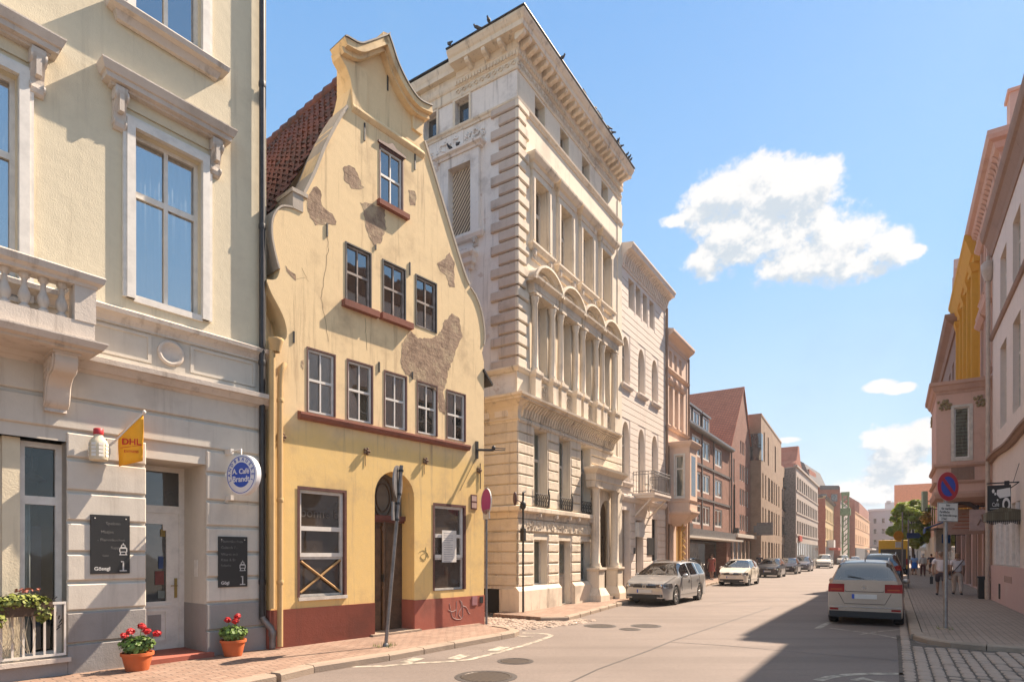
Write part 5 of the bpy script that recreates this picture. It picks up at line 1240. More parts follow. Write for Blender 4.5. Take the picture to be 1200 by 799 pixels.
m=MB(); m.sweep([(0,0),(CW_,0)],[(-.02,13.05),(.03,13.05),(.05,13.08),(.04,13.13),(.05,13.3),(.14,13.5),(.32,13.62),(.44,13.64),(.46,13.74),(.5,13.8),(.5,13.86),(-.02,13.95)]); 
x=.05
while x<CW_-.05: m.prism([(-.03,13.14),(-.09,13.16),(-.18,13.48),(-.34,13.62),(-.04,13.62)],x,x+.09,'x'); x+=.2
m.build('cornice',M['cream2'],C)
m=MB(); m.sweep([(0,0),(CW_,0)],[(-.02,3.85),(.05,3.85),(.1,3.95),(.12,4.0),(.12,4.08),(-.02,4.14)]); m.build('string_course',M['cream2'],C)
for w in topw: win(C,*w,.2,M['offwhite'],M['glass_warm'],1,(.6,),.05)
for w in upA+loA:
    wd=win(C,*w,.2,M['offwhite'],M['glass_warm'],1,(.62,),.05,.06,.05,arch=.62)
    if w[2]>4.3: m=MB(); m.sweep([(w[0]-.08,0),(w[0]-.08,-.02),(w[1]+.08,-.02),(w[1]+.08,0)],[(-.02,w[2]-.2),(.06,w[2]-.18),(.12,w[2]-.08),(.12,w[2]-.02),(-.02,w[2])]); m.build('sill',M['cream2'],wd)
m=MB(); m.box(.1,.9,.24,.3,.14,3.5); m.box(.2,.8,.22,.24,.3,2.4); m.build('door',plain('stone_door',(.40,.32,.25),.7),C)
m=MB(); m.box(1.55,2.3,.24,.3,.14,3.15); m.build('door',plain('dark_door',(.03,.02,.018),.5),C)
win(C,*gw_[2],.12,M['black'],M['glass_warm'],1,(),.05)
m=MB(); a,b=FC.s(746.5,.1),FC.s(753,.1); m.box(a,b,-.2,-.02,2.45,3.05); m.build('lightbox',M['white'],C)
m=MB(); a=FC.s(759,.05); m.box(a,a+.75,-.06,-.03,1.7,2.45); m.build('wall_plaque',M['iron'],C)
m=MB(); a=FC.s(743,.05); m.box(a,a+.14,-.06,-.03,1.75,2.0); m.build('letter_box',M['iron'],C)
# balcony
bx0=FC.s(746,.95); bx1=FC.s(780.5,.95); bx0=max(bx0,.55)
bx0,bx1=1.25,3.25
m=MB(); m.sweep([(bx0,0),(bx0,-.9),(bx1,-.9),(bx1,0)],[(-.85,4.02),(-.1,4.02),(.0,4.1),(.04,4.14),(.04,4.22),(-.85,4.24)]); m.box(bx0,bx1,-.9,0,4.03,4.2)
b_=m.build('balcony',M['cream2'],C)
m=MB(); z0,z1=4.24,5.1
for P in ([(bx0,-.02),(bx0,-.9)],[(bx0,-.9),(bx1,-.9)],[(bx1,-.9),(bx1,-.02)]):
    a,b=Vector(P[0]),Vector(P[1]); n=int((b-a).length/.11)
    for z in (z0+.06,z1-.12,z1): m.tube([(a.x,a.y,z),(b.x,b.y,z)],.016,5)
    for k in range(n+1): q=a.lerp(b,k/n); m.tube([(q.x,q.y,z0),(q.x,q.y,z1)],.011,4)
m.build('railing',M['zinc'],b_)
for x in (bx0+.15,bx1-.15): m=MB(); m.tube([(x,-.02,3.3),(x,-.75,4.03)],.04,6); m.tube([(x,-.02,3.25),(x,-.02,4.03)],.03,6); m.build('strut',M['cream2'],b_)
m=MB(); m.box(bx0+.5,bx0+.56,-.5,-.44,4.24,5.0); m.box(bx0+.5,bx0+.9,-.52,-.2,4.6,4.64); m.build('balcony_chair',plain('chair_white',(.6,.57,.52),.6),C)
m=MB(); m.tube([(3.1,2.5,13.6),(3.1,2.5,15.6)],.025,5); m.build('lightning_rod',M['iron'],C)
m=MB(); m.tube([(CW_-.05,-.08,.3),(CW_-.05,-.08,13.2)],.06,8); m.build('drainpipe',plain('brown_pipe',(.30,.19,.13),.6),C)

# ================= narrow peach house with corner bay =================
M['peach']=stucco('peach_render',(.72,.54,.425),(.42,.30,.22),.22,.25,.003)
D=FD.root('peach_bay_house','narrow peach house with a projecting bay window over a golden lit shop door','house')
DW=FD.s(806); k0=FD.s(781.6)
att=[(FD.s(784.3)+.0,FD.s(784.3)+.42,10.68,11.46),(FD.s(790.2),FD.s(790.2)+.42,10.68,11.46),(FD.s(796),FD.s(796)+.42,10.68,11.46)]
tri=[(k0+.12,k0+.72,7.95,9.7),(k0+.98,k0+1.58,7.95,9.7),(k0+1.84,k0+2.44,7.95,9.7)]
gd=[(.35,1.2,.14,3.2),(1.6,3.4,.14,3.2)]
mid=[(.2,.75,4.9,6.9)]
m=MB(); m.wall(rect(0,DW,0,12.2),[rect(*w) for w in att+tri+gd+mid],0,.25); shell(m,0,DW,9,0,12.2); m.build('wall',M['peach'],D)
for w in att+tri+mid: win(D,*w,.15,M['white'],M['glass_warm'],1,(.65,),.06)
m=MB(); m.sweep([(0,0),(DW,0)],[(-.02,11.7),(.04,11.7),(.06,11.85),(.15,11.95),(.32,12.05),(.38,12.15),(.38,12.25),(-.02,12.35)]); m.build('cornice',M['peach'],D)
m=MB(); m.sweep([(0,0),(DW,0)],[(-.02,10.36),(.08,10.4),(.14,10.48),(-.02,10.55)]); m.sweep([(0,0),(DW,0)],[(-.02,7.66),(.08,7.7),(.13,7.8),(-.02,7.86)])
for w in tri: m.box(w[0]-.13,w[0],-.06,0,7.9,9.8); m.box(w[1],w[1]+.13,-.06,0,7.9,9.8); m.sweep([(w[0]-.16,0),(w[0]-.16,-.05),(w[1]+.16,-.05),(w[1]+.16,0)],[(-.04,9.8),(.03,9.82),(.1,9.95),(-.04,10.02)]); m.ell(((w[0]+w[1])/2,-.06,10.08),(.16,.06,.12),8,6)
m.build('window_trim',M['peach'],D)
# bay
ox0=FD.s(808,.95); ox1=max(FD.s(817,.95),ox0+1.2); 
m=MB()
m.wall(rect(-.95,0,3.75,6.75),[rect(-.66,-.28,4.45,6.4)],0,.1)      # flank facing the camera
m.box(-.95,.0,.101,ox1-ox0,3.75,6.75)
bay=m.build('bay',M['peach'],D); bay.location=(ox0,0,0); bay.rotation_euler=(0,0,R_(-90))
# local: x from -.95..0 is depth out of the facade; rotate so outward flank faces -x of the house
bay.rotation_euler=(0,0,R_(-90)); bay.location=(ox0,-.95,0)
wd=win(bay,-.66,-.28,4.45,6.4,.05,M['white'],M['glass_green'],1,(.68,),.05,.05)
m=MB(); m.wall(rect(-.74,-.2,4.37,6.48),[rect(-.66,-.28,4.45,6.4)],-.03,.03); m.build('window_surround',M['white'],wd)
m=MB(); m.sweep([(ox0,0),(ox0,-.95),(ox1,-.95),(ox1,0)],[(-.5,6.75),(.02,6.75),(.04,6.8),(.12,6.9),(.16,7.0),(.16,7.05),(-.5,7.15)]); m.sweep([(ox0,0),(ox0,-.95),(ox1,-.95),(ox1,0)],[(-.4,4.2),(.03,4.2),(.06,4.28),(-.4,4.34)]); m.sweep([(ox0,0),(ox0,-.95),(ox1,-.95),(ox1,0)],[(-.6,3.1),(-.5,3.1),(-.3,3.3),(-.05,3.55),(.05,3.62),(.1,3.72),(.1,3.8),(-.6,3.84)])
m.build('bay_mouldings',M['peach'],D)
m=MB(); m.box(ox0+.3,ox1-.3,-.953,-.93,4.5,6.4); m.build('bay_window',M['glass_warm'],D)
gold=stucco('golden_trim',(.58,.36,.12),(.36,.2,.07),.2,.2,.003)
m=MB(); m.box(gd[0][0],gd[0][1],.2,.25,.14,3.2); m.build('door',plain('brown_door',(.10,.06,.035),.5),D)
m=MB(); m.box(gd[1][0],gd[1][1],.2,.26,.14,3.2); m.box(gd[1][0]+.4,gd[1][0]+.5,.1,.2,.14,3.2); m.box(gd[1][0]+1.1,gd[1][0]+1.2,.1,.2,.14,3.2); m.build('shop_door',gold,D)
m=MB(); x=gd[1][0]+.65
pts=[]
for k in range(120): a=k*.5; pts.append((ox0+.4+.06*math.cos(a),-.55+.06*math.sin(a),.3+k*.024))
m.tube(pts,.035,5); m.build('twisted_column',gold,D)
m=MB(); m.tube([(DW-.06,-.07,.2),(DW-.06,-.07,11.8)],.05,8); m.build('drainpipe',plain('brown_pipe2',(.28,.18,.12),.6),D)

# ================= brick house with dormers =================
M['brickred']=brick('red_brick',(.27,.115,.075),(.33,.15,.10),(.30,.22,.17),.24,.08,.006)
M['brickdark']=brick('dark_red_brick',(.25,.10,.068),(.31,.135,.09),(.28,.2,.155),.24,.08,.006)
M['tilered']=brick('red_roof_tiles',(.42,.125,.065),(.50,.16,.085),(.14,.05,.035),.22,.17,.03,'xz',off=.5,mort=.02)
M['slate']=plain('grey_slate',(.14,.125,.12),.7,var=.3)
E=FE.root('brick_dormer_house','red brick house with white windows, three dormers and a glazed ground floor under a canopy','house')
EW=FE.s(856)
cols_=[(FE.s(811),FE.s(822)),(FE.s(823.3),FE.s(832)),(FE.s(838),FE.s(846.3))]
zr=[(7.75,9.15),(5.6,7.0),(3.6,5.0)]
zr=[(FE.z(811,527)*.0+7.95,9.25),(5.75,7.05),(3.65,4.95)]
ws=[(a,b,z0,z1) for a,b in cols_ for z0,z1 in zr]
m=MB(); m.wall(rect(0,EW,3.0,9.7),[rect(*w) for w in ws],0,.12); shell(m,0,EW,10,3.0,9.7); 
m.add([(0,1.6,0),(EW,1.6,0),(EW,1.6,3),(0,1.6,3),(0,10,0),(EW,10,0),(EW,10,3),(0,10,3),(0,0,3),(EW,0,3)],[(0,4,7,3),(1,5,6,2),(4,5,6,7),(3,2,9,8)])
m.build('wall',M['brickred'],E)
for w in ws:
    wd=win(E,*w,.04,M['white'],M['glass'],2,(),.14,.06,.12)
    curtain(wd,w[0]+.1,w[1]-.1,w[2]+.1,w[3]-.05,.2,4,.02) if 0 else None
m=MB()
for z in (5.28,7.42): m.box(0,EW,-.06,0,z,z+.14)
for x in (cols_[0][1]+.03,cols_[2][0]-.5): m.box(x,x+.14,-.05,0,3.0,9.6)
m.build('concrete_bands',M['slate'],E)
m=MB(); m.sweep([(0,0),(EW,0)],[(-.02,9.5),(.25,9.5),(.35,9.58),(.35,9.72),(-.02,9.75)]); m.build('gutter',M['zinc'],E)
m=MB(); m.prism([(-.3,9.7),(4.5,13.0),(9.8,9.7)],0,EW,'x'); m.build('roof',M['tilered'],E)
for i,(px0,px1) in enumerate(((803.5,815),(814.5,826),(826,836))):
    a=FE.s(px0+2); b=a+1.9; z0=9.72; z1=11.1
    m=MB(); m.box(a,b,.35,3.2,z0,z1-.002); dm=m.build('dormer',M['slate'],E); m=MB(); m.box(a-.12,b+.12,.2,3.4,z1,z1+.14); m.build('dormer_roof',M['zinc'],dm)
    win(dm,a+.15,b-.15,z0+.25,z1-.08,.28,M['white'],M['glass'],2,(),.1)
m=MB(); m.tube([(.8,4,12.5),(.8,4,15.6)],.04,6)
for z,l in ((14.6,.5),(14.2,.6),(13.8,.4)): m.tube([(.8-l,4,z),(.8+l,4,z)],.02,4)
m.build('aerial',M['iron'],E)
m=MB(); m.box(.1,.9,3.6,4.4,11.5,13.3); m.build('chimney',M['brickdark'],E)
m=MB(); m.box(-.1,EW-.3,-1.0,.0,2.68,2.80); m.build('canopy',M['offwhite'],E)
m=MB(); m.box(.1,1.9,-.9,-.8,2.9,3.6); m.box(2.4,3.1,-.9,-.1,2.85,3.5); m.box(4,EW-.5,-.5,-.02,2.85,3.3); m.build('canopy_lettering_board',M['zinc'],E)
m=MB(); m.wall(rect(0,EW,.1,2.62),[rect(.3,4.2,.75,2.5),rect(4.5,EW-1.4,.2,2.5)],.75,.1); sh=m.build('shopfront',M['slate'],E)
m=MB(); m.box(.25,4.25,.8,.82,.7,2.55); m.box(4.4,EW-1.3,.8,.82,.15,2.55); m.build('pane',M['glass'],sh)
m=MB(); m.box(.1,4.3,.5,.74,.1,.72); m.build('stall_riser',M['offwhite'],sh)
m=MB(); m.box(EW-1.25,EW,.0,.74,.1,2.62); m.build('brick_pier',M['brickdark'],E)
m=MB(); m.tube([(EW-.1,-.1,.2),(EW-.1,-.1,9.5)],.06,6); m.build('drainpipe',M['zinc'],E)
m=MB(); m.box(1.6,2.0,.785,.795,.8,2.2); m.build('poster',plain('poster_ochre',(.35,.2,.08),.6),sh)

# ================= gabled brick house with tall tiled roof =================
F0=FE.sub(856); Fh=F0.root('gabled_brick_house','tall gabled red brick house with steep tiled roof','house')
FW=F0.s(882)*.97
ax=F0.s(871); az_=F0.z(871,455); ez=9.9
F_t=[(F0.s(867)+.05+j*.62,F0.s(867)+.05+j*.62+.44,9.95-.0,11.0) for j in range(3)]
F_r=[(F0.s(866.8)+j*.92,F0.s(866.8)+j*.92+.66,z0,z1) for j in range(4) for z0,z1 in ((7.75,9.1),(5.75,7.1),(3.7,5.0))]
F_n=[(.9,1.4,7.3,9.2)]
m=MB(); m.wall([(0,0),(FW,0),(FW,ez),(ax,az_),(0,ez)],[rect(*w) for w in F_t+F_r+F_n],0,.12); m.add([(0,0,0),(0,11,0),(0,11,ez),(0,0,ez),(FW,0,0),(FW,11,0),(FW,11,ez),(FW,0,ez),(ax,11,az_)],[(0,1,2,3),(4,5,6,7),(1,5,6,8,2)])
m.build('wall',M['brickdark'],Fh)
for w in F_t+F_r+F_n: win(Fh,*w,.05,M['white'],M['glass'],1,(),.07)
m=MB(); 
for (xa,xb) in ((-.25,ax),(FW+.25,ax)):
    za=ez-.25; n=Vector((az_-za,0,-(xb-xa))).normalized()*(.12 if xa<xb else -.12)
    m.add([(xa,-.1,za),(xb,-.1,az_),(xb,11,az_),(xa,11,za),(xa+n.x*-1,-.1,za-n.z),(xb,-.1,az_+.14),(xb,11,az_+.14),(xa-n.x,11,za-n.z)],[(0,3,2,1),(4,5,6,7),(0,1,5,4),(3,7,6,2),(0,4,7,3)])
m.build('roof',M['tilered'],Fh)
m=MB(); m.box(.3,FW-.2,-.5,0,3.08,3.3); m.box(.3,FW-.2,-.45,-.02,3.3,3.36); m.build('shop_fascia',M['offwhite'],Fh)
m=MB(); m.box(.4,FW-.3,-.05,.02,.3,2.9); sf=m.build('shopfront',M['glass_warm'],Fh)
m=MB(); 
for k in range(6): x=.4+k*(FW-.7)/5; m.box(x-.1,x+.1,-.12,-.04,.1,2.9)
m.build('mullions',M['peach'],sf)
m=MB(); m.box(.9,1.4,-.35,-.05,3.4,3.8); m.tube([(1.15,-.05,3.5),(1.15,-.05,7.2)],.05,6); m.build('wall_light',M['iron'],Fh)
sgn=thing('hanging_sign','grey framed shop sign projecting from the gabled brick house','sign',tuple(F0.w(FW-.6,.9,3.3)),F0.rz)
MB().box(-.06,.06,-.9,.9,.1,1.2).build('panel',M['zinc'],sgn); MB().box(-.07,.07,-.75,.75,.35,.95).build('face',plain('sign_grey',(.2,.2,.19),.6),sgn)
# ================= far houses on the left =================
M['bricktan']=brick('tan_brick',(.30,.20,.13),(.37,.25,.165),(.32,.25,.19),.24,.08,.006)
M['bricktandark']=brick('brown_brick',(.34,.22,.14),(.40,.26,.17),(.26,.2,.15),.24,.08,.006)
M['greyclad']=stucco('grey_cladding',(.43,.37,.32),(.3,.25,.21),.15,.2,.003)
M['orange']=stucco('orange_render',(.60,.37,.22),(.4,.24,.14),.15,.2,.003)
M['farbrick']=brick('far_red_brick',(.34,.10,.055),(.40,.13,.07),(.3,.17,.12),.24,.08,.005)
def grid(xs,zs): return [(a,b,c,d) for a,b in xs for c,d in zs]
def at2(px,Y): return Vector(((px-600)/700*Y,Y))
def hgt(py,Y): return 1.7+(650-py)/700*Y
class Fac2(Fac):
    def __init__(s,pxa,Ya,pxb,Yb):
        a,b=at2(pxa,Ya),at2(pxb,Yb); s.X0,s.Y0=a; L=(b-a).length; s.d=tuple((b-a)/L); s.n=(s.d[1],-s.d[0]); s.L=L
def block(f,name,lab,W_,D_,H,wm,wins,fm,gm,frd=.1,roof=None,cols=1,fr=.08):
    b=f.root(name,lab,'house')
    m=MB(); m.wall(rect(0,W_,0,H),[rect(*w) for w in wins],0,frd+.1); shell(m,0,W_,D_,0,H); m.build('wall',wm,b)
    for w in wins: win(b,*w,frd,fm,gm,cols,(),fr)
    zt=sorted({round(w[2],2) for w in wins})
    for z in zt: m=MB(); m.box(0,W_,-.07,.0,z-.22,z-.06); m.build('string_course',wm,b)
    m=MB(); m.box(-.1,W_+.1,-.14,.25,H-.02,H+.22); m.build('parapet',wm,b)
    return b
# tan brick modern flats
G0=Fac2(892,51.5,915.5,64.5)
gx=[(.6,1.15),(2.0,2.55),(3.6,4.6),(5.3,6.3),(6.9,7.5),(8.3,9.0),(10,10.7)]
gz=[(.4,2.9),(3.7,5.9),(6.7,8.9)]
Gw=[w for w in grid([(a*1.25,b*1.25) for a,b in gx],gz)]
Gw=[w for w in Gw if w[1]<G0.L+2.8]
Gb=G0.root('brick_flats','modern flat roofed tan brick block with narrow tall windows','house')
GW=G0.L
gt=[(1.6,2.3,10.0,12.6),(4.2,5.0,10.0,12.6),(9.4,10.4,10.0,12.6)]
W1=[w for w in Gw if w[1]<GW-.2]+[w for w in gt if w[1]<GW]
m=MB(); m.wall(rect(0,GW,0,13.7),[rect(*w) for w in W1],0,.25); shell(m,0,GW,11,0,13.7); m.build('wall',M['bricktan'],Gb)
m=MB(); m.box(GW,GW+4.2,.02,10,0,11.4); m.build('lower_wing',M['bricktan'],Gb)
m=MB(); m.box(-.03,0,-.0,11,0,13.7); m.box(-.04,GW+.04,-.04,11,13.7,13.9); m.build('side_and_parapet',M['bricktandark'],Gb)
for w in W1: win(Gb,*w,.18,M['black'],M['glass'],1,(),.05)
for z0,z1 in gz:
    for a in (GW+.7,GW+2.4): MB().box(a,a+.9,.0,.03,z0,z1).build('window',M['glass_warm'],Gb)
m=MB(); m.box(-.06,.9,-.03,0,9.9,12.2); m.box(-.08,-.03,0,2.6,9.9,12.2); m.build('corner_window',M['glass'],Gb)
# grey office
H0=Fac2(933,67,958.5,87)
hz=[(4.1,5.6),(6.6,8.1),(9.1,10.6)]
Hx=[(.8+k*2.05,.8+k*2.05+1.3) for k in range(int((H0.L-1)/2.05))]
Hb=block(H0,'office_block','grey clad office block with long rows of square windows','' or H0.L,14,11.6,M['greyclad'],grid(Hx,hz),M['zinc'],M['glass_warm'],.12,fr=.05)
m=MB(); m.box(.3,H0.L-.3,-.02,.12,.3,3.1); m.build('shop_glazing',M['glass_green'],Hb)
m=MB(); 
for k in range(14): x=.3+k*(H0.L-.6)/13; m.box(x-.12,x+.12,-.06,.1,.1,3.1)
m.build('piers',M['greyclad'],Hb)
m=MB()
for z in (4.0,6.6,9.2): m.box(-1.6,-.02,1.0,4.5,z,z+.15); m.box(-1.62,-1.56,1.0,4.5,z+.15,z+1.1)
m.build('rear_balconies',M['iron'],Hb)
m=MB(); m.box(-.03,0,.1,13.9,0.1,11.5); m.build('flank',plain('flank_grey',(.27,.235,.21),.8,var=.3),Hb)
m=MB(); m.box(1.5,3.9,-.2,-.02,3.3,3.9); sg_=m.build('shop_sign',plain('sign_red_far',(.5,.06,.03),.6),Hb)
# red house behind the office with stepped gable
I0=Fac2(938,82,984,115); I0=I0.off(-3)
Ib=I0.root('stepped_gable_house','red roofed brick house with a small stepped gable rising behind the grey office block','house')
m=MB(); m.box(0,I0.L,0,12,0,14.6); m.prism([(0,14.6),(6,18.2),(12,14.6)],0.01,I0.L-.01,'x'); 
gx_=I0.L*.34
m.prism([(gx_-3.5,14.6),(gx_+3.5,14.6),(gx_+2.4,16.0),(gx_+1.6,16.6),(gx_+.8,18.0),(gx_+.5,18.9),(gx_-.5,18.9),(gx_-.8,18.0),(gx_-1.6,16.6),(gx_-2.4,16.0)],-.4,2.5)
m.build('wall',M['farbrick'],Ib)
m=MB(); m.box(I0.L*.72,I0.L*.9,.5,3,14.6,17.2); m.build('chimney',M['farbrick'],Ib)
# slate mansard hall beyond
J1=Fac2(990,104,1004,118).off(-5); Jm=J1.root('slate_roof_hall','hall with grey slate mansard roof seen above the red roofs','house')
m=MB(); m.box(0,J1.L,0,12,0,14.5); m.build('wall',M['farbrick'],Jm); m=MB(); m.prism([(0,14.5),(1.5,18.3),(3,19.3),(9,19.3),(12,14.5)],0,J1.L,'x'); m.build('roof',M['slate'],Jm)
# yellow fronted house with red brick block behind
J0=Fac2(966.5,92,983,118)
jz=[(4.2,6.0),(7.2,9.0)]
jx=[(1.2+k*2.9,1.2+k*2.9+1.5) for k in range(int((J0.L-1.5)/2.9))]
Jb=block(J0,'yellow_front_house','narrow ochre yellow fronted house before the tall red brick block',J0.L,10,10.6,stucco('ochre_render',(.56,.42,.23),(.35,.25,.14),.15,.2,.003),grid(jx,jz),M['offwhite'],M['glass_warm'],.12)
m=MB(); m.sweep([(0,0),(J0.L,0)],[(-.02,10.3),(.2,10.4),(.4,10.7),(-.02,10.8)]); m.prism([(0,10.7),(5,13.2),(10,10.7)],0,J0.L,'x'); m.build('roof',M['slate'],Jb)
m=MB(); m.box(-.5,0,-.1,10,0,10.4); m.build('party_wall',M['farbrick'],Jb); m=MB(); m.box(.1,J0.L,-.05,.03,.2,3.0); m.build('shopfront',M['zinc'],Jb)
m=MB(); m.box(3.5,6.5,-1.0,-.1,2.9,4.1); m.build('shop_sign',M['white'],Jb)
m=MB(); m.box(7,14,-1.4,-.1,2.5,2.9); m.build('awning',plain('awning_red',(.4,.09,.06),.7),Jb)
J2=Fac2(970,104,995.5,104); Jr=J2.root('tall_brick_block','plain tall red brick block with flat top behind the yellow fronted house','house')
m=MB(); m.box(0,J2.L,3,14,0,hgt(570,107)); m.build('wall',M['farbrick'],Jr); m=MB(); m.box(.2,J2.L-.2,2.9,3.0,hgt(570,107)-.5,hgt(570,107)+.2); m.build('parapet',M['slate'],Jr)
m=MB()
for k in range(2): m.box(J2.L-1.6-k*1.9,J2.L-.5-k*1.9,2.92,3,11.3,12.6)
m.build('window',M['glass_warm'],Jr)
# pale grey house with green scaffold tower
K0=Fac2(985,122,1000,150)
Kb=block(K0,'pale_narrow_house','pale grey narrow house with a slim pointed turret, beside the green scaffold mast',K0.L,10,hgt(594,136),M['greyclad'],grid([(2+k*4.2,3.6+k*4.2) for k in range(int((K0.L-2)/4.2))],[(4.5,6.5),(8,10)]),M['offwhite'],M['glass_warm'],.12)
m=MB(); m.lathe([(1.2,0),(1.2,2.5),(0,5.2)],K0.L*.85,1.4,hgt(594,136)-2.0,10); m.build('turret',M['slate'],Kb)
KY=118; kx=at2(990.8,KY)
gt_=thing('scaffold_mast','tall slim green hoist mast standing at the kerb among the far houses','hoist mast',(kx.x,kx.y,.1),SRZ)
grn=plain('mast_green',(.20,.30,.13),.6,var=.3); h=hgt(580,KY)
m=MB()
for a,b in ((-.5,-.5),(.5,-.5),(.5,.5),(-.5,.5)): m.tube([(a,b,0),(a,b,h)],.12,5)
z=0
while z<h-1:
    m.tube([(-.5,-.5,z),(.5,-.5,z+1)],.09,4); m.tube([(-.5,.5,z),(-.5,-.5,z+1)],.09,4); m.tube([(-.5,-.5,z+1),(.5,-.5,z+1)],.08,4); z+=1
m.build('mast',grn,gt_); m=MB(); m.box(-.9,.9,-.9,.9,h*.7,h*.8); m.build('cage',grn,gt_); m=MB(); m.box(-.7,.7,-.7,.7,h-.2,h+.5); m.build('head',grn,gt_)
# orange corner house
L0=Fac2(1001.5,140,1019,185)
Lb=block(L0,'orange_house','warm orange rendered house near the far end of the street',L0.L,14,hgt(606,160),M['orange'],grid([(3+k*6.5,5+k*6.5) for k in range(int((L0.L-3)/6.5))],[(4.6,6.6),(8.4,10.4)]),M['offwhite'],M['glass_warm'],.12)
m=MB(); m.prism([(0,hgt(606,160)),(7,hgt(586,160)),(14,hgt(606,160))],0,L0.L,'x'); m.build('roof',M['tilered'],Lb)
m=MB(); m.box(-.4,0,-.1,14,0,hgt(590,150)); m.build('party_wall',M['farbrick'],Lb); m=MB(); m.box(.5,L0.L*.7,-.3,.0,.2,3.4); m.build('shopfront',M['slate'],Lb); m=MB(); m.box(L0.L*.55,L0.L*.9,-2,-.2,3.2,3.6); m.build('awning',M['white'],Lb)
L1=Fac2(1007,190,1019,236); L1b=L1.root('red_roof_house','red roofed house rising behind the orange house','house')
m=MB(); m.box(0,L1.L,0,10,0,hgt(590,195)); m.build('wall',M['farbrick'],L1b); m=MB(); m.prism([(0,hgt(590,195)),(5,hgt(577,195)),(10,hgt(590,195))],0,L1.L,'x'); m.build('roof',M['tilered'],L1b)
# end of the street: pale grey building across
N0=Fac2(1018,215,1062,205)
nz=[(5.5,7.2),(9.3,11.0),(13,14.7)]
Nb=block(N0,'end_building','pale grey flat roofed building closing the far end of the street',N0.L,12,hgt(596,210),stucco('pale_grey_render',(.50,.47,.46),(.38,.35,.34),.1,.15,.003),grid([(1.6+k*2.7,2.6+k*2.7) for k in range(int((N0.L-2)/2.7))],nz),M['zinc'],M['glass_warm'],.15)
m=MB(); m.box(0,N0.L,-.15,0,.1,4.6); m.build('ground_storey',M['slate'],Nb); m=MB(); m.box(-.2,N0.L+.2,-.3,.0,hgt(596,210)-.5,hgt(596,210)+.2); m.build('cornice',M['white'],Nb)
m=MB(); m.box(4.5,9.5,2,7,hgt(596,210),hgt(590,210)+.6); m.box(5,6.4,2,3,hgt(590,210),hgt(586,210)); m.build('roof_plant',M['white'],Nb)
# right far house with red roof
oc=at2(1049,118)
Ob=thing('red_roof_gable_house','house with narrow grey flank and broad plain orange red roof behind the street tree','house',(oc.x,oc.y,0),SRZ-R_(90))
ez_=hgt(604,118); rz_=hgt(571,125)
m=MB(); m.prism([(0,0),(0,ez_),(6,rz_),(13,ez_),(13,0)],0,22,'x'); m.build('wall',M['greyclad'],Ob)
m=MB(); m.add([(-.15,-.25,ez_-.2),(22.1,-.25,ez_-.2),(22.1,6,rz_+.15),(-.15,6,rz_+.15)],[(0,1,2,3)]); m.add([(-.15,13.2,ez_-.2),(22.1,13.2,ez_-.2),(22.1,6,rz_+.15),(-.15,6,rz_+.15)],[(0,3,2,1)])
rf=m.build('roof',plain('orange_red_roof',(.62,.17,.055),.8,var=.2),Ob); s_=rf.modifiers.new('thick','SOLIDIFY'); s_.thickness=.2; s_.offset=1
m=MB(); m.box(7,8.2,-.3,1.2,ez_-.1,ez_+1.6); m.build('dormer',M['greyclad'],Ob)
# ================= right side of the street =================
M['r1wall']=stucco('beige_pink_render',(.74,.62,.55),(.38,.3,.25),.25,.25,.003)
M['r1pink']=stucco('faded_pink_base',(.60,.40,.36),(.6,.48,.43),.35,.5,.004)
M['r2wall']=stucco('salmon_render',(.66,.43,.345),(.33,.18,.13),.25,.3,.003)
M['r2trim']=stucco('salmon_trim',(.56,.36,.285),(.28,.16,.12),.3,.3,.003)
M['browntrim']=stucco('brown_trim',(.33,.215,.165),(.12,.08,.07),.3,.3,.003)
M['ochre']=stucco('bright_ochre',(.62,.33,.05),(.36,.19,.04),.2,.25,.003)
R1=FRt.off(0,-6.24); L1_=14.0
r1=R1.root('beige_corner_house','plain beige house with faded pink base at the right edge','house')
w_lo=[(1.9+k*2.5,3.2+k*2.5,5.9,8.6) for k in range(5)]; w_hi=[(1.9+k*2.5,3.2+k*2.5,9.75,11.6) for k in range(5)]
shopw=[(.25,5.6,1.36,3.25),(6.4,12.5,1.36,3.25)]
m=MB(); m.wall(rect(0,L1_,1.3,13.0),[rect(*w) for w in w_lo+w_hi+shopw],0,.22); shell(m,0,L1_,10,0,13.0); m.build('wall',M['r1wall'],r1)
for w in w_lo+w_hi: win(r1,*w,.14,M['offwhite'],M['glass'],2,(.66,),.07)
m=MB(); m.box(0,L1_,-.05,.02,.02,1.34); m.build('base',M['r1pink'],r1)
m=MB(); m.box(2.0,2.35,-.06,-.04,.25,.75); m.build('cellar_vent',M['dark'],r1)
m=MB()
for k in range(7): m.box(3.2+k*.22,3.3+k*.22,-.055,-.045,.85,1.05)
m.build('base_marks',M['browntrim'],r1)
m=MB(); m.sweep([(0,0),(L1_,0)],[(-.02,9.4),(.05,9.42),(.09,9.5),(.09,9.56),(-.02,9.62)]); m.build('string_course',M['browntrim'],r1)
m=MB(); pts=[(x,0) for x in (0,L1_)]
n=28
pr=[(-.02,0),(.08,.0),(.14,.08),(.2,.1),(.2,.17),(-.02,.22)]
vs=[];
for i in range(n+1):
    x=L1_*i/n; zc=5.0+.22*max(0,math.sin((x/7.0)*math.pi))**2*0+.05*math.sin(x*1.1)
    vs+=[(x,-p,zc+z) for p,z in pr]
k=len(pr); m.add(vs,[(i*k+j,(i+1)*k+j,(i+1)*k+(j+1)%k,i*k+(j+1)%k) for i in range(n) for j in range(k)]+[tuple(range(k)),tuple(n*k+j for j in range(k))]); m.build('curved_moulding',M['browntrim'],r1)
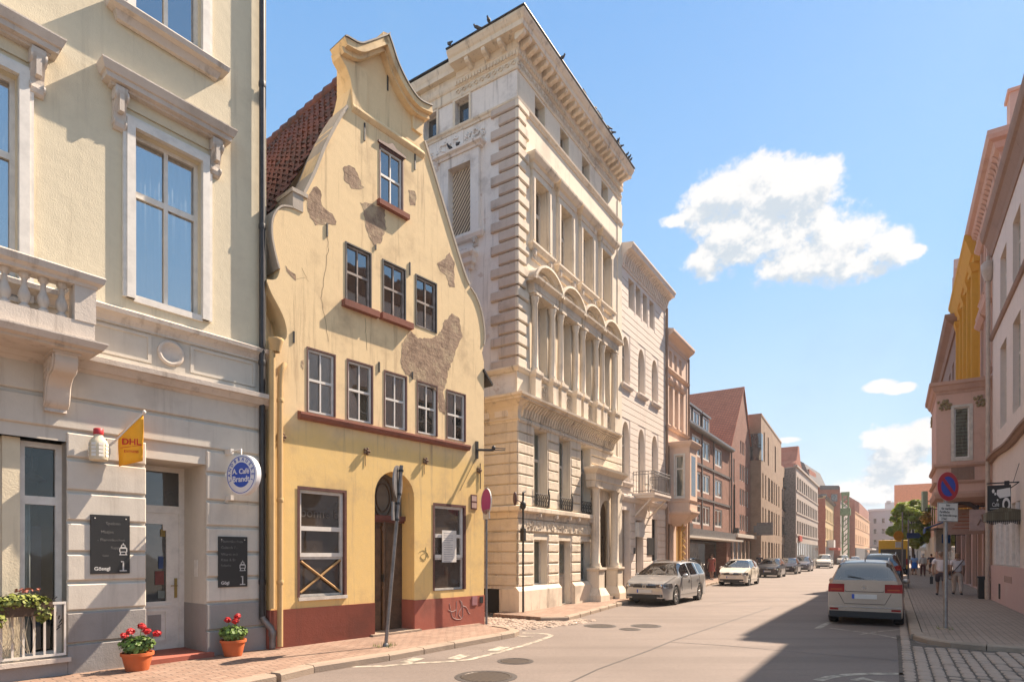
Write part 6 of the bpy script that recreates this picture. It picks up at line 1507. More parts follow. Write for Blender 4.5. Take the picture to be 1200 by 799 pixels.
m=MB(); m.sweep([(0,0),(L1_,0)],[(-.02,12.45),(.04,12.45),(.08,12.62),(.12,12.7),(.22,12.95),(.3,13.0),(.34,13.12),(.36,13.28),(-.02,13.34)]); m.build('eaves_cornice',M['browntrim'],r1)
m=MB(); m.prism([(-.3,13.3),(5,15.6),(10,13.3)],0,L1_,'x'); m.build('roof',M['tilered'],r1)
# pleated white blinds
for a,b,z0,z1 in shopw:
    m=MB(); n=int((b-a)/.07); pts=[(a+(b-a)*i/n,.09+.085*(1 if (i//8)%2 else -1)*(.8+.2*math.sin(i*.4))) for i in range(n+1)]
    m.add([(x,y,z0+.02) for x,y in pts]+[(x,y,z1) for x,y in pts],[(i,i+1,n+2+i,n+1+i) for i in range(n)]); bl=m.build('vertical_blinds',plain('blind_fabric',(.66,.62,.60),.8,var=.12),r1)
    s_=bl.modifiers.new('thick','SOLIDIFY'); s_.thickness=.01
    m=MB(); m.box(a,b,.0,.2,z0-.05,z0+.01); m.build('sill',M['offwhite'],r1)
m=MB(); m.tube([(.02,-.12,12.5),(.02,-.14,.5)],.07,8); m.lathe([(.1,0),(.19,.3),(.22,.62),(.12,.72)],.02,-.12,11.6,10); m.tube([(.02,-.14,.1),(.02,-.14,.8)],.085,8); m.build('drainpipe',plain('cream_pipe',(.50,.40,.33),.6),r1)
# black hanging cafe sign with white drawing, and the board below it
hs_=thing('hanging_sign','black hanging sign with white drawing on a bracket at the beige house','sign',tuple(R1.w(5.5,.0,2.87)),R1.rz); hs_.scale=(1,.44,.82)
m=MB(); m.box(-.03,.03,-1.62,-.42,.12,1.02); m.build('panel',M['black'],hs_)
sw_=plain('sign_art_white',(.7,.68,.66),.6,var=0)
m=MB()   # drawing on the face turned to the camera (+x side)
def disc(mb,y,z,r,n=14,sx=1): mb.add([(.032,y,z)]+[(.032,y+sx*r*math.cos(6.283*i/n),z+r*math.sin(6.283*i/n)) for i in range(n)],[(0,1+i,1+(i+1)%n) for i in range(n)])
m.add([(.033,-.5-.62,.86),(.033,-.46,.92),(.033,-.44,.62),(.033,-.98,.56),(.033,-1.15,.7)],[(0,1,2,3,4)]); 
for i in range(26):
    a=6.283*i/26; b=6.283*(i+1)/26
    m.add([(.034,-.66+.20*math.cos(a)*r,.34+.24*math.sin(a)*r) for r in (1,)]+[(.034,-.66+.2*math.cos(b),.34+.24*math.sin(b)),(.034,-.66+.11*math.cos(b),.34+.13*math.sin(b)),(.034,-.66+.11*math.cos(a),.34+.13*math.sin(a))],[(0,1,2,3)])
disc(m,-1.32,.82,.07); disc(m,-1.22,.72,.05); disc(m,-1.1,.5,.04)
m.build('drawing',sw_,hs_)
text('Café',.2,sw_,hs_,(.034,-1.2,.34),(R_(90),0,R_(90)),'lettering',.001)
m=MB(); m.box(.031,.034,-1.5,-1.0,.2,.215); m.build('underline',sw_,hs_)
m=MB(); m.tube([(0,0,1.1),(0,-1.65,1.1)],.025,6); m.box(-.05,.05,-.75,-.5,1.0,1.16); m.tube([(0,-.3,1.1),(0,0,1.75)],.015,5); m.tube([(0,0,1.1),(0,-.45,.9)],.02,5); m.build('bracket',M['iron'],hs_)
bd_=thing('awning_board','weathered olive striped awning board with scalloped hem under the black hanging sign','awning',tuple(R1.w(5.4,.0,2.5)),R1.rz); bd_.scale=(1,.4,.85)
ol=brick('olive_stripes',(.13,.11,.07),(.20,.175,.12),(.07,.06,.05),.12,.5,.0,'xz')
m=MB(); m.prism([(-1.9,.2),(-1.9,.5),(-1.0,.66),(0,.56),(0,.2)],-.35,.35,'x')
m.build('awning_cloth',ol,bd_)
m=MB(); y=-1.88
while y<-.05: m.box(.34,.36,y,y+.07,.1+.03*math.sin(y*9),.22); y+=.11
m.build('fringe',M['iron'],bd_)
# salmon house with big bay
R2=FRt.off(-.35,-13.3); W2_=7.04
r2=R2.root('salmon_bay_house','salmon pink house with a big projecting bay window and heavy cornice beside the beige house','house')
up2=[(1.0+k*2.1,2.1+k*2.1,z0,z1) for k in range(3) for z0,z1 in ((9.3,11.6),(13.0,15.0))]
gr2=[(.4,1.7,.14,3.3),(2.3,3.7,.14,3.3),(4.6,5.7,.14,3.2)]
m=MB(); m.wall(rect(0,W2_,0,16.2),[rect(*w) for w in up2+gr2],0,.25); shell(m,0,W2_,10,0,16.2); m.build('wall',M['r2wall'],r2)
for w in up2:
    wd=win(r2,*w,.16,M['white'],M['glass'],2,(.65,),.08)
    m=MB(); a,b=w[0]-.2,w[1]+.2
    m.box(a,w[0],-.1,0,w[2]-.1,w[3]+.1); m.box(w[1],b,-.1,0,w[2]-.1,w[3]+.1); m.sweep([(a-.05,0),(a-.05,-.08),(b+.05,-.08),(b+.05,0)],[(-.07,w[3]+.1),(.05,w[3]+.12),(.2,w[3]+.3),(.22,w[3]+.4),(-.07,w[3]+.5)])
    m.sweep([(a,0),(a,-.05),(b,-.05),(b,0)],[(-.04,w[2]-.3),(.05,w[2]-.3),(.14,w[2]-.15),(-.04,w[2]-.05)]); m.build('window_surround',M['r2trim'],wd)
for i,w in enumerate(gr2):
    m=MB(); m.box(w[0],w[1],.15,.2,.14,3.3); sd_=m.build('shop_door',plain('brown_shop_door',(.09,.05,.035),.5),r2)
    m=MB(); m.box(w[0]+.15,w[1]-.15,.13,.15,.6,2.6); m.build('pane',M['glass_warm'],sd_)
m=MB()
for x in (.1,1.85,2.1,3.8,4.3,5.85): m.box(x,x+.28,-.14,.0,.05,3.4)
m.build('pilasters',M['r2trim'],r2)
m=MB(); m.sweep([(0,0),(W2_,0)],[(-.02,3.4),(.1,3.42),(.16,3.5),(.2,3.62),(.2,3.7),(-.02,3.76)]); m.sweep([(0,0),(W2_,0)],[(-.02,12.2),(.06,12.22),(.2,12.4),(.2,12.5),(-.02,12.55)]); m.sweep([(0,0),(W2_,0)],[(-.02,8.4),(.06,8.42),(.2,8.55),(.2,8.65),(-.02,8.7)])
m.build('string_course',M['r2trim'],r2)
m=MB(); m.sweep([(0,8),(0,0),(W2_,0),(W2_,8)],[(-.02,15.6),(.05,15.62),(.07,15.85),(.12,15.9),(.16,16.1),(.3,16.2),(.36,16.4),(.5,16.48),(.55,16.62),(.55,16.78),(-.02,16.9)]); m.build('cornice',M['r2trim'],r2)
m=MB(); 
for k in range(18): x=.15+k*.385; m.prism([(-.05,15.9),(-.14,15.92),(-.2,16.05),(-.34,16.2),(-.05,16.2)],x,x+.14,'x')
m.build('brackets',M['r2trim'],r2)
m=MB(); m.box(W2_-.75,W2_-.02,.15,1.0,16.8,18.25); m.sweep([(W2_-.75,1.0),(W2_-.75,.15),(W2_-.02,.15),(W2_-.02,1.0)],[(-.3,18.2),(.06,18.22),(.08,18.32),(-.3,18.36)]); m.build('chimney_stack',M['r2wall'],r2)
m=MB(); m.prism([(0,16.8),(5,18.6),(10,16.8)],.5,W2_-.9,'x'); m.build('roof',M['slate'],r2)
m=MB(); m.tube([(W2_-.06,-.1,.2),(W2_-.06,-.1,16)],.06,6); m.build('drainpipe',M['r2trim'],r2)
# the bay, local to the house: x0..x1 along the street, out to y=-1.95
xb1=W2_-.95; xb0=xb1-3.6; yo=-1.95
bay=MB(); bay.box(xb0,xb1-.1,yo,0,3.9,8.0)
by=bay.build('bay',M['r2wall'],r2)
fk=MB(); fk.wall(rect(0,-yo,3.9,8.0),[rect(.55,1.02,5.42,7.35)],0,.1)
fk_=fk.build('bay_flank',M['r2wall'],by); fk_.location=(xb1,yo,0); fk_.rotation_euler=(0,0,R_(90))
wd=win(fk_,.55,1.02,5.42,7.35,.04,M['white'],M['clearshop'],1,(),.05,.05)
m=MB()
for k in range(14): z=5.5+k*.13; m.box(.6,.97,.085,.095,z,z+.09)
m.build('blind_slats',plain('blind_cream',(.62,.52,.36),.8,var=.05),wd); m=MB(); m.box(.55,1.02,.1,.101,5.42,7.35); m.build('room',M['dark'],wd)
m=MB(); m.wall(rect(.45,1.12,5.32,7.45),[rect(.55,1.02,5.42,7.35)],-.03,.03); m.box(.45,1.12,-.03,0,5.30,5.32); m.build('window_surround',M['offwhite'],wd)
m=MB()
pth=[(xb0,0),(xb0,yo),(xb1,yo),(xb1,0)]
m.sweep(pth,[(-.4,7.9),(.02,7.9),(.05,8.0),(.1,8.04),(.16,8.2),(.22,8.24),(.24,8.36),(-.4,8.5)]); m.sweep(pth,[(-.3,5.05),(.04,5.06),(.1,5.14),(.1,5.22),(-.3,5.26)]); m.sweep(pth,[(-.3,4.42),(.04,4.44),(.1,4.52),(-.3,4.56)]); m.sweep(pth,[(-.5,3.7),(-.3,3.72),(-.05,3.86),(.03,3.9),(.08,4.05),(.08,4.14),(-.5,4.16)])
m.build('bay_mouldings',M['r2trim'],by)
orn=stucco('ornament_olive',(.30,.235,.13),(.15,.1,.05),.3,.4,.01)
rnd=random.Random(3)
for (ya,yb) in ((yo+.05,yo+.45),(yo+1.15,yo+1.6)):
    m=MB()
    for k in range(26): m.ell((xb1+.02,rnd.uniform(ya,yb),rnd.uniform(7.32,7.68)),(.05,.05,.06),6,4)
    m.build('capital_ornament',orn,by)
m=MB()
for k in range(20): m.ell((rnd.uniform(xb0,xb0+.5),yo-.01,rnd.uniform(7.32,7.68)),(.05,.05,.06),6,4)
m.build('capital_ornament',orn,by)
m=MB(); 
for k in range(6):
    for j in range(3): m.box(xb1,xb1+.04,yo+.5+k*.11,yo+.58+k*.11,4.60+j*.15,4.70+j*.15)
m.box(xb1,xb1+.012,yo+.46,yo+1.17,4.57,5.05); m.build('tile_panel',M['browntrim'],by)
m=MB(); n=14; m.tube([(xb1-.3,yo+.3+1.0*i/n,3.45+.28*math.sin(math.pi*i/n)) for i in range(n+1)],.09,6); m.build('shop_arch',plain('arch_brown',(.05,.03,.025),.5),r2)
# shop boards under the bay
sp_=plain('board_pink',(.46,.32,.29),.6,var=.1); rt=plain('board_red',(.35,.05,.04),.6,var=0)
s1=thing('shop_sign','larger pink projecting shop board with dark red lines under the bay','sign',tuple(R2.w(xb1-2.4,.9,2.55)),R2.rz)
MB().box(-.04,.04,-.62,.62,.0,1.05).build('board',sp_,s1)
m=MB()
for k,(a,b) in enumerate(((-.1,.1),(-.2,.2),(-.45,.45),(-.4,.4),(-.5,.5))): m.box(.041,.046,a*.8,b*.8,.84-k*.15,.865-k*.15)
m.build('print',rt,s1); m=MB(); m.box(-.02,.02,.3,.95,.98,1.02); m.build('bracket',M['iron'],s1)
s2=thing('shop_sign','smaller square pink shop board nearest the beige house, hung under the bay','sign',tuple(R2.w(xb1+.25,.62,2.62)),R2.rz)
MB().box(-.04,.04,-.33,.33,.0,.78).build('board',sp_,s2); m=MB(); m.tube([(.045,-.1,.2),(.045,.0,.42),(.045,.1,.3),(.045,.02,.6)],.03,5); m.build('print',M['browntrim'],s2); m=MB(); m.box(-.02,.02,-.1,-.05,.78,.95); m.box(-.02,.02,-.1,.68,.88,.92); m.build('bracket',M['iron'],s2)
# ochre house
R3=FRt.off(-.3,-22.4); W3_=9.08
r3=R3.root('ochre_house','bright ochre house with fluted pilasters and deep bracketed eaves','house')
up3=[(.8+k*2.05,1.9+k*2.05,z0,z1) for k in range(4) for z0,z1 in ((4.6,7.0),(8.4,10.9),(12.2,14.4))]
gr3=[(.5,2.5,.14,3.3),(3.1,5.6,.14,3.3),(6.2,8.4,.14,3.3)]
m=MB(); m.wall(rect(0,W3_,3.6,16),[rect(*w) for w in up3],0,.25); shell(m,0,W3_,10,3.6,16); m.build('wall',M['ochre'],r3); m=MB(); m.wall(rect(0,W3_,0,3.6),[rect(*w) for w in gr3],0,.25); shell(m,0,W3_,10,0,3.6); m.build('ground_storey_wall',M['r2wall'],r3)
for w in up3: win(r3,*w,.16,M['white'],M['glass'],2,(.65,),.08)
for w in gr3: m=MB(); m.box(w[0],w[1],.15,.2,.14,3.3); m.build('shop_window',M['glass_warm'],r3)
m=MB()
for k in range(5):
    x=.15+k*2.05; m.box(x,x+.5,-.22,0,4,15.2)
    for j in range(3): m.box(x+.05+j*.16,x+.13+j*.16,-.26,-.2,4.4,14.8)
    m.sweep([(x,0),(x,-.22),(x+.5,-.22),(x+.5,0)],[(-.2,14.8),(.04,14.8),(.14,15.1),(.14,15.2),(-.2,15.25)])
m.build('pilasters',M['ochre'],r3)
m=MB(); m.sweep([(0,8),(0,0),(W3_,0)],[(-.02,15.2),(.2,15.2),(.22,15.5),(.3,15.55),(.5,16.2),(.56,16.3),(.56,16.5),(-.02,16.6)]); m.sweep([(0,0),(W3_,0)],[(-.02,3.5),(.2,3.5),(.25,3.7),(-.02,3.8)]); m.build('cornice',M['ochre'],r3)
m=MB()
for k in range(24): x=.1+k*.375; m.prism([(-.1,15.5),(-.3,15.55),(-.46,16.1),(-.5,16.2),(-.1,16.2)],x,x+.12,'x')
m.build('brackets',M['ochre'],r3)
m=MB(); m.prism([(0,16.5),(5,19),(10,16.5)],0,W3_,'x'); m.build('roof',M['tilered'],r3)
# gable fronted and grey houses beyond
R4=FRt.off(-.1,-40); W4_=17.6
r4=R4.root('grey_brown_house','grey brown house with shaped parapet beyond the ochre house','house')
up4=[(1.0+k*2.7,2.3+k*2.7,z0,z1) for k in range(6) for z0,z1 in ((4.6,7.0),(8.4,10.6),(11.8,13.6))]
m=MB(); m.wall(rect(0,W4_,0,15.5),[rect(*w) for w in up4],0,.2); shell(m,0,W4_,10,0,15.5); m.build('wall',M['browntrim'],r4)
for w in up4: win(r4,*w,.14,M['offwhite'],M['glass'],2,(.65,),.08)
m=MB(); m.box(.3,W4_-.3,-.06,.02,.2,3.2); m.build('shopfront',M['glass_warm'],r4)
m=MB(); m.sweep([(0,6),(0,0),(W4_,0),(W4_,3)],[(-.02,14.9),(.1,14.9),(.2,15.2),(.5,15.4),(.6,15.6),(.6,15.75),(-.02,15.9)]); m.build('cornice',M['browntrim'],r4)
m=MB(); m.prism([(W4_-4.2,15.7),(W4_-.05,15.7),(W4_-.05,18.6),(W4_-.5,19.3),(W4_-.9,18.4),(W4_-1.5,18.6),(W4_-1.9,17.3),(W4_-3.0,16.9),(W4_-3.4,16.2)],-.1,.5); m.build('shaped_parapet',M['r2trim'],r4)
m=MB(); m.prism([(0,15.7),(5,18),(10,15.7)],0,W4_-4.4,'x'); m.build('roof',M['tilered'],r4)
R5=FRt.off(0,-72); W5_=31.8
r5=R5.root('far_shop_row','far row house with pale shopfronts, mostly behind the street tree','house')
m=MB(); m.box(0,W5_,0,10,0,6.8); m.build('wall',M['r2wall'],r5)
m=MB(); m.prism([(0,6.8),(5,9.6),(10,6.8)],0,W5_,'x'); m.build('roof',M['tilered'],r5)
for k in range(9):
    for z0 in (4.4,): MB().box(1.5+k*3.4,2.9+k*3.4,-.03,.05,z0,z0+1.9).build('window',M['glass_warm'],r5)
m=MB(); m.box(.5,W5_-.5,-.1,.05,.2,3.3); m.build('shopfront',M['offwhite'],r5)
# ================= cars =================
def interp(T,x):
    if x<=T[0][0]: return T[0][1]
    for (a,b),(c,d) in zip(T[:-1],T[1:]):
        if x<=c:
            t=(x-a)/(c-a) if c>a else 0; return b+(d-b)*t
    return T[-1][1]
def sm(T):   # catmull smoothing of a table
    return [(x,y) for x,y in smooth(T,4)]
M['tyre']=plain('tyre_rubber',(.018,.017,.017),.85,var=.1); M['rim']=plain('alloy_rim',(.45,.44,.43),.35,.7,var=.05)
M['cardark']=plain('car_black_plastic',(.02,.02,.021),.6,var=.05); M['plate']=plain('number_plate',(.62,.60,.56),.5,var=.05); M['plateblue']=plain('plate_blue',(.03,.08,.4),.5,var=0)
M['lampclear']=plain('headlamp_lens',(.09,.09,.095),.1,.3,.8,.6,var=.2); M['lampred']=plain('tail_lamp_red',(.34,.008,.008),.35,0,.3,.15,var=.25); M['chrome']=plain('chrome',(.6,.6,.6),.15,1,var=0)
M['carglass']=clearglass('car_glass',.16); M['carglass'].node_tree.nodes['Transparent BSDF'].inputs[0].default_value=(.42,.48,.46,1); M['seat']=plain('seat_dark',(.035,.033,.033),.85,var=.1)
def paint(name,c,metal=.3): return plain(name,c,.28,metal,.5,.8,var=.04)
def car(name,lab,cat,body,spec,pos,heading,group='cars parked along the street',light=1):
    """built nose towards +x; distances d run back from the nose"""
    L,Wd,H=spec['L'],spec['W'],spec['H']; hw0=Wd/2
    top=sm(spec['top']); belt=spec['belt']; plan=spec['plan']; bot=spec.get('bot',.19)
    fa,ra=spec['axles']; Rw=spec.get('R',.32); arch=Rw+.055
    cowl,roof0,roof1,tail=spec['cab']         # windscreen foot, its head, rear window head, rear window foot
    st=sorted(set([0,.015,.04,.08,.14,.22,.3,.4,.5,.62,.75,.9,1.05]+[cowl,roof0,roof1,tail]+[cowl+(roof0-cowl)*k/5 for k in range(1,5)]+[roof1+(tail-roof1)*k/4 for k in range(1,4)]+[L,L-.015,L-.04,L-.09,L-.16,L-.26,L-.38]
        +[a+arch*math.cos(math.pi*k/12) for a in (fa,ra) for k in range(13)]+[roof0+(roof1-roof0)*k/10 for k in range(11)]+[fa+arch+(ra-fa-2*arch)*k/6 for k in range(1,6)]))
    st=[s for i,s in enumerate(st) if i==0 or s-st[i-1]>.004]
    def sec(d):
        hw=hw0*interp(plan,d); t=interp(top,d); b=min(interp(belt,d),t-.015)
        zb=bot+ (0.06 if d<.1 or d>L-.1 else 0)
        for a in (fa,ra):
            if abs(d-a)<arch: zb=max(zb,Rw+math.sqrt(max(0,arch**2-(d-a)**2)))
        c=max(0,min(1,(t-b-.02)/.42))
        tum=.20*c; rh=hw-.055-tum
        z2=max(.46,zb+.03)
        pts=[(hw-.05,zb),(hw-.012,zb+.015),(hw,max(z2,zb+.02)),(hw-.002,max(.60,zb+.03)),(hw-.012,max(b-.13,zb+.05)),(hw-.035,max(b-.03,zb+.06)),(hw-.055,max(b,zb+.07))]
        pts+=[(hw-.055-tum*.5-.01,b+(t-b)*.48+.0),(rh+.005,b+(t-b)*.86),(rh-.06,b+(t-b)*.955),(rh*.62,t-.012),(rh*.3,t-.003),(0,t)]
        return pts
    S=[sec(d) for d in st]; K=len(S[0]); x=[L/2-d for d in st]
    # extra lower panel strip follows the arch
    full=[]
    for s,xx in zip(S,x):
        full+= [(xx,y,z) for y,z in s]+[(xx,-y,z) for y,z in reversed(s[:-1])]
    n=2*K-1; body_f=[];ws=[];rw=[];sw=[]
    for i in range(len(st)-1):
        dm=(st[i]+st[i+1])/2
        for j in range(n-1):
            jj=j if j<K-1 else n-2-j
            f=(i*n+j,i*n+j+1,(i+1)*n+j+1,(i+1)*n+j)
            inwin=jj in (6,7)
            if cowl<dm<roof0 and jj>=8: ws.append(f)
            elif roof1<dm<tail and jj>=8 and spec.get('rearglass',True): rw.append(f)
            elif jj in (6,7) and spec['side'][0]<dm<spec['side'][1] and not any(abs(dm-p)<w for p,w in spec['pillars']): sw.append(f)
            else: body_f.append(f)
    root=thing(name,lab,cat,pos,heading,group)
    def part(fs,nm,mat,sharp=None):
        used=sorted({i for f in fs for i in f}); mp={i:k for k,i in enumerate(used)}; m=MB(); m.add([full[i] for i in used],[tuple(mp[i] for i in f) for f in fs],True); return m.build(nm,mat,root,sharp=sharp)
    m=body_f+[tuple(range(n))[::-1],tuple((len(st)-1)*n+j for j in range(n))]
    part(m,'body',body,38)
    part(ws,'windscreen',M['carglass'])
    if rw: part(rw,'rear_window',M['carglass'])
    if sw: part(sw,'side_windows',M['carglass'])
    # underbody and cabin
    m=MB(); m.box(-L/2+.12,L/2-.12,-hw0+.22,hw0-.22,bot-.02,.62); m.box(-L/2+.3,L/2-.3,-hw0+.1,hw0-.1,.62,.68); m.build('underbody',M['cardark'],root)
    m=MB()
    for d in (roof0+.35,roof0+1.2):
        for y in (-.36,.36): m.box(L/2-d-.12,L/2-d+.05,y-.22,y+.22,.7,1.12); m.box(L/2-d-.1,L/2-d+.0,y-.12,y+.12,1.14,min(1.3,H-.2))
    m.box(L/2-cowl-.35,L/2-cowl-.1,-hw0+.2,hw0-.2,.75,.9); 
    m.build('seats',M['seat'],root)
    # wheels
    for a in (fa,ra):
        for s in (-1,1):
            m=MB(); m.lathe([(Rw*.66,-.1),(Rw*.92,-.105),(Rw,-.07),(Rw,.07),(Rw*.92,.105),(Rw*.66,.1)],n=26); m.add([],[])
            w=m.build('wheel',M['tyre'],root,sharp=50); w.location=(L/2-a,s*(hw0-.115),Rw); w.rotation_euler=(R_(90) if s<0 else R_(-90),0,0)
            r=MB(); r.lathe([(Rw*.68,.085),(Rw*.62,.09),(Rw*.58,.04),(.0,.03)],n=26)
            for k in range(5):
                an=k*1.2566; r.add([(Rw*.62*math.cos(an-.16),Rw*.62*math.sin(an-.16),.088),(Rw*.62*math.cos(an+.16),Rw*.62*math.sin(an+.16),.088),(.05*math.cos(an+1),.05*math.sin(an+1),.075),(.05*math.cos(an-1),.05*math.sin(an-1),.075)],[(0,1,2,3)])
            r.lathe([(.06,.07),(.055,.09),(0,.095)],n=12); ri=r.build('rim',M['rim'],w); 
    # mirrors, door lines, handles
    for s in (-1,1):
        m=MB(); m.ell((L/2-cowl-.42,s*(hw0+.07),.98),(.07,.10,.075),10,6); m.tube([(L/2-cowl-.42,s*(hw0-.05),.93),(L/2-cowl-.42,s*(hw0+.05),.95)],.025,5); m.build('mirror',body if spec.get('mirror_paint',True) else M['cardark'],root)
    m=MB()
    for d in spec['doors']:
        ss=sec(d); 
        for s in (-1,1):
            P=[(L/2-d,s*(y+.003),z) for y,z in ss[2:7]]; m.tube(P,.006,4)
    for s in (-1,1): m.tube([(L/2-d,s*(hw0*interp(plan,d)+.003),max(.34,sec(d)[0][1]+.06)) for d in [fa+arch+.03,(fa+ra)/2,ra-arch-.03]],.006,4)
    m.build('door_seams',M['cardark'],root)
    for d in spec['doors'][1:]:
        for s in (-1,1): m=MB(); m.box(L/2-d+.08,L/2-d+.26,s*(hw0-.012),s*(hw0+.022),.80,.83); m.build('door_handle',body,root)
    # nose: lamps, grille, intake, plate, badge
    fx=L/2
    def patch(d0,d1,z0,z1,side,off=.008,nd=6,nz=4,rear=False):
        vs=[]
        for i in range(nd+1):
            d=d0+(d1-d0)*i/nd; s_=sec(d); hw=max(p[0] for p in s_)
            for j in range(nz+1):
                z=z0+(z1-z0)*j/nz
                # y on the section at height z
                y=None
                for (ya,za),(yb,zb2) in zip(s_[:-1],s_[1:]):
                    if za<=z<=zb2 or zb2<=z<=za:
                        t=(z-za)/(zb2-za) if abs(zb2-za)>1e-6 else 0; y=ya+(yb-ya)*t; break
                if y is None: y=s_[-2][0]*.6; 
                vs.append((L/2-d+(off if not rear else -off)*.5,side*(y+off),z))
        return vs,[(i*(nz+1)+j,i*(nz+1)+j+1,(i+1)*(nz+1)+j+1,(i+1)*(nz+1)+j) for i in range(nd) for j in range(nz)]
    hwf=hw0*interp(plan,0); fr=spec['front']
    for s in (-1,1):
        m=MB(); v,f=patch(0.0,fr['lamp_d'],fr['lamp'][0],fr['lamp'][1],s); m.add(v,f,True)
        m.add([(fx+.006,s*fr['lamp_y'],fr['lamp'][0]+.03),(fx+.006,s*(hwf-.012),fr['lamp'][0]),(fx+.006,s*(hwf-.012),fr['lamp'][1]-.005),(fx+.006,s*fr['lamp_y'],fr['lamp'][1]-.03)],[(0,1,2,3)])
        hl=m.build('headlamp',M['lampclear'],root)
        m=MB(); m.lathe([(.06,0),(.05,.012),(0,.016)],n=12); q=m.build('bulb_bowl',M['chrome'],hl); q.location=(fx+.004,s*(hwf-.09),(fr['lamp'][0]+fr['lamp'][1])/2); q.rotation_euler=(0,R_(90),0)
        m=MB(); m.lathe([(.05,0),(.05,.012),(0,.014)],n=12); q=m.build('fog_lamp',M['lampclear'],root); q.location=(fx+.002,s*(hwf-.1),.34); q.rotation_euler=(0,R_(90),0)
    m=MB(); g0,g1=fr['grille']; m.box(fx-.05,fx+.008,-fr['lamp_y'],fr['lamp_y'],g0,g1)
    for k in range(1,3): m.box(fx,fx+.014,-fr['lamp_y']+.02,fr['lamp_y']-.02,g0+(g1-g0)*k/3-.004,g0+(g1-g0)*k/3+.004)
    m.box(fx-.05,fx+.008,-hwf+.22,hwf-.22,.25,.37); m.box(fx-.05,fx+.004,-hwf+.02,hwf-.02,.29,.385); m.build('grille',M['cardark'],root)
    m=MB(); m.box(fx+.008,fx+.02,-.26,.26,.43,.54); p=m.build('number_plate',M['plate'],root); m=MB(); m.box(fx+.0195,fx+.0215,-.26,-.215,.43,.54); m.build('blue_band',M['plateblue'],p)
    def badge(xx,z,rz,r=.06):
        m=MB(); m.lathe([(r,0),(r,.008),(r*.86,.008),(r*.86,0)],n=20,smooth=False)
        for P in (((-.55,.62),(-.15,-.1)),((-.15,-.1),(0,.22)),((0,.22),(.15,-.1)),((.15,-.1),(.55,.62)),((-.62,.1),(-.3,-.72)),((-.3,-.72),(0,-.1)),((0,-.1),(.3,-.72)),((.3,-.72),(.62,.1))):
            m.tube([(P[0][0]*r,P[0][1]*r,.006),(P[1][0]*r,P[1][1]*r,.006)],r*.07,4)
        b=m.build('badge',M['chrome'],root); b.location=(xx,0,z); b.rotation_euler=(R_(90),0,rz)
    if spec.get('badge'): badge(fx+.012,(g0+g1)/2+.0,R_(90),.062)
    # tail
    rr=spec['rear']; bx=-L/2; hwr=hw0*interp(plan,L)
    for s in (-1,1):
        m=MB(); v,f=patch(L,L-rr['lamp_d'],rr['lamp'][0],rr['lamp'][1],s,rear=True); m.add(v,f,True)
        m.add([(bx-.008,s*rr['lamp_y'],rr['lamp'][0]+.0),(bx-.008,s*(hwr-.0),rr['lamp'][0]),(bx-.008,s*(hwr-.012),rr['lamp'][1]),(bx-.008,s*rr['lamp_y'],rr['lamp'][1]-.0)],[(0,1,2,3)])
        tl=m.build('tail_lamp',M['lampred'],root)
        m=MB(); m.box(bx-.012,bx-.009,s*(rr['lamp_y']+.05),s*(hwr-.05),rr['lamp'][0]+.05,rr['lamp'][0]+.085); m.build('lamp_strip',plain('lamp_amber',(.45,.08,.03),.25,var=0) if 'lamp_amber' not in M else M['lamp_amber'],tl)
        m=MB(); m.box(bx-.008,bx+.0,s*(hwr-.22),s*(hwr-.03),.36,.41); m.build('reflector',M['lampred'],root)
    m=MB(); m.box(bx-.012,bx,-.30,.30,rr['plate']-.08,rr['plate']+.08); m.build('plate_recess',body,root)
    m=MB(); m.box(bx-.022,bx-.012,-.26,.26,rr['plate']-.055,rr['plate']+.055); p=m.build('number_plate',M['plate'],root); m=MB(); m.box(bx-.0235,bx-.0215,.205,.26,rr['plate']-.055,rr['plate']+.055); m.build('blue_band',M['plateblue'],p)
    m=MB(); m.box(bx-.006,bx+.05,-hwr+.02,hwr-.02,.19,.34); m.build('rear_valance',M['cardark'],root)
    m=MB(); m.box(bx-.02,bx+.0,-hwr+.03,hwr-.03,.43,.455); m.build('bumper_strip',M['chrome'] if rr.get('chrome') else body,root)
    m=MB(); z_=rr['plate']+.13; m.tube([(bx-.004,-rr['lamp_y']+.02,z_+.02),(bx-.006,-.4,z_-.015),(bx-.006,.4,z_-.015),(bx-.004,rr['lamp_y']-.02,z_+.02)],.006,4); m.tube([(bx-.006,-.55,rr['lamp'][0]-.02),(bx-.006,-.42,.52),(bx-.006,.42,.52),(bx-.006,.55,rr['lamp'][0]-.02)],.006,4); m.build('tailgate_seam',M['cardark'],root)
    if spec.get('badge'): badge(bx-.012,rr['badge_z'],R_(-90),.055)
    m=MB(); dw=(roof1+tail)/2; m.tube([(L/2-tail-.01+.02,.0,interp(top,tail)+.02),(L/2-tail+.02,.35,interp(top,tail)+.1)],.01,5); m.build('rear_wiper',M['cardark'],root)
    if spec.get('rails'):
        for s in (-1,1): m=MB(); yy=hw0-.055-.2-.06; m.tube([(L/2-d,s*yy,interp(top,d)+h_) for d,h_ in ((roof0+.25,.0),(roof0+.4,.035),((roof0+roof1)/2,.04),(roof1-.3,.035),(roof1-.12,.0))],.014,6); m.build('roof_rail',M['chrome'] if spec['rails']=='chrome' else M['cardark'],root)
    m=MB(); m.tube([(L/2-roof1+.25,0,interp(top,roof1-.25)),(L/2-roof1+.18,0,interp(top,roof1-.25)+.09)],[.014,.006],5); m.build('aerial',M['cardark'],root)
    return root
planH=[(0,.80),(.08,.87),(.2,.93),(.4,.975),(.8,1.0),(3.2,1.0)]
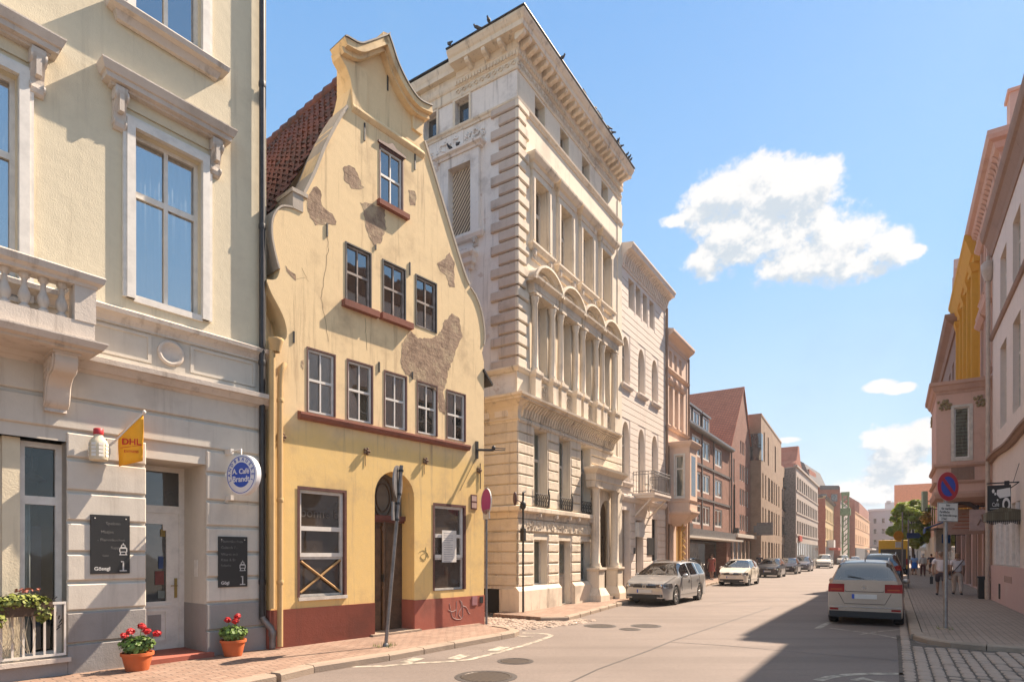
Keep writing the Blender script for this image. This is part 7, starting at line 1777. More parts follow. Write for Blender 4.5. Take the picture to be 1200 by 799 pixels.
estate=dict(L=4.53,W=1.64,H=1.48,top=[(0,.62),(.04,.70),(.12,.76),(.35,.85),(.8,.95),(1.12,1.0),(1.55,1.23),(2.0,1.43),(2.6,1.485),(3.3,1.48),(4.0,1.43),(4.2,1.38),(4.42,1.08),(4.48,.95),(4.53,.75)],belt=[(0,.58),(.2,.74),(1.12,.94),(2,.96),(4.3,1.02),(4.53,.9)],
  plan=planH+[(3.9,.985),(4.3,.93),(4.45,.88),(4.53,.82)],axles=(.88,3.46),cab=(1.12,1.98,4.1,4.42),side=(1.42,4.22),pillars=[(2.42,.045),(3.42,.04)],doors=[1.4,2.42,3.4],
  front=dict(lamp=(.60,.74),lamp_d=.5,lamp_y=.40,grille=(.60,.68)),rear=dict(lamp=(.8,.97),lamp_d=.2,lamp_y=.5,plate=.66,badge_z=.86),rails='dark',badge=True,R=.315)
hatch=dict(estate,L=4.0,W=1.62,H=1.47,top=[(0,.60),(.04,.69),(.12,.76),(.35,.86),(.75,.95),(1.0,1.0),(1.4,1.24),(1.8,1.42),(2.3,1.475),(2.9,1.46),(3.4,1.40),(3.6,1.33),(3.86,1.02),(3.95,.9),(4.0,.72)],belt=[(0,.56),(.2,.74),(1.0,.94),(2,.97),(3.7,1.02),(4.0,.85)],plan=planH+[(3.4,.98),(3.8,.93),(3.93,.88),(4.0,.82)],axles=(.8,3.26),cab=(1.0,1.78,3.5,3.86),side=(1.3,3.5),pillars=[(2.3,.045),(3.1,.05)],doors=[1.28,2.3,3.15],rails=None,R=.30)
minivan=dict(estate,L=4.2,W=1.63,H=1.58,top=[(0,.66),(.04,.74),(.12,.80),(.35,.90),(.75,1.0),(1.0,1.06),(1.5,1.34),(1.95,1.53),(2.5,1.585),(3.2,1.575),(3.85,1.53),(3.98,1.49),(4.2,1.10),(4.28,1.0),(4.34,.70)],belt=[(0,.62),(.2,.78),(1.0,.98),(2,1.0),(4.0,1.06),(4.34,.9)],
  plan=planH+[(3.7,.99),(4.05,.965),(4.2,.945),(4.29,.925),(4.34,.90)],axles=(.86,3.5),cab=(1.0,1.92,3.93,4.2),side=(1.3,3.95),pillars=[(2.35,.045),(3.3,.045)],doors=[1.28,2.35,3.3],rear=dict(lamp=(.80,1.0),lamp_d=.30,lamp_y=.42,plate=.70,badge_z=.92,chrome=True),rails='chrome',badge=True,mirror_paint=True,R=.32)
suv=dict(minivan,L=4.6,W=1.80,H=1.78,top=[(0,.8),(.04,.9),(.12,.98),(.35,1.06),(.8,1.12),(1.1,1.16),(1.5,1.45),(1.9,1.70),(2.5,1.785),(3.4,1.78),(4.1,1.73),(4.25,1.68),(4.46,1.2),(4.53,1.1),(4.6,.8)],belt=[(0,.75),(.2,.9),(1.1,1.08),(4.3,1.16),(4.6,1.0)],plan=planH+[(4.1,.98),(4.4,.95),(4.6,.90)],axles=(.9,3.65),cab=(1.1,1.88,4.18,4.46),side=(1.4,4.2),pillars=[(2.4,.045),(3.4,.045)],doors=[1.38,2.4,3.4],rear=dict(lamp=(.95,1.2),lamp_d=.2,lamp_y=.6,plate=.8,badge_z=1.0),R=.36,badge=False)
van=dict(minivan,L=4.4,W=1.78,H=1.82,top=[(0,.72),(.04,.82),(.12,.9),(.35,1.02),(.7,1.12),(.85,1.18),(1.2,1.5),(1.55,1.74),(2.1,1.815),(3.2,1.82),(4.1,1.80),(4.3,1.74),(4.36,1.2),(4.38,1.1),(4.4,.8)],belt=[(0,.68),(.2,.84),(.85,1.08),(4.2,1.1),(4.4,1.0)],plan=planH+[(4.1,.98),(4.3,.96),(4.4,.92)],axles=(.85,3.6),cab=(.85,1.52,4.26,4.36),side=(1.05,4.1),pillars=[(2.0,.05),(3.1,.06)],doors=[1.05,2.0,3.1],rails=None,badge=False,R=.32)
HD=SRZ+math.pi      # heading of the cars that face the camera
def cpos(t,o): v=street(t,o); return (v.x,v.y,0)
def at_px(px,o):      # street position t of lane offset o seen at px
    f=FB.off(o); return f.s(px)
silver=paint('silver_metallic',(.41,.40,.39),.45); white=paint('cream_white_paint',(.74,.68,.58),0); navy=paint('dark_blue_black',(.022,.022,.03),.3); plum=paint('dark_plum',(.035,.022,.028),.3); grey=paint('blue_grey_metallic',(.13,.13,.16),.5); beige=plain('champagne_metallic',(.43,.35,.29),.3,.5,.5,.4,var=.04); blackp=paint('black_car_paint',(.014,.014,.016),.2)
t0=at_px(759,2.0)
car('parked_car','silver estate car parked facing the camera before the arched window house','car',silver,estate,cpos(t0+2.16,2.0),HD-R_(2))
t0=at_px(857,1.5); car('parked_car','cream white hatchback parked facing the camera behind the silver estate','car',white,hatch,cpos(t0+2.0,1.5),HD)
t0=at_px(899,.98); car('parked_car','black hatchback with bright number plate, first of the dark parked cars','car',navy,dict(hatch,L=4.0),cpos(t0+2.0,.98),HD)
t0=at_px(921,.95); car('parked_car','dark plum hatchback parked between the black hatchback and the blue grey people carrier','car',plum,dict(hatch),cpos(t0+2.0,.95),HD)
t0=at_px(938,.9); car('parked_car','blue grey people carrier parked last of the row of dark cars','car',grey,dict(minivan,badge=False),cpos(t0+2.1,.9),HD)
t0=at_px(964.5,1.35); car('parked_van','small white van with grey bumper parked alone along the left kerb','van',white,van,cpos(t0+2,1.35),HD)
t0=at_px(987,1.3); car('parked_car','white off-road car parked far off by the green mast','car',white,suv,cpos(t0+2,1.3),HD)
car('moving_car','white car far down the street driving towards the camera in the lane','car',white,estate,cpos(at_px(1002,3.6),3.6),HD,None)
rp=Vector((8.46,14.35)); t_=(rp.x-FB.X0)*FB.d[0]+(rp.y-FB.Y0)*FB.d[1]; o_=(rp.x-FB.X0)*FB.n[0]+(rp.y-FB.Y0)*FB.n[1]
car('parked_car','champagne minivan with red tail lamps parked at the right kerb nearest the camera','car',beige,minivan,cpos(t_+2.17,o_),SRZ)
car('parked_car','black off-road car parked in front of the champagne minivan','car',blackp,suv,cpos(22,8.5),SRZ)
# yellow delivery van beyond
yv=thing('delivery_van','yellow box bodied delivery van parked beyond the black off-road car','van',cpos(47.5,8.95),SRZ,'cars parked along the street')
ypaint=plain('van_yellow',(.70,.40,.015),.4,var=.05)
MB().box(-2.6,1.2,-1.05,1.05,.55,2.95).build('box_body',ypaint,yv,bevel=.06)
m=MB(); m.prism([(1.22,.35),(3.0,.35),(3.05,.8),(2.85,1.15),(2.3,1.3),(1.75,2.2),(1.22,2.3)],-.95,.95); m.build('cab',ypaint,yv,bevel=.04)
m=MB(); m.box(-2.62,-2.6,-.9,.9,.65,2.2); m.build('rear_doors',plain('van_door_dark',(.06,.055,.05),.5),yv)
m=MB(); m.box(-2.65,3.0,-.9,.9,.3,.55); m.build('chassis',M['cardark'],yv)
for x_ in (-1.6,2.2):
    for s in (-1,1): w=MB().lathe([(.0,-.11),(.34,-.11),(.36,-.06),(.36,.06),(.34,.11),(0,.11)],n=20).build('wheel',M['tyre'],yv); w.location=(x_,s*.9,.36); w.rotation_euler=(R_(90),0,0)
for s in (-1,1):
    MB().box(-2.63,-2.6,s*.95-.06,s*.95+.06,.9,1.4).build('tail_lamp',M['lampred'],yv); m=MB(); m.box(1.95,2.1,s*1.0,s*1.3,1.3,1.65); m.build('mirror',M['cardark'],yv)
m=MB(); m.box(1.3,1.8,-.97,.97,1.35,2.05); m.build('cab_window',M['glass'],yv)
# ================= street furniture, tree, people =================
# leaning sign pole seen edge on, before the yellow house
base=gp(452,757,.1); tpole=thing('road_sign','leaning grey pole with two road signs seen edge on before the yellow house','road sign',(*base,.1),0)
Yp=base[1]; topx=(470.5-600)/700*Yp; topz=1.7+(650-545)/700*Yp
dx=topx-base[0]; h=topz-.1
# express the lean in the pole's own turned axes
lx,ly=dx,0
m=MB(); m.tube([(0,0,0),(lx,ly,h)],.032,10); m.lathe([(.06,0),(.05,.04),(.033,.06)],n=10); m.build('pole',M['zinc'],tpole)
def onp(t): return Vector((lx*t,ly*t,h*t))
for t,hh,ww in ((.905,.62,.30),(.70,.0,.0)):
    if hh:
        m=MB(); d=MB().lathe([(0,-.012),(.3,-.012),(.3,.012),(0,.012)],n=28,smooth=False).build('sign_disc',M['zinc'],tpole); d.location=onp(t)+Vector((-.045,.02,0)); d.rotation_euler=(0,R_(90),R_(-4))
q=onp(.745); d=MB().box(-.012,.012,-.21,.21,-.16,.16).build('sign_plate',M['zinc'],tpole); d.location=q+Vector((-.04,.02,0)); d.rotation_euler=(0,0,R_(-4))
m=MB(); 
for t in (.97,.84,.79,.70): a=onp(t); m.lathe([(.045,-.02),(.045,.02)],a.x,a.y,a.z,10)
m.build('clamp',M['iron'],tpole)
# no stopping sign on its pole at the corner of the yellow house
b=gp(570,731,.1); p2=thing('road_sign','magenta no stopping sign on a slim pole at the corner of the yellow house','road sign',(*b,.1),0)
Yp=b[1]; z2=lambda py:1.7+(650-py)/700*Yp-.1
m=MB(); m.tube([(0,0,0),(0,0,z2(571))],.028,10); m.build('pole',M['zinc'],p2)
mag=plain('sign_magenta',(.42,.03,.22),.5,var=.06)
rot=Matrix.Rotation(R_(-72),3,'Z')
d=MB().lathe([(0,-.01),(.29,-.01),(.3,0),(.29,.01),(0,.01)],n=32,smooth=False).build('sign_disc',mag,p2); d.location=(0,-.045,z2(588)); d.rotation_euler=(R_(90),0,R_(-66))
d=MB().lathe([(.30,-.013),(.315,-.013),(.315,.013),(.30,.013)],n=32,smooth=False).build('rim',M['white'],p2); d.location=(0,-.045,z2(588)); d.rotation_euler=(R_(90),0,R_(-66))
d=MB().box(-.2,.2,-.01,.01,-.11,.11).build('sign_plate',M['white'],p2); d.location=(0,-.045,z2(601)-.03); d.rotation_euler=(0,0,R_(-66))
# slender lamp post at the palace corner
b=gp(613,717,.1); p3=thing('lamp_post','slender dark post with small twin fittings before the palace corner','lamp post',(*b,.1),SRZ)
Yp=b[1]; zt=1.7+(650-577)/700*Yp-.1
m=MB(); m.tube([(0,0,0),(0,0,zt)],.03,8); m.build('pole',M['iron'],p3)
m=MB(); m.ell((0,0,zt-.35),(.09,.09,.13),8,6); m.box(-.06,.06,-.06,.06,zt-1.35,zt-1.0); m.tube([(0,0,zt),(.1,0,zt+.05)],.03,6); m.build('fitting',M['iron'],p3)
m=MB(); m.ell((-.42,.0,zt-.2),(.06,.06,.2),8,6); m.tube([(-.42,0,zt-.2),(0,0,zt-.3)],.015,5); m.build('lantern',plain('lantern_brown',(.08,.035,.03),.5),p3)
# no parking sign on the right
X,Y=gp(1108,737,.1); p4=thing('road_sign','blue and red no parking sign above a white text plate at the right kerb','road sign',(X,Y,.1),0)
zz_=lambda py:1.7+(650-py)/700*Y-.1
MB().tube([(0,0,0),(0,0,zz_(556))],.04,12).build('pole',M['steel'],p4)
ang=R_(17.8); nx=Vector((math.sin(ang),-math.cos(ang),0))
def sdisc(r0,r1,mat,name,off,par,z):
    o=MB().lathe([(r0,-.004),(r1,-.004),(r1,.004),(r0,.004)] if r0>0 else [(0,-.004),(r1,-.004),(r1,.004),(0,.004)],n=40,smooth=False).build(name,mat,par); o.location=nx*off+Vector((0,0,z)); o.rotation_euler=(R_(90),0,ang); return o
blue_=plain('road_sign_blue',(.015,.06,.36),.4,var=.05); red_=plain('road_sign_red',(.42,.015,.03),.4,var=.05)
zc=zz_(570)
sdisc(0,.315,plain('road_sign_rim',(.6,.3,.28),.4,var=.05),'sign_disc',.052,p4,zc); sdisc(.215,.305,red_,'red_ring',.058,p4,zc); sdisc(0,.215,blue_,'blue_field',.0575,p4,zc)
o=MB().box(-.225,.225,-.004,.004,-.042,.042).build('red_bar',red_,p4); o.location=nx*.0605+Vector((0,0,zc)); o.rotation_euler=(0,R_(45),0); o.rotation_mode='XYZ'; o.rotation_euler=(0,R_(45),ang)
zpl=zz_(600); o=MB().box(-.30,.30,-.006,.006,-.205,.205).build('text_plate',M['white'],p4,bevel=.003); o.location=nx*.05+Vector((0,0,zpl)); o.rotation_euler=(0,0,ang)
rx=Vector((math.cos(ang),math.sin(ang),0)); bk=plain('sign_text_black',(.03,.03,.03),.6,var=0)
for i,(tx,al,xx) in enumerate((('hier',0,0),('für markierte',0,.0),('Parkfläche',-1,-.25),('für Elektrofahrzeuge',-1,-.25),('2 Std.',-1,-.20))):
    text(tx,.072 if len(tx)<16 else .062,bk,p4,nx*.058+rx*xx+Vector((0,0,zpl+.148-i*.073)),(R_(90),0,ang),'lettering',.001,'CENTER' if al==0 else 'LEFT',.0008)
fr_=MB().wall(rect(-.295,.295,-.2,.2),[rect(-.285,.285,-.19,.19)],-.0065,.0).build('plate_border',bk,p4); fr_.location=nx*.0505+Vector((0,0,zpl)); fr_.rotation_euler=(0,0,ang)
MB().lathe([(.11,0),(.1,.02),(.05,.03)],n=12).build('foot_collar',M['kerb'],p4)
# weeds / grass tufts round pole feet
def tuft(x,y,z,lab,seed,n=70,r=.22):
    rnd=random.Random(seed); m=MB()
    for k in range(n):
        a=rnd.uniform(0,6.28); d=r*rnd.random(); bx,by=x+d*math.cos(a),y+d*math.sin(a); l=rnd.uniform(.03,.09); w=.006; t=rnd.uniform(-.04,.04); u=rnd.uniform(-.04,.04); b=rnd.uniform(0,3.14)
        m.add([(bx-w*math.cos(b),by-w*math.sin(b),z),(bx+w*math.cos(b),by+w*math.sin(b),z),(bx+t,by+u,z+l)],[(0,1,2)])
    o=m.build('grass_tuft',leafm[1]); tag(o,lab,'weeds'); return o
tuft(base[0],base[1],.1,'small tuft of weeds at the foot of the leaning pole',1)
tuft(X,Y,.1,'small tuft of weeds at the foot of the no parking pole',2,40,.15)
# second pole with blue arrow plate and the pole with a round orange disc
def pxp(px,Yq): return (px-600)/700*Yq
Yq=1120/37; pe=thing('road_sign','thin grey pole with a small blue direction plate beside the black off-road car','road sign',(pxp(1064.5,Yq),Yq,.1),0)
MB().tube([(0,0,0),(0,0,3.4)],.035,8).build('pole',M['steel'],pe); m=MB(); m.prism([(-.1,2.45),(.5,2.45),(.62,2.58),(.5,2.72),(-.1,2.72)],-.05,-.03); m.build('arrow_plate',plain('arrow_blue',(.05,.09,.2),.5),pe)
Yq=36; pe=thing('road_sign','tall thin pole with a round orange disc beside the yellow delivery van','road sign',(pxp(1057.5,Yq),Yq,.1),0)
MB().tube([(0,0,0),(0,0,4.2)],.04,8).build('pole',M['steel'],pe); o=MB().lathe([(0,-.02),(.3,-.02),(.3,.02),(0,.02)],n=28,smooth=False).build('sign_disc',plain('disc_orange',(.62,.28,.03),.5),pe); o.location=(-.27,-.06,2.75); o.rotation_euler=(R_(90),0,0)
MB().box(-.45,-.12,-.08,-.04,2.05,2.4).build('sign_plate',M['white'],pe)
# gold hanging emblem and pale vertical sign on the right houses
Yq=44; gx=pxp(1085,Yq)
ge=thing('gold_emblem','round gilded leafy emblem hanging before the shops on the right','shop emblem',(gx,Yq,4.0),0)
goldm=plain('gilding',(.75,.47,.12),.35,.6,var=.3)
m=MB(); rnd=random.Random(12); leaves(m,(0,0,.45),(.46,.25,.46),170,.1,rnd); m.build('gold_leaves',goldm,ge); m=MB(); m.ell((0,0,.45),(.3,.15,.3),10,8); m.build('core',goldm,ge); MB().tube([(0,0,.9),(0,0,1.15),(1.6,1.0,1.15)],.03,6).build('bracket',M['iron'],ge)
vs_=thing('vertical_sign','narrow pale green upright sign above the gilded emblem','sign',(pxp(1083.5,46),46,5.1),0)
MB().box(-.18,.18,-.1,.1,0,1.5).build('panel',plain('pale_green_sign',(.55,.62,.42),.5),vs_); MB().box(.18,2.2,-.03,.03,.7,.76).build('arm',M['iron'],vs_)
bs=thing('shop_sign','blue square on a white projecting box before the right hand shops','sign',(pxp(1104.5,33),33,1.9),0)
MB().box(-.42,.42,-.08,.08,0,1.3).build('box',M['white'],bs); MB().box(-.1,.36,-.1,-.08,.45,.95).build('blue_square',plain('shop_blue',(.02,.11,.4),.5),bs); MB().box(.4,1.6,.0,.05,.9,.95).build('arm',M['iron'],bs)
ab=thing('awning','small blue awning over a shop among the right hand houses','awning',tuple(FRt.off(0,-19).w(0,.3,2.8)),FRt.rz)
m=MB(); m.prism([(0,.9),(-1.3,.35),(-1.3,.1),(-1.27,.1),(-1.27,.32),(0,.85)],-1.2,1.2,'x'); m.build('awning_cloth',plain('awning_blue',(.05,.12,.32),.7),ab); m=MB(); m.tube([(-1.1,0,.3),(-1.1,-1.25,.3)],.02,5); m.tube([(1.1,0,.3),(1.1,-1.25,.3)],.02,5); m.build('awning_arm',M['iron'],ab)
cb=thing('litter_bin','black waste bin against the wall below the drainpipe of the beige house','bin',tuple(R1.w(-.35,.22,.1)),R1.rz)
m=MB(); m.prism([(-.17,-.16),(.17,-.16),(.17,.16),(-.17,.16)],0,.75,'z'); m.build('bin_body',M['black'],cb,bevel=.02); MB().box(-.19,.19,-.18,.18,.75,.82).build('lid',M['cardark'],cb,bevel=.015)
# ---- tree ----
def tree(pos,lab,H,crown,rad,seed,n=2600,leaf=.2):
    rnd=random.Random(seed); t=thing('street_tree',lab,'tree',pos,0)
    bark=M.get('bark') or M.setdefault('bark',plain('bark',(.09,.065,.045),.9,var=.3,bump=.02,bs=20))
    m=MB(); m.tube([(0,0,0),(.03,.02,H*.2),(-.02,0,H*.45),(.05,.05,H*.8)],[.16,.13,.11,.04],9)
    ends=[]
    for k in range(11):
        a=rnd.uniform(0,6.28); z0=H*rnd.uniform(.3,.62); r=rad*rnd.uniform(.5,.9); e=Vector((r*math.cos(a),r*math.sin(a),z0+rnd.uniform(.3,H*.35))); ends.append(e)
        mid=Vector((e.x*.45,e.y*.45,z0+(e.z-z0)*.6)); m.tube([(0,0,z0),mid,e],[.06,.045,.015],6)
    m.build('trunk',bark,t)
    gl=M.get('treeleaf') 
    if not gl:
        q=NT('tree_leaves'); nn=q.noise(.9,4,.6); q.l(q.mix(q.ramp(nn,.3,.7),(.13,.22,.02),(.30,.33,.04)),q.b.inputs['Base Color']); q.b.inputs['Roughness'].default_value=.6; tl_=q.n('ShaderNodeBsdfTranslucent'); tl_.inputs[0].default_value=(.34,.42,.03,1); ms_=q.n('ShaderNodeMixShader'); ms_.inputs[0].default_value=.42; q.l(q.b.outputs[0],ms_.inputs[1]); q.l(tl_.outputs[0],ms_.inputs[2]); q.l(ms_.outputs[0],q.t.nodes['Material Output'].inputs[0]); M['treeleaf']=gl=q.m
    cl=MB(); cs=[]
    for k in range(85):
        a=rnd.uniform(0,6.28); zc=rnd.uniform(-1,1); rr=rad*math.sqrt(max(0.05,1-zc*zc))*rnd.uniform(.3,.9); cs.append((Vector((rr*math.cos(a),rr*math.sin(a),crown+zc*rad*.92)),rnd.uniform(.34,.6)))
    for c,r in cs: leaves(cl,c,(r,r,r*.75),n//85,leaf,rnd)
    cl.build('crown',gl,t); return t
Yt=60; tree((pxp(1070,Yt),Yt,.1),'round green street tree on the right pavement beyond the yellow van',6.8,4.75,2.35,5,17000,.12)
# parasol covers (white) beyond: market stall roofs under the tree
ms=thing('market_parasol','off white parasol standing under the street tree','parasol',(pxp(1075,66),66,.1),0)
m=MB(); m.lathe([(2.0,2.1),(1.9,2.45),(0,3.1)],n=8,smooth=False); m.build('canopy',M['white'],ms); MB().tube([(0,0,0),(0,0,3.0)],.04,6).build('pole',M['zinc'],ms)
# ---- people: one continuous skinned body, clothes and hair as children ----
skinm=plain('skin',(.42,.24,.165),.6,var=.05)
def skin(name,J,E,parent,mat,sub=2):
    me=bpy.data.meshes.new(name); me.from_pydata([j[0] for j in J],E,[]); o=bpy.data.objects.new(name,me); COL.objects.link(o); o.parent=parent; me.materials.append(mat)
    md=o.modifiers.new('skin','SKIN'); md.use_smooth_shade=True
    for i,j in enumerate(J):
        r=j[1]; me.skin_vertices[0].data[i].radius=(r,r) if isinstance(r,(int,float)) else r
        me.skin_vertices[0].data[i].use_root=(i==0)
    s=o.modifiers.new('sub','SUBSURF'); s.levels=sub; s.render_levels=sub
    return o
def person(pos,rz,lab,h=1.7,female=False,top=(.7,.66,.66),bottom=(.2,.17,.17),shorts=False,dress=None,hair=(.30,.25,.2),shoes=(.03,.03,.03),bag=None,stride=.22,hat=None,arm=.0,longhair=False,group='people walking on the pavements'):
    """figure walking towards +y; k scales everything to the height"""
    k=h/1.75; sh=.185 if female else .215; hip=.105 if female else .10
    t=thing('person',lab,'person',pos,rz,group); V=lambda x,y,z:(x*k,y*k,z*k)
    s=stride
    pel=0; J=[(V(0,0,.96),(.15*k,.115*k)),(V(0,.005,1.12),(.135*k,.10*k)),(V(0,0,1.30),(.165*k,.105*k)),(V(0,-.01,1.43),(.12*k,.085*k)),(V(0,.005,1.50),.055*k),(V(0,.02,1.56),.052*k),(V(0,.02,1.635),(.075*k,.088*k)),(V(0,.015,1.70),(.062*k,.075*k))]
    E=[(0,1),(1,2),(2,3),(3,4),(4,5),(5,6),(6,7)]
    def chain(start,pts):
        a=start
        for p,r in pts: J.append((V(*p),r*k if isinstance(r,(int,float)) else tuple(x*k for x in r))); E.append((a,len(J)-1)); a=len(J)-1
        return a
    legs=[]
    for sd,f in ((-1,1),(1,-1)):
        y=s*f
        chain(0,[((sd*hip,0,.88),.092),((sd*hip,y*.45+.03,.50),.06),((sd*hip,y*.55,.36),.058),((sd*hip,y-.03,.09),.036),((sd*(hip+.01),y+.01,.045),(.042,.035)),((sd*(hip+.025),y+.14,.03),(.038,.025))])
    for sd,f in ((-1,-1),(1,1)):
        y=.16*f*(s/.22)
        e=chain(3,[((sd*sh,-.01,1.405),.06),((sd*(sh+.045),y*.3-.03,1.13),.043),((sd*(sh+.05),y*.75+.02,.92),.034),((sd*(sh+.045),y+.04,.85),(.022,.036))])
        w=e
        for q,(fx_,l) in enumerate(((-.02,.075),(-.007,.085),(.007,.08),(.02,.065))):
            chain(w,[((sd*(sh+.045)+sd*.0,y+.045+fx_,.80),.011),((sd*(sh+.035),y+.055+fx_,.80-l*.55),.009)])
        chain(w,[((sd*(sh+.02),y+.085,.82),.012),((sd*(sh+.012),y+.10,.785),.009)])
    body=skin('body',J,E,t,skinm)
    # face and ears
    m=MB(); m.ell((0,.105*k,1.615*k),(.014*k,.02*k,.024*k),8,6)
    for sd in (-1,1): m.ell((sd*.076*k,.015*k,1.62*k),(.012*k,.025*k,.034*k),8,6)
    m.build('nose_and_ears',skinm,t)
    m=MB()
    for sd in (-1,1): m.ell((sd*.03*k,.098*k,1.645*k),(.011*k,.008*k,.007*k),8,6)
    m.box(-.022*k,.022*k,.098*k,.104*k,1.572*k,1.58*k); m.build('eyes_and_mouth',plain('eye_dark',(.05,.03,.03),.5,var=0) if 'eye' not in M else M['eye'],t)
    hm=plain('hair',hair,.7,var=.2)
    m=MB(); m.ell((0,-.012*k,1.675*k),(.088*k,.105*k,.095*k),14,10)
    if female: m.ell((0,-.03*k,1.62*k),(.09*k,.085*k,.085*k),14,10)
    else: m.ell((0,-.035*k,1.62*k),(.078*k,.07*k,.06*k),12,8)
    if longhair: m.ell((0,-.07*k,1.52*k),(.085*k,.05*k,.14*k),12,8)
    m.build('hair',hm,t)
    if hat: m=MB(); m.ell((0,.0,1.71*k),(.095*k,.11*k,.07*k),12,8); m.lathe([(.09*k,0),(.16*k,-.01),(.16*k,.0)],0,.01,1.69*k,16); m.build('hat',plain('hat_cloth',hat,.8),t)
    # top
    tm=plain('top_cloth',top,.85,var=.08,bump=.004,bs=14)
    lo=.90 if not dress else .96
    JT=[(V(0,0,lo),(.178*k,.14*k)),(V(0,.0,1.08),(.168*k,.128*k)),(V(0,0,1.27),(.185*k,.128*k)),(V(0,-.008,1.42),(.145*k,.10*k)),(V(0,0,1.475),(.075*k,.07*k))]; ET=[(0,1),(1,2),(2,3),(3,4)]
    for sd,f in ((-1,-1),(1,1)):
        y=.16*f*(s/.22); JT+= [(V(sd*sh,-.01,1.40),.078*k),(V(sd*(sh+.035),y*.18-.02,1.22),.072*k)]; n_=len(JT); ET+=[(3,n_-2),(n_-2,n_-1)]
        if arm: JT.append((V(sd*(sh+.05),y*.6,.98),.052*k)); ET.append((n_-1,n_))
    skin('shirt',JT,ET,t,tm)
    bm_=plain('bottom_cloth',bottom if not dress else dress,.85,var=.08,bump=.004,bs=14)
    if dress:
        m=MB(); m.lathe([(.0,1.12*k),(.15*k,1.12*k),(.19*k,.95*k),(.24*k,.6*k),(.25*k,.55*k),(.22*k,.56*k)],n=20,sy=.75); m.build('skirt',bm_,t)
    else:
        JB=[(V(0,0,.99),(.160*k,.128*k)),(V(0,0,.92),(.165*k,.13*k))]; EB=[(0,1)]
        for sd,f in ((-1,1),(1,-1)):
            y=s*f; JB.append((V(sd*hip,0,.84),.112*k)); a=len(JB)-1; EB.append((1,a)); JB.append((V(sd*hip,y*.42+.03,.52),.09*k)); EB.append((a,a+1))
            if not shorts: JB.append((V(sd*hip,y*.6,.33),.076*k)); JB.append((V(sd*hip,y-.03,.09),.066*k)); EB+=[(a+1,a+2),(a+2,a+3)]
        skin('trousers',JB,EB,t,bm_)
    sm_=plain('shoe',shoes,.6,var=.05)
    for sd,f in ((-1,1),(1,-1)):
        y=s*f; m=MB(); m.ell((sd*(hip+.015)*k,(y+.055)*k,.042*k),(.05*k,.135*k,.045*k),12,8); m.box(sd*(hip+.015)*k-.04*k,sd*(hip+.015)*k+.04*k,(y-.06)*k,(y+.16)*k,0,.025*k); m.build('shoe',sm_,t)
    if bag=='cross':
        m=MB(); pts=[]
        for i in range(25):
            a=2*math.pi*i/24; x=.215*math.cos(a); pts.append(V(x,.155*math.sin(a),1.18+.30*math.cos(a)))
        m.tube(pts,.014*k,6); st_=plain('strap_black',(.02,.02,.022),.7,var=0); m.build('bag_strap',st_,t); m=MB(); m.box(-.33*k,-.24*k,-.12*k,.14*k,.80*k,1.0*k); m.build('bag',st_,t,bevel=.02)
    if bag=='hand':
        m=MB(); m.box(-.36*k,-.26*k,-.2*k,.08*k,.45*k,.74*k); m.tube([V(-.31,-.12,.74),V(-.29,-.08,.82),V(-.31,.02,.74)],.012,5); m.build('bag',plain('bag_dark',(.03,.028,.03),.7),t,bevel=.015)
    return t
H0_=SRZ-R_(90)
def pp(px,py): return (*gp(px,py,.1),.1)
person(pp(1102.5,697),H0_,'man in white shirt and dark shorts walking away behind the no parking pole',1.74,top=(.85,.76,.76),bottom=(.10,.075,.085),shorts=True,hair=(.28,.20,.15),bag='hand')
person(pp(1122,696),H0_+.05,'woman in white top and beige trousers with a black strap across her back','1' and 1.68,True,top=(.86,.78,.78),bottom=(.62,.50,.42),hair=(.34,.2,.11),bag='cross',stride=.17)
person(pp(1071.5,673),H0_,'woman with bright blue skirt walking away under the street tree',1.66,True,top=(.25,.4,.65),dress=(.02,.13,.48),hair=(.05,.03,.02),stride=.1,longhair=True)
person(pp(1081.5,674.5),H0_,'person in pale jacket and white hat with dark red trousers under the street tree',1.7,True,top=(.62,.58,.52),bottom=(.12,.045,.04),hair=(.6,.58,.55),hat=(.7,.68,.64),arm=1,stride=.08)
person(pp(1091.5,672),H0_,'person in navy top right of the pale jacket walker under the tree',1.7,top=(.035,.045,.09),bottom=(.1,.1,.14),shorts=True,hair=(.1,.06,.04))
person(pp(1099,671),H0_,'person in grey top beyond the man in shorts',1.7,top=(.25,.24,.24),bottom=(.12,.1,.1),hair=(.15,.1,.07))
person(pp(1061,669.5),H0_,'person in dark clothes standing between the sign poles on the far right pavement',1.72,top=(.03,.03,.05),bottom=(.04,.04,.05),hair=(.1,.06,.04))
person((*gp(834,676,.1)[:0],*tuple(street(at_px(834,-.95),-.95,.1))),SRZ+R_(90),'person in a red dress walking past the shop under the canopy',1.66,True,top=(.45,.13,.10),dress=(.45,.12,.09),hair=(.12,.06,.03))
person(tuple(street(40.5,-.75,.1)),SRZ+R_(90),'person in dark top with pale hair on the pavement behind the black hatchback',1.72,top=(.04,.03,.035),bottom=(.06,.05,.05),hair=(.5,.46,.4))
person(tuple(street(68,-.9,.1)),SRZ+R_(90),'distant person in pale top by the grey office shopfront',1.7,top=(.6,.58,.55),bottom=(.05,.05,.06),hair=(.08,.05,.03))

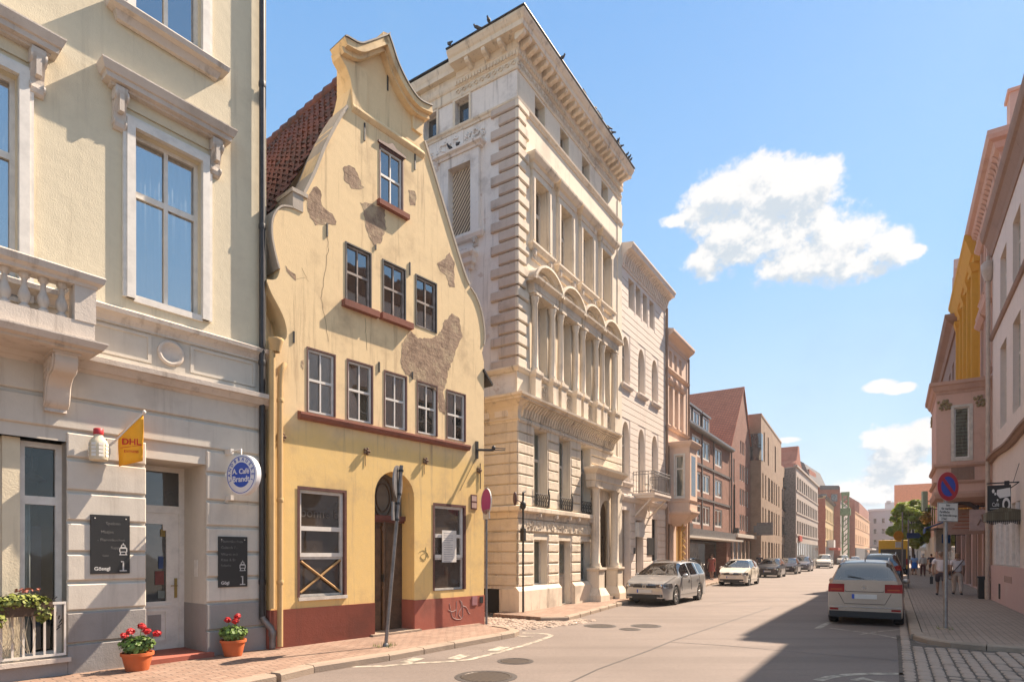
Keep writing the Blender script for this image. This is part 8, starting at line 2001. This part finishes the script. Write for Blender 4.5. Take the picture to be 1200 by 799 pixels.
# ---- thin summer haze along the street ----
hz_=MB().box(-1600,1600,-500,2700,-1.2,24).build('haze',None); hz_['kind']='stuff'
hm=bpy.data.materials.new('summer_haze'); hm.use_nodes=True; ht=hm.node_tree; ht.nodes.clear(); ho=ht.nodes.new('ShaderNodeOutputMaterial'); pv=ht.nodes.new('ShaderNodeVolumePrincipled'); pv.inputs['Density'].default_value=.00055; pv.inputs['Color'].default_value=(.95,.95,.97,1); pv.inputs['Anisotropy'].default_value=.3; ht.links.new(pv.outputs[0],ho.inputs['Volume']); hz_.data.materials.append(hm)
# ================= tidy: pieces that stand apart become parts of their own =================
SINGLE={'modillions':'modillion','pilasters':'pilaster','brackets':'bracket','piers':'pier','seats':'seat','side_windows':'side_window','column_pedestals':'column_pedestal','column':'column','quoins':'quoin_stack','dentils':'dentil_row','roof_edge':'roof_edge','mullions':'mullion','concrete_bands':'concrete_band','rear_balconies':'rear_balcony','wall_anchor':'wall_anchor','rosette_hook':'rosette_hook','handle':'handle'}
FORCE={'modillions','pilasters','brackets','piers','side_windows','column_pedestals','column','mullions','wall_anchor','rosette_hook','rear_balconies','fog_lamp'}
SKIPN={'foliage','flower','crown','gold_leaves','dry_stems','graffiti','cobblestones','road_marking','kerb','relief_ornament','vermiculation','frieze_ornament','capital_ornament','cove_fluting','print','drawing','lattice','grass_tuft','nose_and_ears','eyes_and_mouth','chalk_writing','lettering','ring_lettering','tram_mark','screw','blind_slats','fringe','tile_panel','base_marks','plate_face','window_print'}
def split_pieces(o):
    me=o.data; nm=o.name.split('.')[0]
    if nm in SKIPN or o.modifiers or not o.parent or len(me.vertices)>9000 or len(me.vertices)<8: return
    n=len(me.vertices); P=list(range(n))
    def find(a):
        while P[a]!=a: P[a]=P[P[a]]; a=P[a]
        return a
    for e in me.edges:
        a,b=find(e.vertices[0]),find(e.vertices[1])
        if a!=b: P[a]=b
    isl={}
    for i in range(n): isl.setdefault(find(i),[]).append(i)
    if len(isl)<2 or len(isl)>260: return
    ks=list(isl); co=[v.co for v in me.vertices]; bb=[]
    for k in ks:
        v=[co[i] for i in isl[k]]; bb.append(([min(p[j] for p in v) for j in range(3)],[max(p[j] for p in v) for j in range(3)]))
    sz=[max(b[1][j]-b[0][j] for j in range(3)) for b in bb]; Q=list(range(len(ks)))
    def fq(a):
        while Q[a]!=a: Q[a]=Q[Q[a]]; a=Q[a]
        return a
    force=nm in FORCE
    for i in range(len(ks)):
        for j in range(i):
            g=math.sqrt(sum(max(0,bb[i][0][q]-bb[j][1][q],bb[j][0][q]-bb[i][1][q])**2 for q in range(3)))
            if g<=(.012 if force else max(.02,.5*max(sz[i],sz[j]))): Q[fq(i)]=fq(j)
    groups={}
    for i,k in enumerate(ks): groups.setdefault(fq(i),[]).extend(isl[k])
    if len(groups)<2 or len(groups)>60: return
    gid={v:g for g,vs in groups.items() for v in vs}; new=SINGLE.get(nm,nm); mats=list(me.materials)
    fac={g:[] for g in groups}
    for p in me.polygons: fac[gid[p.vertices[0]]].append((tuple(p.vertices),p.use_smooth))
    objs=[]
    for g,vs in groups.items():
        mp={v:i for i,v in enumerate(vs)}; m2=bpy.data.meshes.new(new); m2.from_pydata([co[v] for v in vs],[],[[mp[i] for i in f] for f,_ in fac[g]])
        m2.polygons.foreach_set('use_smooth',[s for _,s in fac[g]]); m2.update()
        for mm in mats: m2.materials.append(mm)
        c=bpy.data.objects.new(new,m2); COL.objects.link(c); c.parent=o.parent; c.matrix_local=o.matrix_basis.copy(); objs.append(c)
    for ch in list(kids(o)):
        mw=ch.matrix_basis.copy(); ch.parent=objs[0]; ch.matrix_basis=mw
    bpy.data.objects.remove(o)
for o in [o for o in bpy.data.objects if o.type=='MESH' and o.parent]: split_pieces(o)
for o in list(bpy.data.objects):
    nm=o.name.split('.')[0]
    if nm in SINGLE and SINGLE[nm]!=nm and o.type=='MESH': o.name=SINGLE[nm]
